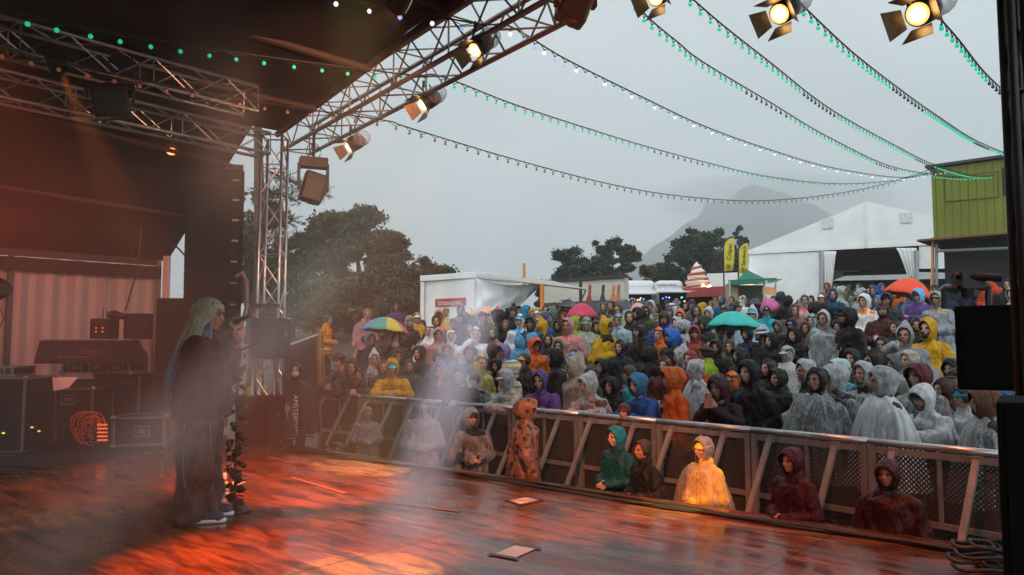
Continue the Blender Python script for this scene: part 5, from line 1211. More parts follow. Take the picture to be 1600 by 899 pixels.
# ------------------------------------------------------------------ far country: mountain, trees
def mountain():
    m = mat('forested_rock', (.15, .18, .19), .9, var=.4, vs=.01)
    D = 1500; prof = [(700, 540), (880, 520), (930, 478), (985, 415), (1010, 395), (1060, 355), (1098, 335), (1100, 320), (1140, 312), (1160, 296), (1185, 290), (1215, 300), (1260, 318), (1300, 335), (1360, 350), (1430, 372), (1520, 400), (1650, 430), (1900, 500)]
    q = MB(); rows = []
    for k, (dd, sc, nz) in enumerate(((-330, .0, 0), (-260, .12, 14), (-190, .3, 24), (-120, .52, 26), (-60, .76, 20), (-20, .93, 10), (0, 1, 6), (60, .8, 10), (200, 0, 0))):
        row = []
        for i in range(141):
            px = 700 + 1200 * i / 140
            for a, b in zip(prof, prof[1:]):
                if a[0] <= px <= b[0]: py = a[1] + (b[1] - a[1]) * (px - a[0]) / (b[0] - a[0]); break
            p = at(px, py, D); base = 0
            z = base + (p.z - base) * sc + 1.3 * nz * noise.noise(V(i * .16, k * .7, 2)) + nz * 1.1 * noise.noise(V(i * .5, k * 1.6, 4)) + 3 * noise.noise(V(i * 1.7, k, 1))
            row.append(V(p.x * (D + dd) / D, D + dd, z))
        rows.append(row)
    n = 141; vs = [p for r_ in rows for p in r_]; q.add(vs, [(j * n + i, j * n + i + 1, (j + 1) * n + i + 1, (j + 1) * n + i) for j in range(len(rows) - 1) for i in range(n - 1)])
    tag(q.build('mountain', m, smooth=True), kind='structure')
mountain()
leafm = bpy.data.materials.new('leaves'); leafm.use_nodes = True; t = leafm.node_tree; b = t.nodes['Principled BSDF']
gi = N(t, 'ShaderNodeNewGeometry'); rr = N(t, 'ShaderNodeValToRGB'); t.links.new(gi.outputs['Random Per Island'], rr.inputs[0])
rr.color_ramp.elements[0].color = (.45, .45, .4, 1); rr.color_ramp.elements[1].color = (1.9, 2.0, 1.4, 1)
oi = N(t, 'ShaderNodeObjectInfo'); mm = N(t, 'ShaderNodeMixRGB', blend_type='MULTIPLY'); mm.inputs[0].default_value = 1
t.links.new(oi.outputs['Color'], mm.inputs[1]); t.links.new(rr.outputs[0], mm.inputs[2]); t.links.new(mm.outputs[0], b.inputs['Base Color']); b.inputs['Roughness'].default_value = .6
bark = mat('bark', (.06, .045, .035), .9, var=.3, vs=8)
def tree(px, pyb, pyt, Y, wpx, label, col=(.045, .06, .022), nl=9000, leaf=.11, seed=1, lobes=None, name='tree', gap=.35, lean=0, group='trees beyond the audience', zb=None):
    r0 = random.Random(seed); base = at(px, pyb, Y); base.z = g(base.x, base.y) if zb is None else zb
    top = at(px, pyt, Y); Hh = top.z - base.z; rad = wpx / 2 / F * Y
    e_ = empty(name, base, 0, label, 'tree', group)
    q = MB(); limbs = []
    trunk = [V(lean * k / 6 * .3 + .1 * r0.uniform(-1, 1), .1 * r0.uniform(-1, 1), Hh * .85 * k / 6) for k in range(7)]
    q.path(trunk, [Hh * .03 * (1 - .8 * k / 6) + .02 for k in range(7)], 8)
    cl = []
    nlimb = 22
    for k in range(nlimb):
        h0 = r0.uniform(.22, .8); a = k * 2.4 + r0.uniform(-.4, .4); s = trunk[int(h0 / .85 * 6 * .999)] if h0 < .85 else trunk[-1]
        rr_ = rad * r0.uniform(.5, .98) * math.sin(math.pi * min(1, max(.18, h0 * 1.05))) ** .5; en = V(math.cos(a) * rr_, math.sin(a) * rr_ * .8, min(Hh * .95, s.z + Hh * r0.uniform(.05, .28)))
        mid = s.lerp(en, .5) + V(0, 0, -.03 * Hh); q.path([s, mid, en], [Hh * .012, Hh * .008, .012], 5)
        for q_ in range(4):
            f = r0.uniform(.35, 1.05); c = s.lerp(en, f) + V(r0.uniform(-1, 1), r0.uniform(-1, 1), r0.uniform(-.5, 1)) * rad * .16; cl.append((c, rad * r0.uniform(.07, .17)))
    for k in range(12): cl.append((trunk[-1] + V(r0.uniform(-1, 1) * rad * .4, r0.uniform(-1, 1) * rad * .4, r0.uniform(-.16, .14) * Hh), rad * r0.uniform(.1, .2)))
    q.build('trunk', bark, e_, True)
    nl = int(nl * 1.9); leaf *= .66; rs = np.random.RandomState(seed); C0 = np.array([tuple(c) for c, _ in cl]); R0 = np.array([r_ for _, r_ in cl])
    idx = rs.randint(0, len(cl), nl); d = rs.normal(size=(nl, 3)); d /= np.linalg.norm(d, axis=1)[:, None]; rad_ = rs.uniform(.25, 1.0, nl) ** .6 * np.where(rs.rand(nl) < .34, rs.uniform(1.0, 1.75, nl), 1.0)
    c = C0[idx] + d * (R0[idx] * rad_)[:, None] * np.array([1.15, 1.15, .8])
    u = rs.normal(size=(nl, 3)); u /= np.linalg.norm(u, axis=1)[:, None]; w_ = np.cross(u, rs.normal(size=(nl, 3))); w_ /= np.linalg.norm(w_, axis=1)[:, None]
    sz = leaf * rs.uniform(.5, 1.3, nl)[:, None]
    vs = np.stack([c - u * sz, c + w_ * sz * .55, c + u * sz, c - w_ * sz * .55], 1).reshape(-1, 3)
    vs[:, 2] = np.maximum(vs[:, 2], .2)
    me = bpy.data.meshes.new('crown'); me.vertices.add(nl * 4); me.vertices.foreach_set('co', vs.ravel()); me.loops.add(nl * 4); me.loops.foreach_set('vertex_index', np.arange(nl * 4))
    me.polygons.add(nl); me.polygons.foreach_set('loop_start', np.arange(0, nl * 4, 4)); me.polygons.foreach_set('loop_total', np.full(nl, 4)); me.update(calc_edges=True); me.materials.append(leafm)
    link('crown', me, e_, col); return e_
BG = (.032, .046, .018)
tree(560, 540, 326, 40, 150, 'big broad tree rising highest behind the stone wall', BG, 26000, .19, 1)
tree(505, 545, 335, 44, 150, 'broad tree left of the biggest one beside the truss column', BG, 20000, .20, 2)
tree(600, 545, 412, 38, 130, 'lower round tree between the biggest tree and the beer trailer', BG, 16000, .17, 3)
tree(680, 545, 402, 45, 100, 'small crowned tree rising behind the beer trailer', BG, 14000, .16, 4)
tree(455, 550, 392, 36, 130, 'bushy tree seen right of the truss column', BG, 14000, .17, 5)
tree(640, 550, 425, 42, 110, 'dense low tree left of the beer trailer', BG, 14000, .17, 6)
tree(390, 560, 300, 34, 170, 'loose branched tree behind the truss column', BG, 16000, .17, 7)
tree(520, 560, 440, 32, 170, 'dark bushy thicket tree above the stone wall', (.035, .042, .02), 16000, .15, 8)
tree(610, 560, 455, 33, 120, 'dark shrub like tree behind the pink raincoat', (.035, .042, .02), 12000, .15, 9)
DG = (.018, .03, .017)
tree(895, 530, 392, 62, 110, 'dark tree behind the ski panels', DG, 14000, .20, 11)
tree(958, 530, 374, 62, 80, 'taller dark tree right behind the ski panels', DG, 12000, .19, 12)
tree(925, 535, 408, 60, 90, 'low dark tree filling between the two dark trees', DG, 11000, .2, 19)
tree(1022, 535, 412, 66, 70, 'small pale green tree behind the caravans', (.045, .06, .03), 8000, .2, 13)
tree(1078, 535, 372, 64, 110, 'spreading dark tree behind the soft ice sculpture', DG, 12000, .21, 14)
tree(1112, 535, 355, 66, 100, 'tallest spreading tree left of the yellow flags', DG, 12000, .21, 15)
tree(1160, 535, 354, 70, 36, 'narrow dark conifer behind the yellow flags', DG, 7000, .18, 16)
tree(1140, 540, 395, 60, 90, 'brownish tree below the yellow flags', (.045, .038, .025), 9000, .19, 17)
tree(855, 545, 446, 46, 60, 'leafy bush seen under the awning', DG, 6000, .14, 18)
# branch of a pine hanging in beside the column
def pine_branch(pts, Y, label, seed):
    r0 = random.Random(seed); P_ = [at(x, y, Y) for x, y in pts]; q = MB(); q.path(P_, [.03 * (1 - .7 * k / (len(P_) - 1)) for k in range(len(P_))], 5)
    nd = MB()
    for a, b_ in zip(P_, P_[1:]):
        for k in range(26):
            c = a.lerp(b_, r0.random()); d = V(r0.uniform(-1, 1), r0.uniform(-1, 1), r0.uniform(-.5, .8)).normalized() * r0.uniform(.1, .34); q.tube(c, c + d, .006, .003, 4, cap=False)
            for _ in range(7):
                s = c + d * r0.uniform(.3, 1); e2 = s + (d.normalized() + V(r0.uniform(-1, 1), r0.uniform(-1, 1), r0.uniform(-.6, 1))).normalized() * .14; nd.tube(s, e2, .007, .002, 3, cap=False)
    return q.build('branch', bark), nd.build('needles', leafm, None, False, (.03, .04, .02))
pn = []
for k, pts in enumerate((((420, 268), (450, 282), (480, 296), (508, 306)), ((415, 300), (440, 305), (470, 318)), ((410, 350), (440, 348), (465, 345)), ((405, 372), (438, 372), (475, 378)), ((400, 395), (430, 402), (455, 400)))): pn += list(pine_branch(pts, 17, '', k))
pt = at(398, 540, 17.2); q = MB().path([V(pt.x, pt.y, -.2), V(pt.x + .1, pt.y, 3), V(pt.x - .05, pt.y, 6.2)], [.2, .15, .09], 8); pn.append(q.build('trunk', bark, smooth=True))
group_thing('pine_tree', (pt.x, pt.y, -.2), pn, 'pine with thin needle branches reaching past the truss column', 'tree')
# old stone wall on the left slope
stone = mat('field_stone', (.16, .135, .115), .85, var=.45, vs=5, bump=(9, .9, .05))
q = MB(); r0 = random.Random(3)
for row in range(5):
    for k in range(22):
        p = at(498 + k * 4.6, 545, 17.5); zb = g(p.x, p.y) + .1; w_ = .30 * r0.uniform(.8, 1.3)
        q.ell((p.x + (row % 2) * .12 + r0.uniform(-.04, .04), p.y + r0.uniform(-.05, .05), zb + row * .17 + r0.uniform(-.02, .02)), (w_ * .55, .17, .10), 8, 6)
tag(q.build('stone_wall', stone, smooth=False), 'low rough stone wall below the trees at the left', 'wall')

# ------------------------------------------------------------------ stalls, caravans, tents
def bxp(name, x0, x1, ytop, ybot, Y0, depth, mt, Y1=None, bev=.0, parent=None):
    """upright box whose front face runs from pixel column x0 (at distance Y0) to x1 (at distance Y1)"""
    Y1 = Y1 or Y0; a = at(x0, ytop, Y0); b_ = at(x1, ytop, Y1); z0 = at(x0, ybot, Y0).z; z1 = a.z
    d = V(b_.x - a.x, b_.y - a.y, 0); L = d.length; an = math.atan2(d.y, d.x); nr = V(-d.y, d.x, 0).normalized() * depth / 2
    c = (a + b_) / 2 + nr; q = MB().box((c.x, c.y, (z0 + z1) / 2), (L, depth, z1 - z0), an)
    if bev:
        me = bake(q.mesh('t', [mt]), [('BEVEL', dict(width=bev, segments=3))], name); return link(name, me, parent)
    return q.build(name, mt, parent)
red_sign = mat('red_sign', (.42, .045, .03), .45); cream = mat('cream_panel', (.66, .61, .52), .5, var=.08, vs=1); orgp = mat('orange_pole', (.75, .26, .02), .5)
# beer trailer
parts = []
parts.append(bxp('body', 661, 741, 440, 509, 27.5, 2.3, whitep, 26.0, .03)); parts.append(bxp('roof', 656, 744, 431, 440, 27.4, 2.6, whitep, 25.9, .02))
parts.append(bxp('corner_trim', 657, 663, 441, 509, 27.35, .12, whitep))
f0 = at(672, 470, 27.2); f1 = at(730, 470, 26.15); dr = (f1 - f0); dr.z = 0; dr.normalize()
sg = bxp('sign', 680, 727, 467.5, 479.5, 27.05, .03, red_sign, 26.2); parts.append(sg)
cpt = (at(680, 473.5, 27.05) + at(727, 473.5, 26.2)) / 2 + V(0, 0, 0); nfr = V(dr.y, -dr.x, 0)
tx = text('Schützengarten.', .235, mat('sign_white', (.8, .78, .74), .5), facing(cpt + nfr * .012, dr, (0, 0, 1)), 'lettering', None, sx_=.74); parts.append(tx)
a = at(742, 434, 25.9); b_ = at(851, 441, 22.6); c = at(830, 446, 21.8); d = at(742, 500, 25.6)
q = MB(); n = 16; vs = []
for j in range(n + 1):
    for i in range(n + 1):
        u, v_ = i / n, j / n; rt = 1 - .62 * v_; p = a.lerp(b_, u * rt).lerp(V(0, 0, 0), 0); dn = (a.z - d.z) * v_
        p = p + V(0, 0, -dn) + nfr * (.16 * math.sin(u * 14 + v_ * 9) * v_ + .05 * math.sin(u * 31 - v_ * 12) + .06 * noise.noise(V(u * 6, v_ * 4, 1))) + V(0, 0, -.28 * math.sin(math.pi * u) * (1 - v_) * .6)
        vs.append(p)
q.add(vs, [(j * (n + 1) + i, j * (n + 1) + i + 1, (j + 1) * (n + 1) + i + 1, (j + 1) * (n + 1) + i) for j in range(n) for i in range(n)])
me = bake(q.mesh('t', [tarpw]), [('SOLIDIFY', dict(thickness=.012, offset=0))], 'draped_side'); me.polygons.foreach_set('use_smooth', [True] * len(me.polygons)); parts.append(link('draped_side', me))
rf = sheet('awning', [at(744, 431, 25.9), at(862, 439, 23.5), at(916, 452, 19.5), at(815, 441, 20.5)], mat('awning_cloth', (.48, .42, .36), .6, var=.15), 10, 6, -.05, .02, 5, amp=.06); parts.append(rf)
for x_, Y_ in ((847, 20.2),): parts.append(MB().tube(at(x_, 444, Y_), at(x_, 492, Y_), .055, n=8).build('post', orgp))
q = MB(); q.tube(at(816, 441, 20.6), at(915, 452, 19.5), .03); q.tube(at(916, 452, 19.5), at(908, 470, 20.5), .02); parts.append(q.build('awning_frame', alu))
group_thing('beer_trailer', at(700, 509, 27), parts, 'white beer trailer with red sign, draped tarpaulin and awning', 'trailer')
q = MB(); p = at(819, 436, 26); q.tube(p + V(0, 0, -.3), p + V(0, 0, .52), .05, n=8); q.box(p + V(-.12, 0, .02), (.22, .1, .06)); q.build('a', orgp).name = 'mast'
ms_ = bpy.data.objects['mast']; an = MB().tube(p + V(.07, 0, .3), p + V(.07, 0, .68), .03, n=8).build('antenna', whitep); group_thing('antenna_mast', p, [ms_, an], 'short orange mast with white antenna above the awning', 'mast')
q = MB(); q.path([at(742, 482, 20.5), at(752, 478, 20.3)], .02)
# panel wall with skis
parts = [bxp('wall_panel', 845, 975, 443, 474, 30, .3, cream, 27.5), bxp('frame', 905, 911, 440, 500, 28.7, .1, steel_dark), bxp('frame', 845, 978, 438, 443, 29.9, .12, steel_dark, 27.3)]
for x_, cc in ((922, (.30, .05, .02)), (943, (.04, .04, .05)), (959, (.55, .18, .08)), (967, (.5, .15, .07))):
    Y_ = 28.5 - (x_ - 920) * .02; pa = at(x_, 445, Y_ - .45); pb_ = at(x_ - 2, 473, Y_ - .45); q = MB(); dd = (pb_ - pa)
    q.loft([[pa + dd * k + V(w_ * sx2, dy, 0) for sx2, dy in ((-1, -.02), (1, -.02), (1, .02), (-1, .02))] for k, w_ in ((0, .03), (.08, .06), (.5, .05), (1, .12))]); parts.append(q.build('ski_board', mat('board_%d' % x_, cc, .35, var=.6, vs=3)))
group_thing('panel_wall', at(910, 474, 28.7), parts, 'cream panel wall with upright dark and orange boards', 'wall')
tag(bxp('site_fence', 845, 1030, 474, 502, 27, .06, mat('grey_fence_cloth', (.11, .11, .115), .7, bump=(4, .6, .05), var=.35, vs=2), 25), 'dark grey cloth covered fence below the cream panels', 'fence')
# caravans
cwht = mat('caravan_shell', (.72, .73, .74), .3, var=.04, vs=.6); darkin = mat('dark_opening', (.014, .012, .012), .7)
bulbcols = [(.1, .25, 1), (.1, .8, .3), (.2, .5, 1), (.9, .5, .2), (.5, .6, .9)]
def caravan(x0, x1, yt, yb, Y, op, awn, label, txt=None, seed=0):
    parts = [bxp('body', x0, x1, yt, yb, Y, 2.1, cwht, Y, .18)]
    parts.append(bxp('serving_hatch', op[0], op[1], op[2], op[3], Y - .02, .05, darkin))
    aw = MB(); A = [at(awn[0], awn[2], Y - .05), at(awn[1], awn[2], Y - .05), at(awn[1] + awn[5], awn[3], Y - 1.8), at(awn[0] + awn[4], awn[3], Y - 1.8)]; aw.poly(A, .04, (0, 0, 1)); parts.append(aw.build('awning', cwht))
    parts.append(bxp('body_seam', x0 + 2, x1 - 2, yt + 9, yt + 9.6, Y - .01, .02, mat('seam_grey', (.4, .4, .42), .4)))
    if txt: parts.append(text(txt, .16, mat('print_grey', (.08, .08, .09), .5), facing(at(x1 - 26, yt + 7, Y - .03), (1, 0, 0), (0, 0, 1)), 'lettering'))
    r0 = random.Random(seed)
    for k in range(16):
        c_ = bulbcols[r0.randrange(5)]; u = r0.random(); p = at(op[0] + (op[1] - op[0]) * u, op[2] + 5 + 10 * r0.random(), Y - .35)
        parts.append(MB().ell(p, (.035,) * 3, 8, 6).build('fairy_bulb', mat('fairy_%d' % bulbcols.index(c_), c_, emit=c_, es=2.5)))
    return group_thing('caravan', at((x0 + x1) / 2, yb, Y), parts, label, 'caravan', 'white sales caravans')
caravan(957, 1024, 438, 505, 32, (977, 1018, 460, 500), (974, 1022, 454, 460, -2, 6), 'white sales caravan beside the cream panels', None, 1)
caravan(1026, 1068, 438, 505, 31.5, (1030, 1092, 458, 500), (1028, 1094, 452, 457, -4, 24), 'white sales caravan with grey print left of the soft ice sculpture', 'multipremia.i', 2)
# soft ice sculpture
icew = mat('ice_cream_white', (.78, .74, .66), .35); icer = mat('ice_swirl_red', (.55, .10, .05), .35)
c0 = at(1090, 452, 30.5); Hc = at(1090, 410, 30.5).z - c0.z; q = MB(); n = 32; rings = []
for k in range(34):
    u = k / 33; r_ = .52 * (1 - u) ** .75 * (1 + .10 * math.sin(u * 5 * 2 * math.pi)) + .01; rings.append([c0 + V(r_ * math.cos(2 * math.pi * i / n) * (1 + .05 * math.sin(3 * i * .196 + u * 14)), r_ * math.sin(2 * math.pi * i / n), u * Hc + .03 * math.sin(2 * math.pi * i / n + u * 12)) for i in range(n)])
q.loft(rings); o1 = q.build('swirl', icew, smooth=True)
q = MB(); q.path([c0 + V((.54 * (1 - u) ** .75 + .02) * math.cos(u * 26 + 2), (.54 * (1 - u) ** .75 + .02) * math.sin(u * 26 + 2), u * Hc * .97) for u in [k / 160 for k in range(161)]], .055, 6); o2 = q.build('red_stripe', icer, smooth=True)
group_thing('soft_ice_sculpture', c0, [o1, o2], 'big white and red soft ice swirl on a stall roof', 'sculpture')
aw_r = mat('red_awning', (.36, .05, .05), .6, var=.2, vs=3)
parts = [bxp('awning', 1070, 1142, 450, 456, 30, 2.2, aw_r, 29), bxp('valance', 1072, 1158, 456, 465, 29.8, .04, aw_r, 28.4), bxp('valance', 1142, 1158, 455, 465, 28.9, .05, mat('striped_valance', (.55, .25, .22), .6)), bxp('back_wall', 1072, 1140, 464, 505, 31, .1, darkin)]
parts.append(bxp('side_panel', 1114, 1150, 464, 486, 29.4, .06, mat('stall_beige', (.42, .33, .2), .6)))
group_thing('market_stall', at(1110, 500, 30), parts, 'market stall with dark red awning beneath the soft ice swirl', 'stall')
for lx, ly in ((1099, 446), (1106, 449), (1109, 447)):
    e_ = empty('stall_lamp', at(lx, ly, 29.9), 0, {1099: 'leftmost small bright lamp at the foot of the soft ice swirl', 1106: 'lowest small bright lamp below the soft ice swirl', 1109: 'rightmost small bright lamp at the foot of the soft ice swirl'}[lx], 'lamp', 'small lamps by the soft ice swirl'); MB().ell((0, 0, 0), (.05,) * 3, 10, 8).build('bulb', mat('stall_bulb', (1, .8, .6), emit=(1, .75, .45), es=14), e_)
    MB().tube((0, 0, -.2), (0, 0, -.04), .02).build('socket', lampb, e_)
tag(bxp('container', 1104, 1174, 428, 452, 38, 2.4, whitep, 37, .02), 'white container behind the red awning', 'container')
tag(bxp('storage_box', 1104, 1134, 449, 453, 36.5, .3, mat('yellow_band', (.6, .45, .05), .5), 36.5), 'yellow band board under the white container', 'board')
# flags
flagy = mat('yellow_flag', (.68, .56, .05), .6, bump=(5, .5, .03))
def feather(x0, yb, yt, wpx, Y, body, label):
    b0 = at(x0, yb, Y); h = at(x0, yt, Y).z - b0.z; w_ = wpx / F * Y; q = MB(); pts = [V(0, 0, 0)]
    out = [(0, 0), (0, h * .75), (w_ * .15, h * .88), (w_ * .5, h * .97), (w_ * .95, h), (w_ * 1.0, h * .6), (w_ * .9, h * .2), (w_ * .8, h * .03)]
    q.poly([b0 + V(x, .03 * math.sin(i), z) for i, (x, z) in enumerate(out)], .012, (0, -1, 0)); a = q.build('cloth', flagy)
    p = MB().path([b0 + V(-.03, 0, -1.7), b0 + V(-.03, 0, h * .75), b0 + V(w_ * .12, 0, h * .9), b0 + V(w_ * .5, 0, h * 1.0), b0 + V(w_ * .96, 0, h * 1.03)], .03, 6).build('pole', blackm)
    t_ = text(body, w_ * .62, mat('flag_print', (.05, .035, .02), .6), facing(b0 + V(w_ * .52, -.04, h * .58), (0.10, 0, 1), (-1, 0, .1)), 'lettering', sx_=.9)
    s_ = MB(); c = b0 + V(w_ * .38, -.02, h * .13); s_.ell(c, (w_ * .16, .012, w_ * .16), 12, 6)
    for k in range(10): s_.tube(c + V(math.cos(k * .628), 0, math.sin(k * .628)) * w_ * .2, c + V(math.cos(k * .628), 0, math.sin(k * .628)) * w_ * .32, .018, n=4)
    return group_thing('flag', b0 + V(0, 0, -1.7), [a, p, t_, s_.build('sun_emblem', mat('flag_emblem', (.3, .1, .02), .6))], label, 'flag', 'yellow feather flags')
feather(1132, 424, 372, 16, 31, 'Crêpes', 'left yellow feather flag with the word Crêpes')
feather(1155, 428, 380, 15, 30, 'Sandwich', 'right yellow feather flag beside the big tent')
# green pavilion
gp = mat('green_pavilion', (.01, .17, .10), .6, var=.12, vs=2)
A = [at(1140, 441, 29.5), at(1213, 446, 26.5), at(1205, 440, 29), at(1168, 424, 29.5)]
q = MB(); ap = at(1166, 421, 29.8); base = [at(1138, 441, 28), at(1213, 440, 27), at(1222, 436, 31), at(1150, 437, 32)]
n = 10; vs = [ap]; 
for k in range(4):
    for i in range(n):
        p = base[k].lerp(base[(k + 1) % 4], i / n); vs.append(ap.lerp(p, .5) + V(0, 0, -.16)); vs.append(p)
m4 = 4 * n; fs = []
for k in range(m4):
    a0, b0 = 1 + 2 * k, 1 + 2 * ((k + 1) % m4); fs += [(0, a0, b0), (a0, a0 + 1, b0 + 1, b0)]
q.add(vs, fs); me = bake(q.mesh('t', [gp]), [('SOLIDIFY', dict(thickness=.02))], 'roof'); parts = [link('roof', me)]
parts.append(bxp('valance', 1138, 1213, 438, 446, 28, .03, gp, 27)); parts.append(text('··· Rüebli', .2, mat('sign_white'), facing(at(1202, 442, 26.95), (1, 0, 0), (0, 0, 1)), 'lettering'))
parts.append(bxp('back_cloth', 1142, 1195, 446, 482, 29.5, .04, mat('pale_green_cloth', (.10, .20, .15), .7, bump=(3, .6, .05)))); 
parts.append(bxp('side_wall', 1134, 1153, 444, 470, 28.2, .04, mat('stall_beige')))
for x_ in (1140, 1194, 1212): parts.append(MB().tube(at(x_, 440, 27.5), at(x_, 485, 27.5), .03).build('pole', alu))
lampy = mat('stall_glow', (1, .8, .5), emit=(1, .62, .28), es=3.0)
parts.append(bxp('strip_lamp', 1163, 1177, 443, 445, 28.3, .06, lampy)); parts.append(bxp('counter', 1190, 1213, 466, 480, 28.4, .5, mat('orange_board', (.5, .18, .04), .6)))
parts.append(bxp('price_board', 1192, 1212, 449, 461, 28.6, .05, mat('warm_board', (.8, .4, .15), .5, emit=(1, .45, .12), es=.35)))
group_thing('pavilion', at(1175, 485, 28), parts, 'green peaked pavilion with lit counter beside the big tent', 'tent')
# big white tent
YL, YR = 38.0, 34.2
def tp(px, py):                                          # a point on the gable plane
    r_ = ray(px, 500); A_ = at(1170, 500, YL); B_ = at(1460, 500, YR); dx, dy = B_.x - A_.x, B_.y - A_.y
    k = r_.x / r_.y; Y = (A_.y - dy / dx * A_.x) / (1 - dy / dx * k); return at(px, py, Y)
gd = (tp(1460, 400) - tp(1170, 400)); gd.z = 0; gd.normalize(); gn = V(gd.y, -gd.x, 0)
if gn.y > 0: gn = -gn
def panel(name, pts, mt=tarpw, th=.03, off=0, mats_=None):
    return MB().poly([tp(x, y) + gn * off for x, y in pts], th, gn * -1).build(name, mt)
parts = []
parts.append(panel('gable', [(1168, 392), (1355, 315), (1560, 362), (1560, 378), (1458, 383), (1168, 398)]))
parts.append(panel('gable_beam', [(1166, 392), (1460, 377), (1560, 373), (1560, 379), (1460, 383), (1166, 398)], tarpw, .06, .05))
parts.append(panel('side_wall', [(1170, 398), (1285, 393), (1285, 500), (1170, 500)], off=-.02)); parts.append(panel('side_wall', [(1436, 385), (1560, 379), (1560, 420), (1436, 420)], off=-.02))
for x_ in (1284, 1432): parts.append(MB().tube(tp(x_, 392) + gn * .08, tp(x_, 500) + gn * .08, .10, n=10).build('pole', mat('galvanised_pole', (.33, .34, .35), .4, .6)))
parts.append(MB().tube(tp(1353, 318) + gn * .05, tp(1353, 388) + gn * .05, .05).build('centre_seam', tarpw))
parts.append(panel('vent_patch', [(1284, 342), (1302, 340), (1302, 357), (1285, 358)], mat('patch_white', (.68, .69, .68), .4, bump=(4, 1, .1)), .02, .05)); parts.append(panel('vent_patch', [(1406, 333), (1425, 332), (1425, 348), (1407, 349)], mat('patch_white'), .02, .05))
def curtain(pts_top, pts_bot, nm='door_curtain'):
    q = MB(); n = 40; vs = []; m_ = 14
    for j in range(m_ + 1):
        for i in range(n + 1):
            u, v_ = i / n, j / m_; w0 = 1 - .35 * v_ ** 1.3
            xt = pts_top[0] + (pts_top[1] - pts_top[0]) * u; xb = pts_bot[0] + (pts_bot[1] - pts_bot[0]) * u; x_ = xt + (xb - xt) * v_ ** .8
            vs.append(tp(x_, pts_top[2] + (pts_bot[2] - pts_top[2]) * v_) + gn * (.05 + .10 * math.sin(u * 26) * (.3 + v_ * .7)))
    q.add(vs, [(j * (n + 1) + i, j * (n + 1) + i + 1, (j + 1) * (n + 1) + i + 1, (j + 1) * (n + 1) + i) for j in range(m_) for i in range(n)])
    return link(nm, bake(q.mesh('t', [tarpw], True), [('SOLIDIFY', dict(thickness=.02, offset=0))], nm))
parts.append(curtain((1286, 1307, 393), (1284, 1298, 470))); parts.append(curtain((1400, 1432, 388), (1424, 1432, 450)))
ridge = tp(1355, 315); back = V(-gn.x, -gn.y, 0) * 26
Lr = [tp(1168, 392), tp(1355, 315), tp(1560, 362)]
for a_, b_ in ((Lr[0], Lr[1]), (Lr[1], Lr[2])): parts.append(MB().poly([a_, b_, b_ + back, a_ + back], .03, (0, 0, -1)).build('roof', tarpw))
a_ = Lr[0]; parts.append(MB().poly([a_, a_ + back, V(a_.x, a_.y, 1) + back, V(a_.x, a_.y, 1)], .03, gd).build('side_wall', tarpw))
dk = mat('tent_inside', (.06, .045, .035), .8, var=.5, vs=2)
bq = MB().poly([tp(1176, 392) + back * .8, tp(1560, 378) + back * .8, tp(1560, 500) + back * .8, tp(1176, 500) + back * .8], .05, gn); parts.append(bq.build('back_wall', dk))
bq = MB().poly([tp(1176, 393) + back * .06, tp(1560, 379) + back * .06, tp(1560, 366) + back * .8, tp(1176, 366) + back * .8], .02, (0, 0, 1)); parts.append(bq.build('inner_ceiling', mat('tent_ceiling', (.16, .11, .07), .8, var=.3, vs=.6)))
parts.append(MB().tube(tp(1300, 414) + back * .2, tp(1420, 410) + back * .2, .12).build('cross_beam', mat('edge_beam')))
group_thing('marquee', tp(1355, 490), parts, 'huge white gabled marquee with tied back entrance curtains', 'tent')
# green container building on a dark base
limeg = mat('green_boards', (.17, .19, .004), .5, var=.12, vs=1.2, bump=(2, .2, .02))
YA, YB = 26.0, 24.3
def gpnt(px, py):
    A_ = at(1457, 500, YA); B_ = at(1597, 500, YB); r_ = ray(px, 500); k = r_.x / r_.y; s_ = (B_.y - A_.y) / (B_.x - A_.x); Y = (A_.y - s_ * A_.x) / (1 - s_ * k); return at(px, py, Y)
hd_ = (gpnt(1597, 400) - gpnt(1457, 400)); hd_.z = 0; hd_.normalize(); hn = V(hd_.y, -hd_.x, 0)
if hn.y > 0: hn = -hn
parts = []; A_, B_ = gpnt(1457, 300), gpnt(1700, 300); zt, zb_ = gpnt(1457, 264).z, gpnt(1460, 373).z; Lg = (B_ - A_).length; cc = (A_ + B_) / 2 - hn * 1.5; an = math.atan2(hd_.y, hd_.x)
parts.append(MB().box((cc.x, cc.y, (zt + zb_) / 2), (Lg, 3.0, zt - zb_), an).build('upper_body', limeg))
q = MB()
for k in range(int(Lg / .24)):
    p = A_ + hd_ * (k * .24 + .1) + hn * .006; q.box((p.x, p.y, (zt + zb_) / 2), (.012, .014, zt - zb_ - .02), an)
parts.append(q.build('board_joints', mat('joint_green', (.10, .125, .004), .6)))
parts.append(MB().box((cc.x, cc.y, zt + .07), (Lg + .3, 3.3, .09), an).build('roof', steel_dark)); parts.append(MB().box((cc.x + hn.x * .2, cc.y + hn.y * .2, zb_ - .07), (Lg + .8, 3.6, .06), an).build('floor_edge', mat('rusty_edge', (.16, .07, .03), .6)))
q = MB(); fr_ = [gpnt(1476, 278), gpnt(1560, 268), gpnt(1560, 308), gpnt(1477, 315)]
for a_, b_ in zip(fr_, fr_[1:] + fr_[:1]): q.tube(a_ + hn * .02, b_ + hn * .02, .022, n=4)
parts.append(q.build('hatch_frame', mat('joint_green')))
p = gpnt(1583, 283); parts.append(MB().box((p.x + hn.x * .0 + hd_.x * .3, p.y + hd_.y * .3, p.z), (1.2, .05, .92), an).build('window', darkin))
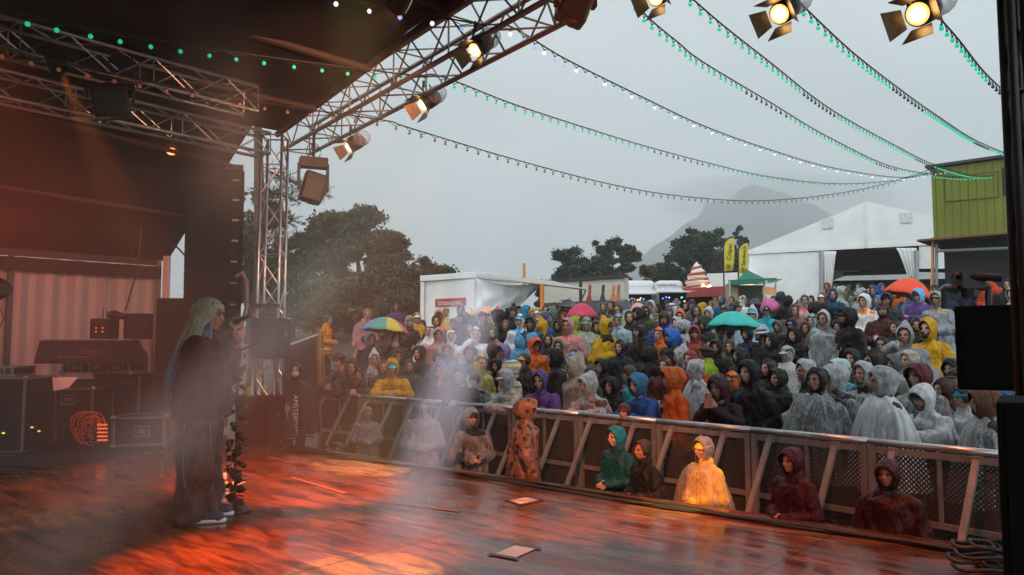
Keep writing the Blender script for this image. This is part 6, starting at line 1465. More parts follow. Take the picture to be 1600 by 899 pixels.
for a_, b_ in (((1458, 375), (1458, 470)), ((1464, 382), (1464, 470))): parts.append(MB().tube(gpnt(*a_) + hn * .05, gpnt(*b_) + hn * .05, .05).build('post', mat('grey_post', (.25, .25, .25), .5)))
c2 = cc; parts.append(MB().box((c2.x - hn.x * -.0 - hn.x * .4, c2.y - hn.y * .4, (zb_ - .12 + .4) / 2 + .3), (Lg - .3, 2.6, zb_ - .75), an).build('lower_body', darkin))
parts.append(MB().tube(gpnt(1464, 393) + hn * .1, gpnt(1690, 384) + hn * .1, .05).build('shutter_rail', mat('grey_post')))
group_thing('container_building', (cc.x, cc.y, .8), parts, 'lime green boarded container on top of a dark open bar', 'building')
q = MB(); q.path([gpnt(1459, 372) + hn * .15, gpnt(1458, 420) + hn * .15, gpnt(1457, 465) + hn * .2], .03); tag(q.build('cable', orgp), 'orange cable hanging down the corner of the green container', 'cable')

# ------------------------------------------------------------------ umbrellas
umm = mat('umbrella_cloth', rough=.5, objcol=True, var=.06, vs=8, sheen=0)
def umbrella(x0, x1, ytop, ybot, Y, cols, label, tiltx=0, tilty=0, n=8, open_=1):
    c = at((x0 + x1) / 2, ytop, Y); rad = (x1 - x0) / 2 / F * Y; h = (ybot - ytop) / F * Y * open_
    e_ = empty('umbrella', c, 0, label, 'umbrella', 'umbrellas held over the audience'); e_.rotation_euler = (tiltx, tilty, .2)
    for k in range(n):
        q = MB(); a0, a1 = 2 * math.pi * k / n, 2 * math.pi * (k + 1) / n; vs = []; m_ = 8
        for j in range(m_ + 1):
            u = j / m_
            for i in range(m_ + 1):
                v_ = i / m_; a = a0 + (a1 - a0) * v_; chord = math.cos((a1 - a0) / 2) / math.cos(a - (a0 + a1) / 2)
                sc = rad * u * (chord - .035 * math.sin(math.pi * v_) * u); vs.append(V(sc * math.cos(a), sc * math.sin(a), -h * (u ** 2.1) - .012 * math.sin(math.pi * v_) * u * rad * 2))
        q.add(vs, [(j * (m_ + 1) + i, j * (m_ + 1) + i + 1, (j + 1) * (m_ + 1) + i + 1, (j + 1) * (m_ + 1) + i) for j in range(m_) for i in range(m_)])
        me = bake(q.mesh('t', [umm], True), [('SOLIDIFY', dict(thickness=.004, offset=0))], 'canopy_panel'); link('canopy_panel', me, e_, cols[k % len(cols)])
    q = MB()
    for k in range(n):
        a = 2 * math.pi * k / n; q.path([V(rad * u * math.cos(a), rad * u * math.sin(a), -h * u ** 2.1 - .012) for u in (.02, .3, .6, .85, 1.0)], .005, 4); q.tube((0, 0, -.42), (rad * .55 * math.cos(a), rad * .55 * math.sin(a), -h * .3), .004, n=4)
    q.build('ribs', blackm, e_); q = MB(); q.tube((0, 0, .06), (0, 0, -.72), .008); q.build('shaft', steel_dark, e_); MB().tube((0, 0, -.72), (0, 0, -.84), .018).build('handle', blackm, e_)
    return e_
c_ = COL
umbrella(566, 642, 496, 518, 15.4, [(.7, .28, .03), (.6, .1, .03), (.2, .12, .35), (.1, .2, .4), (.10, .24, .50), (.06, .32, .26), (.55, .48, .05), (.6, .10, .03)], 'rainbow coloured umbrella above the bearded man', R(-4), R(6))
umbrella(1102, 1190, 487, 512, 13.4, [(.02, .48, .42)], 'turquoise umbrella in the middle of the audience', R(-3), R(4))
umbrella(882, 935, 474, 495, 17.5, [(.58, .035, .10)], 'crimson umbrella over the dark brown hood', R(2), R(-2))
umbrella(873, 906, 468, 481, 20.5, [(.20, .21, .22)], 'grey umbrella just left of the crimson one', 0, R(8))
umbrella(749, 773, 480, 492, 18.2, [(.9, .30, .02)], 'bright orange umbrella behind the fedora', R(-8), R(6))
umbrella(729, 745, 484, 493, 19.5, [(.62, .42, .10)], 'small mustard umbrella beside the orange one', 0, R(-25))
umbrella(1181, 1214, 467, 484, 19.0, [(.62, .12, .32)], 'pink umbrella tilted in front of the pavilion', R(10), R(-28))
umbrella(1168, 1193, 466, 477, 20.5, [(.05, .052, .055)], 'dark grey umbrella next to the pink one', 0, R(6))
umbrella(978, 1008, 474, 486, 19.5, [(.66, .38, .34)], 'pale pink umbrella before the fence', 0, R(-20))
umbrella(1388, 1460, 435, 462, 17.2, [(.85, .075, .02)], 'large red orange umbrella at the marquee entrance', R(6), R(12))
umbrella(1468, 1494, 444, 454, 19.5, [(.01, .07, .20)], 'dark blue umbrella behind the very tall man', 0, R(10))
# red-orange flag cloth by the stall
tag(sheet('banner', [at(771, 484, 19.8), at(779, 476, 20.2), at(784, 540, 19.6), at(776, 545, 19.2)], mat('red_banner', (.75, .12, .02), .6), 6, 10, .05, .01, 3, amp=.05), 'narrow red orange banner hanging beside the trailer tarpaulin', 'banner')
# ------------------------------------------------------------------ strings of bulbs
gb = [mat('bulb_green', (.02, .5, .28), .3, emit=(.01, .62, .34), es=.8), mat('bulb_dim', (.05, .12, .10), .35), mat('bulb_blue', (.3, .45, .7), .3, emit=(.35, .55, 1), es=.9), mat('bulb_white', (.7, .75, .8), .3, emit=(.7, .85, 1), es=1.6),
      mat('bulb_clear', (.30, .25, .22), .3), mat('bulb_unlit_glow', (.35, .12, .05), .4, emit=(.6, .15, .05), es=.25)]  # weak orange glow put into the unlit bulbs under the roof
bulb_me = {}
def bulb_mesh(k, r):
    key = (k, round(r, 3))
    if key not in bulb_me:
        q = MB(); q.ell((0, 0, 0), (r, r, r * 1.05), 10, 7); q.tube((0, 0, r * .8), (0, 0, r * 1.9), r * .5, r * .4, 7, mi=1); bulb_me[key] = q.mesh('bulb', [gb[k], rubber], True)
    return bulb_me[key]
def cat(P4, t):                                          # smooth curve through points
    n = len(P4) - 1; f = min(n - 1e-6, t * n); i = int(f); u = f - i
    p0, p1, p2, p3 = P4[max(0, i - 1)], P4[i], P4[i + 1], P4[min(n, i + 2)]
    return .5 * ((2 * p1) + (p2 - p0) * u + (2 * p0 - 5 * p1 + 4 * p2 - p3) * u * u + (3 * p1 - p0 - 3 * p2 + p3) * u ** 3)
def lights(pts, colf, label, sp=.22, r=.021):
    P4 = [at(x, y, Y) for x, y, Y in pts]; N_ = 600; S_ = [cat(P4, k / N_) for k in range(N_ + 1)]; acc = [0]
    for a, b_ in zip(S_, S_[1:]): acc.append(acc[-1] + (b_ - a).length)
    e_ = empty('string_lights', S_[0], 0, label, 'string lights', 'strings of coloured bulbs over the audience'); o = S_[0]
    MB().path([p - o for p in S_[::4]], .009, 5).build('cable', rubber, e_)
    n = int(acc[-1] / sp); n = min(n, 98); sp = acc[-1] / n; q = MB(); j = 0; pos = []
    for k in range(n):
        d = (k + .5) * sp
        while acc[j + 1] < d: j += 1
        pos.append((S_[j], acc[j] / acc[-1]))
    for k, (p, t_) in enumerate(pos):
        c = p - o + V(0, 0, -.075); b_ = link('bulb', bulb_mesh(colf(k, t_), r), e_); b_.location = c
        a = S_[max(0, int(0))]; 
        prv = pos[k - 1][0] if k else p; nx = pos[k + 1][0] if k < n - 1 else p
        q.path([p.lerp(prv, .45) - o, c + V(0, 0, r * 1.8), p.lerp(nx, .45) - o], .005, 3)
    q.build('bulb_wires', rubber, e_); return e_
bl = lambda k, t: (3, 2, 2)[k % 3]; gr = lambda k, t: 0
mixg = lambda k, t: 1 if (k // 9) % 4 == 2 else 0
lights([(500, -12, 6.6), (620, 14, 6.9), (750, 38, 7.2), (800, 43, 7.5), (885, 93, 8.8), (1000, 150, 10.8), (1100, 197, 13.2), (1200, 233, 16), (1300, 262, 19.5), (1400, 277, 23), (1450, 272, 25), (1530, 255, 26.5), (1572, 238, 27)], bl, 'string of blue and white bulbs leaving the top of the front truss')
lights([(20, 18, 6.0), (105, 37, 6.5), (270, 67, 7.4), (440, 92, 8.2), (640, 117, 8.9), (690, 120, 9.2), (800, 162, 11), (900, 195, 13), (1000, 226, 15.5), (1100, 253, 18), (1200, 276, 21), (1300, 287, 23.5), (1380, 284, 25), (1430, 275, 25.6), (1480, 262, 26), (1540, 247, 26)], lambda k, t: 1 if .42 < t < .52 else 0, 'string of green bulbs crossing the roof and the middle of the sky')
lights([(-20, 70, 6.6), (140, 108, 7.6), (300, 140, 8.6), (440, 165, 9.4), (600, 188, 10.2), (640, 200, 10.6), (800, 248, 13), (950, 287, 15.8), (1060, 306, 18), (1180, 314, 20.5), (1290, 305, 23), (1380, 288, 25), (1462, 262, 26)], lambda k, t: 5 if t < .36 else 4, 'lowest string of unlit bulbs across the sky', sp=.3)
lights([(985, -8, 7.4), (1010, 25, 7.8), (1060, 67, 8.8), (1100, 98, 9.8), (1200, 158, 12.4), (1300, 217, 15.4), (1400, 262, 20.5), (1500, 277, 24.5), (1560, 272, 25.8), (1600, 262, 26)], mixg, 'string of green bulbs starting beside the third lit lamp', sp=.22)
lights([(1070, -12, 7.2), (1130, 40, 8.0), (1200, 95, 9.4), (1300, 172, 12.6), (1400, 228, 16.5), (1460, 257, 20), (1530, 275, 24), (1600, 268, 26)], mixg, 'string of green bulbs starting right of the third lit lamp', sp=.22)
lights([(1250, 5, 7.0), (1330, 80, 8.4), (1400, 135, 10.4), (1460, 178, 12.4), (1530, 222, 17), (1600, 250, 22)], mixg, 'string of green bulbs starting beside the fourth lit lamp', sp=.22)
lights([(1466, 26, 6.4), (1500, 65, 7.2), (1540, 115, 8.6), (1588, 160, 10.4)], lambda k, t: 1 if .55 < t < .8 else 0, 'short string of green bulbs running down to the right tower', sp=.24)

# ------------------------------------------------------------------ gear on the left
case_b = mat('case_black', (.008, .007, .007), .7, spec=.25, var=.3, vs=5, bump=(30, .2, .003)); case_a = mat('case_edge', (.24, .22, .21), .4, .7, var=.2)
def flight_case(px0, px1, yt, yb, Y, dep, label, rz=0, latch=((.5, .62),), Yb=None, z0=None, zb=None):
    a = at(px0, yb, Y); b_ = at(px1, yb, Y); w_ = (b_ - a).length; zt_ = at(px0, yt, Y).z; zb_ = at(px0, yb, Y).z if zb is None else zb; h = zt_ - zb_
    c = (a + b_) / 2; e_ = empty('flight_case', (c.x, c.y + dep / 2, zb_), rz, label, 'flight case', 'black flight cases beside the stage')
    MB().box((0, 0, h / 2), (w_ - .01, dep - .01, h - .01)).build('body', case_b, e_)
    q = MB(); t_ = .022
    for sx2 in (-1, 1):
        for sy in (-1, 1): q.box((sx2 * (w_ / 2 - t_ / 2), sy * (dep / 2 - t_ / 2), h / 2), (t_ + .004, t_ + .004, h))
        for z in (t_ / 2, h - t_ / 2): q.box((sx2 * (w_ / 2 - t_ / 2), 0, z), (t_ + .006, dep - .02, t_ + .002))
    for sy in (-1, 1):
        for z in (t_ / 2, h - t_ / 2): q.box((0, sy * (dep / 2 - t_ / 2), z), (w_ - .02, t_ + .006, t_ + .002))
    q.build('edge_trim', case_a, e_)
    for sx2 in (-1, 1):
        for z in (.0, h): MB().ell((sx2 * w_ / 2, -dep / 2, z), (.034, .034, .034), 10, 6).build('corner_guard', case_a, e_, True)
    for lx, lz in latch:
        q = MB(); X, Z = (lx - .5) * w_, lz * h
        for dx, dz, ww, hh in ((0, .06, .19, .02), (0, -.06, .19, .02), (-.085, 0, .02, .14), (.085, 0, .02, .14)): q.box((X + dx, -dep / 2 - .004, Z + dz), (ww, .012, hh))
        q.box((X, -dep / 2 - .006, Z), (.09, .012, .055)); q.build('latch', case_a, e_)
    return e_
flight_case(170, 245, 652, 697, 9.6, .55, 'low flight case with orange cables coming out of its open end', R(14), ((.55, .5),))
flight_case(62, 140, 607, 676, 10.4, .6, 'flight case under the paper sheets at the left', R(3), ((.52, .8), (.18, .2), (.82, .2)), zb=0)
flight_case(-60, 33, 590, 692, 9.6, .7, 'big flight case cut off by the left edge', R(2), (), zb=0)
flight_case(142, 214, 583, 655, 11.2, .5, 'open rack case behind the low flight case', R(4), (), zb=0)
flight_case(96, 200, 566, 583, 10.7, .6, 'shallow flight case lid under the mixing desk', R(2), ((.2, .5), (.5, .5), (.8, .5)))
flight_case(-40, 18, 573, 588, 10.0, .5, 'shallow case on top of the big left flight case', R(2), ((.6, .5),))
# bits on the racks
tb = MB(); p = at(120, 600, 10.7); tb.box((p.x, p.y + .1, p.z), (1.25, .5, .1)); tag(tb.build('rack_unit', case_b), 'black rack unit lying under the mixing desk', 'rack unit')
pap = mat('paper', (.62, .58, .54), .6)
q = MB(); p = at(82, 590, 10.2); q.poly([p, p + V(.32, .02, .0), p + V(.26, -.08, -.13), p + V(.09, -.12, -.17)], .002, (0, -1, .4)); tag(q.build('paper_sheets', pap), 'loose paper sheets hanging over a flight case', 'paper')
# mixing desk
e_ = empty('mixing_desk', at(142, 568, 10.6), R(2), 'black digital mixing desk seen from behind on the flight cases', 'mixing desk')
q = MB(); wdt = 1.22
q.loft([[V(x, y, z) for y, z in ((-.25, 0), (-.25, .05), (-.15, .30), (.02, .32), (.35, .10), (.35, 0))] for x in (-wdt / 2, wdt / 2)]); q.build('body', case_b, e_)
text('DIGICO', .075, mat('print_dim', (.12, .10, .09), .5), facing(V(.12, -.218, .15), (1, 0, 0), (0, .37, .93)), 'lettering', e_)
MB().box((0, -.15, .315), (wdt, .03, .015)).build('edge_strip', case_a, e_)
q = MB()
for k in range(6): q.box((-.28 + k * .07, -.233, .09), (.045, .012, .02))
q.build('sockets', mat('sockets', (.12, .08, .06), .5), e_)
# radio receivers and monitor on top
e_ = empty('receiver_rack', at(163, 530, 10.9), 0, 'radio receiver rack with orange meters on the mixing desk', 'receiver rack')
MB().box((0, 0, .14), (.25, .3, .28)).build('body', case_b, e_); q = MB()
for i in (0, 1):
    for k in (0, 1): q.box((-.04 + i * .09, -.152, .10 + k * .05), (.022, .004, .018))
q.build('meters', mat('orange_meter', (.8, .15, .02), emit=(1, .18, .04), es=.7), e_); q = MB()
for s in (-.08, -.03): q.tube((s, .1, .28), (s, .1, .44), .007)
q.build('antennas', blackm, e_); q = MB(); q.ell((.12, 0, .34), (.10, .08, .06), 10, 8); q.ell((.22, 0, .32), (.07, .08, .05), 10, 8); q.build('headphones', blackm, e_, True)
tag(bxp('monitor_screen', 193, 229, 490, 530, 10.9, .22, case_b, None, .02), 'black monitor box beside the radio receivers', 'monitor')
q = MB(); a0 = at(196, 486, 11.1); q.path([a0, a0 + V(.1, .1, .6), a0 + V(.14, .1, 1.2), at(204, 400, 11.4)], .012, 6); tag(q.build('hanging_cable', rubber), 'thin cable hanging from the wing roof to the receivers', 'cable')
# orange cables at the case
oc = mat('orange_cable', (.75, .09, .01), .4)
q = MB(); p = at(143, 672, 9.5); r0 = random.Random(4)
for k in range(9):
    rr_ = r0.uniform(.10, .22); c = p + V(r0.uniform(-.08, .08), r0.uniform(-.05, .05), r0.uniform(-.05, .06)); q.path([c + V(rr_ * math.cos(a) * .8, .05 * math.sin(a * 2), rr_ * math.sin(a)) for a in [j * .5 for j in range(r0.randrange(8, 13))]], .007, 5)
tag(q.build('cable_coil', oc), 'tangle of orange cables at the open flight case', 'cables')
q = MB()
for k in range(5): q.box(at(160, 664 + k * 6, 9.45), (.11, .04, .018))
tag(q.build('patch_panel', mat('orange_meter')), 'glowing orange patch bay in the open end of the low case', 'patch panel')
for lx, ly, cc in ((163, 626, (.1, 1, .3)), (61, 674, (1, .5, .05)), (5, 677, (1, .7, .1)), (50, 668, (.9, .5, .1))):
    e_ = empty('indicator_lamp', at(lx, ly, 9.35 if ly > 640 else 10.8), 0, dict({163: 'tiny green status lamp on the rear rack case', 61: 'small orange status lamp between the left cases', 5: 'small yellow status lamp at the left edge', 50: 'faint amber status lamp between the left cases'})[lx], 'status lamp')
    MB().box((0, 0, 0), (.028, .01, .012)).build('lens', mat('led_%d' % lx, cc, emit=cc, es=2), e_); MB().box((0, .02, 0), (.06, .025, .04)).build('housing', blackm, e_)
# side light at the left edge
e_ = empty('side_light', at(-2, 452, 8.2), 0, 'black hexagonal side light on a stand at the left edge', 'stage lamp'); q = MB(); n = 6
q.loft([[V(r_ * math.cos(2 * math.pi * i / n + .5), y, r_ * math.sin(2 * math.pi * i / n + .5)) for i in range(n)] for y, r_ in ((-.1, .12), (0, .13), (.12, .08))]); q.build('housing', lampb, e_); MB().tube((0, 0, -.1), (0, 0, -2.0), .018).build('stand', lampb, e_)
q = MB(); q.path([V(.02, 0, -.2), V(.07, 0, -.3), V(.02, 0, -.42), V(.05, 0, -.9)], .005); q.build('cable', rubber, e_)
# PA: big subs, line array, small stack
spk = mat('speaker_black', (.004, .004, .004), .8, spec=.15, var=.25, vs=6, bump=(60, .3, .003)); grille = mat('speaker_grille', (.005, .005, .005), .9, 0, spec=.15, bump=(120, .8, .003))
def speaker(px0, px1, yt, yb, Y, dep, label, rz=0, zb=None, drivers=2, name='speaker_cabinet'):
    a = at(px0, yb, Y); b_ = at(px1, yb, Y); w_ = (b_ - a).length; zt_ = at(px0, yt, Y).z; z0 = at(px0, yb, Y).z if zb is None else zb; h = zt_ - z0; c = (a + b_) / 2
    loc = V(c.x, c.y + dep / 2, z0)
    if px0 > 1400:                                       # turned towards the stage, its left side along the line of sight
        rz = math.atan2(-a.x, a.y) - .03; loc = a + Matrix.Rotation(rz, 3, 'Z') @ V(w_ / 2, dep / 2, 0); loc.z = z0
    e_ = empty(name, loc, rz, label, 'speaker', 'black loudspeakers')
    me = bake(MB().box((0, 0, h / 2), (w_, dep, h)).mesh('t', [spk]), [('BEVEL', dict(width=.012, segments=2))], 'cabinet'); link('cabinet', me, e_)
    MB().box((0, -dep / 2 - .006, h / 2), (w_ - .06, .01, h - .06)).build('grille', grille, e_)
    for s in (1, -1):
        MB().box((s * (w_ / 2 + .003), 0, h * .6), (.008, .16, .06)).build('handle', steel_dark, e_)
    return e_
speaker(232, 290, 466, 700, 11.3, .8, 'tall black subwoofer stack behind the singer', R(8), zb=0)
speaker(292, 330, 470, 700, 11.9, .8, 'second black subwoofer stack right behind the singer', R(8), zb=0)
speaker(370, 422, 622, 692, 10.2, .6, 'black subwoofer at the foot of the small truss', R(-4), zb=.0)
speaker(392, 438, 497, 560, 10.6, .45, 'black loudspeaker mounted on the small truss', R(-4))
truss('truss_stub', (at(415, 692, 11.0).x, 11.0, 0), (at(415, 692, 11.0).x, 11.0, at(415, 560, 11.0).z), .30, 'short truss stand carrying the small loudspeaker', r=.02)
q = MB(); p = at(415, 478, 10.7); q.box(p, (.36, .1, .05)); q.tube(p, p + V(0, 0, -.2), .03); q.box(p + V(-.15, 0, .0), (.05, .14, .09)); tag(q.build('mounting_bracket', steel_dark), 'dark clamp bracket above the small loudspeaker', 'bracket')
# hanging line array: seven wedge cabinets curving away
e_ = empty('line_array', at(338, 270, 12.2), R(20), 'hanging line array of dark loudspeakers behind the singer', 'speaker array')
z = 0; tl_ = 0; yy = 0
for k in range(8):
    hh = .31; M = Matrix.Translation((.0, yy, z - hh / 2)) @ Matrix.Rotation(R(tl_), 4, 'X')
    q = MB(); q.loft([[M @ V(x, y, s * hh / 2 * (1 if y < 0 else .95)) for y, s in ((-.26, -1), (-.26, 1), (.26, 1), (.26, -1))] for x in (-.42, .42)]); q.build('array_cabinet', spk, e_)
    q = MB(); q.box((0, 0, 0), (.80, .012, hh - .05), M=M @ Matrix.Translation((0, -.268, 0))); q.build('grille', grille, e_)
    q = MB(); q.box((0, 0, 0), (.10, .016, .03), M=M @ Matrix.Translation((.3, -.272, 0))); q.build('badge', mat('badge_grey', (.25, .24, .23), .4), e_)
    z -= hh + .002; tl_ += k * .9; yy += math.sin(R(tl_)) * hh
MB().box((0, 0, .06), (.8, .5, .08)).build('bumper_frame', steel_dark, e_); q = MB(); q.tube((0, 0, .1), (0, 0, 1.2), .02); q.build('chain', steel_dark, e_)
q = MB(); p0 = at(262, 386, 12.6); p1 = at(330, 360, 12.6)
q = MB(); p = at(300, 400, 12.8); q.path([p + V(.25 * math.cos(a) - .2, .0, .7 * math.sin(a * .5) - .4) for a in [k * .4 for k in range(14)]], .015); tag(q.build('cable_loom', rubber), 'cable loom looping beside the hanging loudspeakers', 'cable')
# left white post of the wing tent + bright door post
tag(bxp('tent_post', 255, 263, 400, 470, 12.6, .1, mat('white_post', (.62, .6, .57), .5)), 'white post at the corner of the wing tent', 'post')
e_ = empty('banana_strap', at(376, 470, 11.6), 0, 'pale curved strap hanging beside the subwoofers', 'strap'); e_.name = 'strap'
MB().path([V(-.08, 0, .35), V(.02, 0, .42), V(.08, 0, .3), V(.09, 0, -.1), V(.03, 0, -.36), V(-.05, 0, -.42), V(-.12, 0, -.38)], .03, 6).build('webbing', mat('pale_webbing', (.30, .24, .21), .7), e_, True)
# dark speaker and tower group at the right
speaker(1496, 1640, 478, 609, 4.4, .45, 'big black loudspeaker hanging in front of the audience at the right', R(-6))
q = MB(); a = at(1506, 448, 4.4); b_ = at(1578, 446, 4.4); c = at(1578, 478, 4.4); d = at(1506, 480, 4.4)
for s, t_ in ((a, b_), (b_, c), (a, d)): q.tube(s + V(0, .2, 0), t_ + V(0, .2, 0), .018, n=6)
m0 = at(1546, 434, 4.4) + V(0, .2, 0); q.box(m0, (.13, .1, .10)); q.tube(m0 + V(0, 0, -.1), m0 + V(0, 0, .05), .05); q.tube(m0 + V(-.08, 0, .03), at(1600, 430, 4.3) + V(0, .2, 0), .022); tag(q.build('speaker_bracket', blackm), 'black bracket frame holding the hanging loudspeaker', 'bracket')
speaker(1573, 1680, 628, 1010, 3.1, .5, 'tall black side loudspeaker at the right edge', R(-3), zb=0)
# ------------------------------------------------------------------ stage floor things
cabm = rubber; r0 = random.Random(11)
for k in range(4):
    pts = []
    for j in range(40):
        p = SL(-.3 + j * .26, -.22 - .035 * k + .05 * math.sin(j * .35 + k) + .02 * math.sin(j * 1.3 + k * 2), .012 + .012 * (k % 2)); pts.append(p)
    tag(MB().path(pts, .011, 6).build('stage_cable', cabm, None, True), ('black cable lying closest to the stage edge', 'second black cable from the stage edge', 'third black cable from the stage edge', 'black cable of the edge bundle lying farthest from the stage edge')[k], 'cable', 'cables along the stage edge')
def coil(px, py, n, rad, label, seed):
    r1 = random.Random(seed); q = MB(); c = onz(px, py, 0)
    for k in range(n):
        rr_ = rad * r1.uniform(.4, 1); cx, cy_ = c.x + r1.uniform(-.1, .1), c.y + r1.uniform(-.1, .1); q.path([V(cx + rr_ * math.cos(a) * 1.3, cy_ + rr_ * math.sin(a), .014 + .015 * k + .01 * math.sin(a * 3)) for a in [j * .35 for j in range(r1.randrange(12, 20))]], .011, 5)
    tag(q.build('cable_coil', rubber, None, True), label, 'cables')
coil(1535, 890, 10, .12, 'heap of coiled black cable at the lower right corner', 1); coil(12, 748, 4, .35, 'loose black cable loops on the floor at the left', 2); coil(100, 700, 5, .3, 'dark cable tangle under the flight cases', 5); coil(450, 686, 3, .25, 'thin cable loops at the left end of the stage edge', 6)
matt = MB(); c = SL(-2.6, -3.8, .012); matt.poly([onz(-60, 752, .004), onz(262, 702, .004), onz(300, 664, .004), onz(-60, 660, .004)], .008, (0, 0, 1)); tag(matt.build('floor_cloth', mat('black_floor_cloth', (.010, .009, .009), .8)), 'black cloth on the floor under the flight cases', 'cloth')
def sheet_on_floor(cs, label, tape, blot=None):
    P_ = [onz(x, y, .0) for x, y in cs]; 
    for p in P_: p.z = .005
    e_ = empty('paper_sheet', sum(P_, V(0, 0, 0)) / 4, 0, label, 'paper'); o = e_.location
    MB().poly([p - o for p in P_], .001, (0, 0, 1)).build('sheet', mat('floor_paper', (.66, .64, .60), .5, var=.06, vs=9), e_)
    for (a, b_, wd2) in tape:
        u, v_ = P_[a], P_[b_]; d = (v_ - u).normalized(); nn_ = V(-d.y, d.x, 0) * wd2; MB().poly([u - d * .03 - o + nn_ * -.6 + V(0, 0, .002), v_ + d * .03 - o + nn_ * -.6 + V(0, 0, .002), v_ + d * .03 - o + nn_ * .6 + V(0, 0, .002), u - d * .03 - o + nn_ * .6 + V(0, 0, .002)], .001, (0, 0, 1)).build('tape', mat('grey_tape', (.05, .052, .055), .45), e_)
    if blot:
        c = sum(P_, V(0, 0, 0)) / 4 - o; r1 = random.Random(2); MB().poly([c + V((.10 + .03 * r1.random()) * math.cos(a * .52), (.045 + .02 * r1.random()) * math.sin(a * .52), .0015) for a in range(12)], .0006, (0, 0, 1)).build('stain', mat('orange_stain', (.6, .22, .08), .5), e_)
sheet_on_floor(((793, 783), (824, 778), (845, 783), (813, 790)), 'white paper sheet with orange blot taped to the stage', ((0, 1, .02), (1, 2, .03), (2, 3, .03), (3, 0, .02)), True)
sheet_on_floor(((770, 868), (806, 853), (839, 858), (803, 874)), 'blank pale paper sheet taped flat on the front floor', ((1, 2, .035), (3, 0, .035)))
sheet_on_floor(((358, 757), (372, 750), (384, 754), (368, 760)), 'small crumpled paper near the bottles', ())
tp_ = mat('faded_tape', (.22, .12, .07), .7)
for pts, lb in ((((455, 746), (540, 771)), 'faded tape line left on the middle of the floor'), (((600, 784), (718, 799)), 'faded tape line toward the taped papers')):
    a, b_ = [onz(x, y, .004) for x, y in pts]; d = (b_ - a).normalized(); nn_ = V(-d.y, d.x, 0) * .025; tag(MB().poly([a - nn_, b_ - nn_, b_ + nn_, a + nn_], .001, (0, 0, 1)).build('tape_strip', tp_), lb, 'tape')
# bottles
glassm = clear_mat('clear_bottle', .25, .5, 12, .8, False)
for k, (x_, y_) in enumerate(((339, 786), (350, 783), (345, 792))):
    p = onz(x_, y_, 0); e_ = empty('water_bottle', p, 0, ('water bottle nearest the singer', 'water bottle touching the microphone stand', 'water bottle in front of the other two')[k], 'bottle', 'water bottles on the stage floor'); n = 14
    MB().loft([[V(r_ * math.cos(2 * math.pi * i / n), r_ * math.sin(2 * math.pi * i / n), z) for i in range(n)] for z, r_ in ((.002, .030), (.01, .034), (.14, .034), (.19, .018), (.21, .013))]).build('bottle_body', glassm, e_, True)
    MB().tube((0, 0, .21), (0, 0, .232), .015, n=12).build('cap', whitep, e_); MB().tube((0, 0, .07), (0, 0, .115), .0348, n=16, cap=False).build('paper_label', mat('label_blue', (.2, .3, .45), .5), e_)
# microphone stand with flowers
e_ = empty('microphone_stand', onz(366, 800, 0), 0, 'microphone stand wound with dark roses and leaves', 'microphone stand')
n = 24; MB().loft([[V(r_ * math.cos(2 * math.pi * i / n), r_ * math.sin(2 * math.pi * i / n), z) for i in range(n)] for z, r_ in ((.001, .125), (.018, .125), (.028, .10), (.032, .02))]).build('round_base', blackm, e_, True)
q = MB(); q.tube((0, 0, .03), (0, 0, 1.28), .011); q.tube((0, 0, 1.26), (.16, .03, 1.33), .009); q.build('pole', steel_dark, e_)
rose = mat('dark_rose', (.025, .012, .012), .6, var=.5, vs=30); lf = mat('dark_leaf', (.02, .035, .015), .5, var=.4, vs=20)
r1 = random.Random(8)
for k in range(26):
    zz = .07 + 1.15 * (k / 26) ** 1.15; a = k * 2.4; c = V(.045 * math.cos(a), .045 * math.sin(a), zz); q = MB(); rr_ = r1.uniform(.028, .05)
    for j in range(5):
        aa = j * 1.26 + k; q.ell(c + V(rr_ * .45 * math.cos(aa), rr_ * .45 * math.sin(aa), .3 * rr_ * math.sin(j)), (rr_ * .6, rr_ * .6, rr_ * .55), 8, 6)
    q.ell(c, (rr_ * .5,) * 3, 8, 6); q.build('rose', rose, e_, True)
q = MB()
for k in range(110):
    zz = r1.uniform(.05, 1.25); a = r1.uniform(0, 6.28); c = V(.03 * math.cos(a), .03 * math.sin(a), zz); d = V(math.cos(a), math.sin(a), r1.uniform(-.6, .5)).normalized(); s = d.cross(V(0, 0, 1)).normalized(); L_ = r1.uniform(.05, .10)
    q.add([c, c + d * L_ * .5 + s * L_ * .3, c + d * L_ + V(0, 0, -.01), c + d * L_ * .5 - s * L_ * .3, ], [(0, 1, 2, 3)])
q.build('leaves', lf, e_)
# bag and fence at the left end of the barrier
q = MB(); c = onz(520, 700, GZ + .3); c = Vector((at(520, 680, 11.6).x, 11.6, GZ)); q.ell(c + V(0, 0, .22), (.34, .25, .24), 16, 10); q.ell(c + V(.1, 0, .4), (.14, .12, .1), 12, 8); me = voxel(q, .02, 2, 'rubbish_bag', [mat('bin_bag', (.012, .012, .013), .25)]); wrinkle(me, .05, 8, 3)
tag(link('rubbish_bag', me), 'shiny black bag behind the left barrier section', 'bag')
parts = [sheet('fence_cloth', [at(440, 545, 13.0), at(498, 523, 13.4), at(500, 640, 13.4), at(440, 650, 13.0)], mat('black_fence_cloth', (.03, .028, .027), .8, bump=(4, .6, .05)), 10, 8, .03, .01, 2, amp=.05)]
parts.append(MB().tube(at(438, 545, 13.0), at(500, 522, 13.4), .02).build('top_tube', alu)); parts.append(MB().tube(at(496, 512, 13.4), at(503, 655, 13.4), .045, n=6).build('post', mat('weathered_wood', (.22, .15, .07), .7, var=.3)))
parts.append(MB().tube(at(503, 518, 13.5), at(507, 600, 13.5), .02).build('post', mat('weathered_wood')))
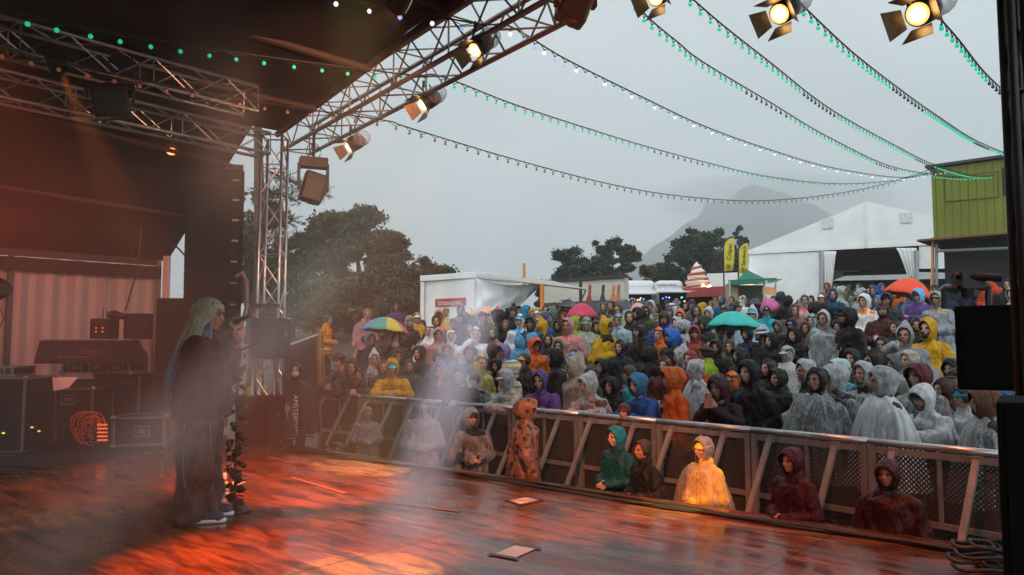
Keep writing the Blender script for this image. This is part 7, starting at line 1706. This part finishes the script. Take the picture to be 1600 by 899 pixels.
group_thing('cloth_fence', (at(470, 600, 13).x, 13, GZ), parts, 'dark cloth fence with wooden post at the left of the audience', 'fence')

# ------------------------------------------------------------------ details on people
def stud(b, pts, nm, mt, r=.006):
    q = MB()
    for p in pts: q.ell(p, (r, r * .6, r), 6, 5)
    return q.build(nm, mt, b)
j_ = joints('cup'); q = MB(); q.loft([[V(r_ * math.cos(a * .39), .0 + r_ * .85 * math.sin(a * .39) - .01, z) for a in range(16)] for z, r_ in ((1.40, .155), (1.47, .115), (1.52, .098))], cap=False); _m = bake(q.mesh('t', [fabric], True), [('SOLIDIFY', dict(thickness=.012))], 'collar'); link('collar', _m, YELLOW, COL['blk'])
# printed shirt under the open black coat, printed raincoat
q = MB(); yb_ = -.192
def printm(b, body, size, col, pos, sx_=1, rz=0):
    return text(body, size, mat('print_' + body[:4].strip(), col, .6), facing(V(*pos), (1, 0, 0), (0, 0, 1)) @ Matrix.Rotation(rz, 4, 'Z'), 'print', b, .001, sx_)
sk = MB(); gm = mat('print_bone', (.30, .29, .28), .6)
sk.loft([[V(w_ * s_, -.176 - .004 * (k % 2), z) for s_ in (-1, 1)] + [V(w_ * s_, -.184, z) for s_ in (1, -1)] for k, (z, w_) in enumerate(((1.16, .035), (1.12, .05), (1.08, .03), (1.0, .018), (.95, .012)))])
for s in (1, -1): sk.path([V(.04 * s, -.182, 1.15), V(.085 * s, -.182, 1.155), V(.10 * s, -.18, 1.2)], .008, 5)
sk.build('skull_print', gm, PRN); printm(PRN, 'CRYPT', .035, (.25, .25, .25), (0, -.186, 1.235))
for k, (ch_, cc) in enumerate((('c', (.7, .08, .03)), ('o', (.75, .12, .03)), ('o', (.8, .28, .02)), ('p', (.8, .45, .03)))): text(ch_, .15, mat('coop_%d' % k, cc, .6), facing(V(-.11 + k * .075, -.215, 1.10), (1, 0, 0), (0, 0, 1)), 'print', COOP, .001)
text('AMSTERDAM', .11, mat('print_pale', (.55, .53, .5), .6), facing(V(.03, -.312, .95), (0, .05, -1), (1, 0, 0)), 'print', AM, .001)
q = MB()
for dx, dz in ((-.10, 1.02), (-.06, 1.06), (-.14, 1.06), (-.10, 1.10)): q.path([V(dx + .022 * math.cos(a * .63), -.30, dz + .022 * math.sin(a * .63)) for a in range(11)], .004, 4)
q.path([V(-.10, -.302, 1.0), V(-.09, -.31, .93), V(-.07, -.315, .88)], .004, 4); q.build('print', mat('print_pale'), AM)
q = MB(); q.ell(joints('down')['hd'] + V(0, -.085, -.05), (.062, .035, .05), 14, 8); q.build('face_mask', mat('mask_grey', (.4, .38, .36), .7), AM, True)
# leopard spots as their own weave
lm = bpy.data.materials.new('leopard_fabric'); lm.use_nodes = True; t = lm.node_tree; b = t.nodes['Principled BSDF']; co = N(t, 'ShaderNodeTexCoord')
vo = N(t, 'ShaderNodeTexVoronoi'); vo.inputs['Scale'].default_value = 15; nz = N(t, 'ShaderNodeTexNoise'); nz.inputs['Scale'].default_value = 20
ad = N(t, 'ShaderNodeMixRGB'); ad.inputs[0].default_value = .06; t.links.new(co.outputs['Object'], ad.inputs[1]); t.links.new(nz.outputs[1], ad.inputs[2]); t.links.new(ad.outputs[0], vo.inputs['Vector'])
rr = N(t, 'ShaderNodeValToRGB'); t.links.new(vo.outputs['Distance'], rr.inputs[0]); el_ = rr.color_ramp.elements; el_[0].position = .0; el_[0].color = (.012, .01, .01, 1); el_[1].position = .42; el_[1].color = (.17, .08, .05, 1); x_ = el_.new(.36); x_.color = (.012, .01, .01, 1)
t.links.new(rr.outputs[0], b.inputs['Base Color']); b.inputs['Roughness'].default_value = .5
for ch_ in LEO.children:
    if ch_.name.startswith(('raincoat', 'hood')): ch_.material_slots[0].link = 'OBJECT'; ch_.material_slots[0].material = lm
# striped jacket of the pastel person
st_ = bpy.data.materials.new('striped_pastel_fabric'); st_.use_nodes = True; t = st_.node_tree; b = t.nodes['Principled BSDF']; co = N(t, 'ShaderNodeTexCoord'); sp = N(t, 'ShaderNodeSeparateXYZ'); t.links.new(co.outputs['Object'], sp.inputs[0])
ml = N(t, 'ShaderNodeMath', operation='MULTIPLY'); ml.inputs[1].default_value = 5.5; t.links.new(sp.outputs['Z'], ml.inputs[0]); fr = N(t, 'ShaderNodeMath', operation='FRACT'); t.links.new(ml.outputs[0], fr.inputs[0])
rr = N(t, 'ShaderNodeValToRGB'); rr.color_ramp.interpolation = 'CONSTANT'; t.links.new(fr.outputs[0], rr.inputs[0]); el_ = rr.color_ramp.elements
el_[0].color = (.65, .30, .25, 1); el_[1].position = .25; el_[1].color = (.65, .58, .45, 1)
for pz, cc in ((.38, (.65, .45, .08, 1)), (.52, (.08, .25, .30, 1)), (.68, (.65, .58, .45, 1)), (.8, (.35, .5, .5, 1))): x_ = el_.new(pz); x_.color = cc
t.links.new(rr.outputs[0], b.inputs['Base Color'])
for o in list(bpy.data.objects):
    if o.get('label', '').startswith('person in a striped pastel'):
        for ch_ in o.children:
            if ch_.name.startswith(('jacket', 'raincoat', 'hood')): ch_.material_slots[0].link = 'OBJECT'; ch_.material_slots[0].material = st_
# reflective bands of the worker's vest, grey cargo bag of the pink raincoat
q = MB()
for z in (.92, 1.06): q.loft([[V((.235 + d_) * math.cos(a * .39), .02 + (.165 + d_) * math.sin(a * .39), z + dz) for a in range(16)] for dz, d_ in ((0, .0), (.04, .0))], cap=False)
q.build('reflective_band', mat('reflector', (.7, .7, .68), .3), HV)
for o in list(bpy.data.objects):
    if o.get('label', '').startswith('woman in a dusty pink'):
        q = MB(); q.ell((.0, -.24, 1.02), (.14, .06, .10), 14, 8); q.build('bag', blackfab, o, True)
# ------------------------------------------------------------------ the singer
def singer():
    sp_ = onz(300, 812, 0); q = MB(); hd = V(0, -.03, 1.53); sh = [(1, V(.16, .0, 1.30)), (-1, V(-.16, .0, 1.30))]; sc = 1.0
    M = None
    headprims(q, hd, .02); cap_(q, V(0, .0, 1.33), hd + V(0, .01, -.05), .05, .045)
    arms = [(V(.165, .0, 1.29), V(.22, -.10, 1.06), V(.05, -.22, 1.30)), (V(-.165, .0, 1.29), V(-.24, -.12, 1.12), V(-.03, -.225, 1.36))]
    for a_, e2, w2 in arms: cap_(q, a_, e2, .046, .038); cap_(q, e2, w2, .036, .025); cap_(q, V(0, .0, 1.33), a_, .055, .05)
    q.loft([[V(rx * math.cos(a * math.pi / 8), ry * math.sin(a * math.pi / 8), z) for a in range(16)] for z, rx, ry in ((1.33, .13, .09), (1.22, .15, .11), (1.05, .125, .10), (.92, .155, .12), (.84, .15, .11))])
    for s in (1, -1):
        cap_(q, V(.085 * s, 0, .85), V(.10 * s, .0, .46), .08, .055); cap_(q, V(.10 * s, 0, .46), V(.11 * s, .03, .08), .052, .036); cap_(q, V(.11 * s, .04, .05), V(.12 * s, -.14, .035), .038, .032)
    me = voxel(q, .008, 2); z = MB(); mesh_to_mb(me, z); facebits(z, hd, .02)
    hand(z, arms[0][2], V(-.4, -.5, .7), V(-.8, .4, .2), .9, side=1); hand(z, arms[1][2], V(.45, -.55, .4), V(.5, .7, 0), .95, side=-1)
    yaw = math.atan2(.12, 1) + math.pi / 2
    b = link('person', z.mesh('person', [skin, brow, eyew, lips], True), None, (.50, .26, .18), (sp_.x + .05, sp_.y, 0), (0, 0, yaw)); tag(b, 'singer with long pale green hair holding a microphone on the stage', 'person')
    q = MB(); n = 22                                     # boxy black jacket
    q.loft([[V((rx) * math.cos(2 * math.pi * i / n), ry * math.sin(2 * math.pi * i / n), zz) for i in range(n)] for zz, rx, ry in ((1.37, .10, .09), (1.33, .19, .13), (1.2, .225, .17), (1.0, .245, .20), (.84, .265, .215), (.77, .26, .21))])
    for a_, e2, w2 in arms: cap_(q, a_, e2, .085, .082); cap_(q, e2, e2.lerp(w2, .86), .082, .058)
    cap_(q, V(0, .01, 1.33), V(0, .0, 1.40), .085, .075); me = voxel(q, .011, 3, 'jacket', [cloth]); wrinkle(me, .035, 6, 5, .7); wrinkle(me, .014, 17, 6, .6); link('jacket', me, b, (.016, .013, .014))
    q = MB()                                             # very wide jeans
    q.loft([[V(rx * math.cos(2 * math.pi * i / n), .01 + ry * math.sin(2 * math.pi * i / n), zz) for i in range(n)] for zz, rx, ry in ((.98, .16, .12), (.85, .19, .15), (.74, .20, .155))])
    for s in (1, -1): q.loft([[V(.115 * s + rx * math.cos(2 * math.pi * i / n), .01 + ry * math.sin(2 * math.pi * i / n), zz) for i in range(n)] for zz, rx, ry in ((.84, .105, .135), (.6, .105, .135), (.35, .108, .138), (.12, .115, .145), (.035, .118, .148), (.02, .11, .14))])
    me = voxel(q, .011, 2, 'jeans', [mat('worn_denim', (.075, .05, .042), .85, var=.6, vs=7, bump=(26, .8, .02))]); wrinkle(me, .045, 6, 3, .9); wrinkle(me, .018, 14, 4, .35); link('jeans', me, b)
    q = MB(); r1 = random.Random(5)
    for k in range(26):
        a = r1.uniform(0, 6.28); zt_ = r1.uniform(.45, .86); L_ = r1.uniform(.1, .4); c = V(.115 * (1 if k % 2 else -1) + .15 * math.cos(a), .01 + .185 * math.sin(a), zt_); q.path([c, c + V(.02 * math.cos(a), .02 * math.sin(a), -L_ * .5), c + V(.03 * math.cos(a + 1), .03 * math.sin(a + 1), -L_)], .0035, 4)
    for k in range(1): q.path([V(-.24, .1 - k * .07 + .05 * math.cos(t_), .75 - .10 * math.sin(t_)) for t_ in [j * .35 for j in range(10)]], .004, 4)
    q.build('straps_and_threads', mat('grey_threads', (.25, .2, .18), .5, .2), b)
    for s in (1, -1):
        q = MB(); cap_(q, V(.12 * s, .05, .06), V(.125 * s, -.17, .045), .05, .045); cap_(q, V(.12 * s, .05, .06), V(.12 * s, .03, .13), .045, .048); me = voxel(q, .009, 1, 'sneaker', [mat('sneaker_blue', (.05, .07, .12), .7)]); sn = link('sneaker', me, b)
        MB().loft([[V(.122 * s + w_ * math.cos(a * .314), -.06 + (.17 if math.sin(a * .314) < 0 else .15) * math.sin(a * .314), zz) for a in range(20)] for zz, w_ in ((.004, .052), (.03, .054))]).build('sole', whitep, sn, True)
    # hair: thick strands over the skull down to the waist, with a fringe
    hm = mat('pale_green_hair', (.33, .34, .24), .45, bump=(70, .6, .006), var=.25, vs=18); hb = mat('blue_hair', (.14, .24, .30), .45, bump=(70, .6, .006), var=.25, vs=18)
    q = MB(); n, m_ = 48, 22; vs = []
    for j in range(m_ + 1):
        for i in range(n):
            ph = 2 * math.pi * i / n; up = math.sin(ph); t0 = R(48) * (1 - .12 * max(0, up) + .75 * max(0, -up)); t_ = t0 + (math.pi - t0) * j / m_; d = V(math.sin(t_) * math.cos(ph), -math.cos(t_), math.sin(t_) * math.sin(ph))
            p = V(d.x * .098, d.y * .116 + .006, d.z * .118 + .022); kk = max(0, (-.0 - p.z) / .09)
            if kk > 0: p.z = -.0 - .46 * kk * (1 + .10 * math.sin(i * 2.3)); p.x *= 1 + .20 * min(kk, 1.2); p.y = max(p.y, -.045) + .15 * min(kk, 1)
            p += V(d.x, d.y, 0) * (.006 * math.sin(i * 3.9 + j * .1)); vs.append(hd + p)
    q.add(vs, [(j * n + i, j * n + (i + 1) % n, (j + 1) * n + (i + 1) % n, (j + 1) * n + i) for j in range(m_) for i in range(n)]); me = bake(q.mesh('t', [hm], True), [('SOLIDIFY', dict(thickness=.014, offset=0))], 'hair'); h_ = link('hair', me, b)
    q = MB()
    for k in range(15):
        u = (k - 7) / 7; q.path([hd + V(.068 * u, -.05, .115 - .012 * u * u), hd + V(.075 * u, -.103 + .045 * u * u, .075), hd + V(.078 * u, -.112 + .05 * u * u, .028)], [.012, .012, .006], 6)
    q.build('fringe', hm, h_, True); q = MB()
    for k in range(26):
        a = -.35 + k * .15; c = hd + V(.10 * math.cos(a), .05 + .06 * math.sin(a), -.05); x0_ = r1.uniform(-.02, .02); q.path([c, c + V(x0_, .10, -.2), c + V(x0_ * 1.5, .17, -.38), c + V(x0_ * 2, .20 + x0_, -.52 - r1.uniform(0, .08))], [.013, .013, .010, .002], 6)
    q2 = MB()
    for k in range(54):
        a = -.55 + k * .078 * (1 if k < 54 else 1); rr_ = r1.uniform(.96, 1.06); c = hd + V(.085 * rr_ * math.cos(a), .03 + .085 * rr_ * math.sin(a), .06); x0_ = r1.uniform(-.015, .015); q2.path([c, hd + V(.112 * rr_ * math.cos(a), .045 + .09 * rr_ * math.sin(a), -.05), hd + V(.13 * rr_ * math.cos(a) + x0_, .09 + .11 * rr_ * math.sin(a), -.2), hd + V(.12 * math.cos(a) + x0_ * 2, .15 + .10 * rr_ * math.sin(a), -.34 - r1.uniform(0, .12))], [.006, .010, .008, .001], 5)
    q2.build('pale_strands', hm, h_, True)
    for k in range(5): q.path([hd + V(-.085, -.03 + k * .012, -.03), hd + V(-.095, -.045 + k * .014, -.15), hd + V(-.10, -.06 + k * .014, -.27)], [.010, .009, .003], 6)
    q.build('blue_strands', hb, h_, True)
    mp_ = W(b, V(.0, -.20, 1.47)); e2 = empty('microphone', mp_, yaw, 'black hand microphone held at the singer mouth', 'microphone'); q = MB(); ax = V(.03, -.9, .42).normalized() * -1
    q.tube(ax * -.02, ax * -.17, .016, .012, 12); q.build('grip', blackm, e2, True); MB().ell(ax * .015, (.027,) * 3, 14, 10).build('grille', mat('mic_mesh', (.2, .2, .2), .35, .8), e2, True); MB().tube(ax * -.165, ax * -.18, .0125, n=12).build('end_ring', mat('mic_ring', (.5, .3, .12), .3, .8), e2)
singer()
# ------------------------------------------------------------------ air: thin haze over the whole place, smoke over the stage
tag(volbox('haze', (-1100, -70, -2), (1100, 1760, 560), .0012, (.87, .905, .925), 0), kind='stuff')
tag(volbox('smoke', (-7.2, .6, .02), (-.5, 11.4, 3.5), .007, (.95, .93, .92), .3), kind='stuff')
tag(volbox('smoke', (-7.0, 6.6, .03), (-1.15, 11.3, 3.9), .017, (.95, .92, .90), .25), kind='stuff')

def beam_smoke(p0, p1, r0_, r1_, dens, col, seed=0):  # added smoke cylinder, the shape of a light beam put into its density
    m = bpy.data.materials.new('beam_shaped_smoke'); m.use_nodes = True; t = m.node_tree; t.nodes.remove(t.nodes['Principled BSDF']); L = t.links.new
    v = N(t, 'ShaderNodeVolumePrincipled'); v.inputs['Color'].default_value = (*col, 1); v.inputs['Anisotropy'].default_value = .1
    Ln = (p1 - p0).length; co = N(t, 'ShaderNodeTexCoord'); sp = N(t, 'ShaderNodeSeparateXYZ'); L(co.outputs['Object'], sp.inputs[0])
    rz_ = N(t, 'ShaderNodeMapRange'); rz_.inputs[1].default_value = 0; rz_.inputs[2].default_value = Ln; rz_.inputs[3].default_value = r0_; rz_.inputs[4].default_value = r1_; L(sp.outputs['Z'], rz_.inputs[0])
    cb = N(t, 'ShaderNodeCombineXYZ'); L(sp.outputs['X'], cb.inputs[0]); L(sp.outputs['Y'], cb.inputs[1]); ln = N(t, 'ShaderNodeVectorMath', operation='LENGTH'); L(cb.outputs[0], ln.inputs[0])
    dv = N(t, 'ShaderNodeMath', operation='DIVIDE'); L(ln.outputs['Value'], dv.inputs[0]); L(rz_.outputs[0], dv.inputs[1])
    mr = N(t, 'ShaderNodeMapRange', interpolation_type='SMOOTHSTEP'); mr.inputs[1].default_value = 1; mr.inputs[2].default_value = .15; mr.inputs[3].default_value = 0; mr.inputs[4].default_value = dens; L(dv.outputs[0], mr.inputs[0])
    e1 = N(t, 'ShaderNodeMapRange', interpolation_type='SMOOTHSTEP'); e1.inputs[1].default_value = 0; e1.inputs[2].default_value = Ln * .35; L(sp.outputs['Z'], e1.inputs[0])
    e2 = N(t, 'ShaderNodeMapRange', interpolation_type='SMOOTHSTEP'); e2.inputs[1].default_value = Ln; e2.inputs[2].default_value = Ln * .6; L(sp.outputs['Z'], e2.inputs[0])
    nn = N(t, 'ShaderNodeTexNoise'); nn.inputs['Scale'].default_value = 2.2; nn.inputs['Detail'].default_value = 2; L(co.outputs['Object'], nn.inputs['Vector'])
    nm_ = N(t, 'ShaderNodeMapRange'); nm_.inputs[1].default_value = .3; nm_.inputs[2].default_value = .7; nm_.inputs[3].default_value = .45; nm_.inputs[4].default_value = 1.3; L(nn.outputs[0], nm_.inputs[0])
    o_ = mr.outputs[0]
    for x_ in (e1, e2, nm_):
        ml = N(t, 'ShaderNodeMath', operation='MULTIPLY'); L(o_, ml.inputs[0]); L(x_.outputs[0], ml.inputs[1]); o_ = ml.outputs[0]
    L(o_, v.inputs['Density']); L(v.outputs[0], t.nodes['Material Output'].inputs['Volume']); m.cycles.volume_step_rate = .2
    q = MB().tube((0, 0, 0), (0, 0, Ln), r0_, r1_, 20); o = q.build('smoke', m); o.location = p0; o.rotation_mode = 'QUATERNION'; o.rotation_quaternion = (p1 - p0).to_track_quat('Z', 'Y'); tag(o, kind='stuff')
beam_smoke(mhp.lerp(BT1, .54), mhp.lerp(BT1, .99), .22, .17, 1.15, (.88, .92, .97))
beam_smoke(mhp.lerp(BT2, .50), mhp.lerp(BT2, 1.0), .28, .26, .17, (.92, .9, .9))
beam_smoke(at(330, -70, 6.2), at(352, 380, 8.6), .50, .60, .30, (.9, .88, .9))
cl = MB().ell((0, 0, 0), (230, 90, 46), 24, 12); me = cl.mesh('t'); wrinkle(me, 14, .012, 3)
m = bpy.data.materials.new('cloud_vapour'); m.use_nodes = True; m.node_tree.nodes.remove(m.node_tree.nodes['Principled BSDF']); v = N(m.node_tree, 'ShaderNodeVolumePrincipled'); v.inputs['Color'].default_value = (.85, .9, .94, 1); v.inputs['Density'].default_value = .0042
m.node_tree.links.new(v.outputs[0], m.node_tree.nodes['Material Output'].inputs['Volume']); me.materials.append(m); o = link('clouds', me, None, None, at(1215, 312, 1380)); tag(o, kind='stuff')
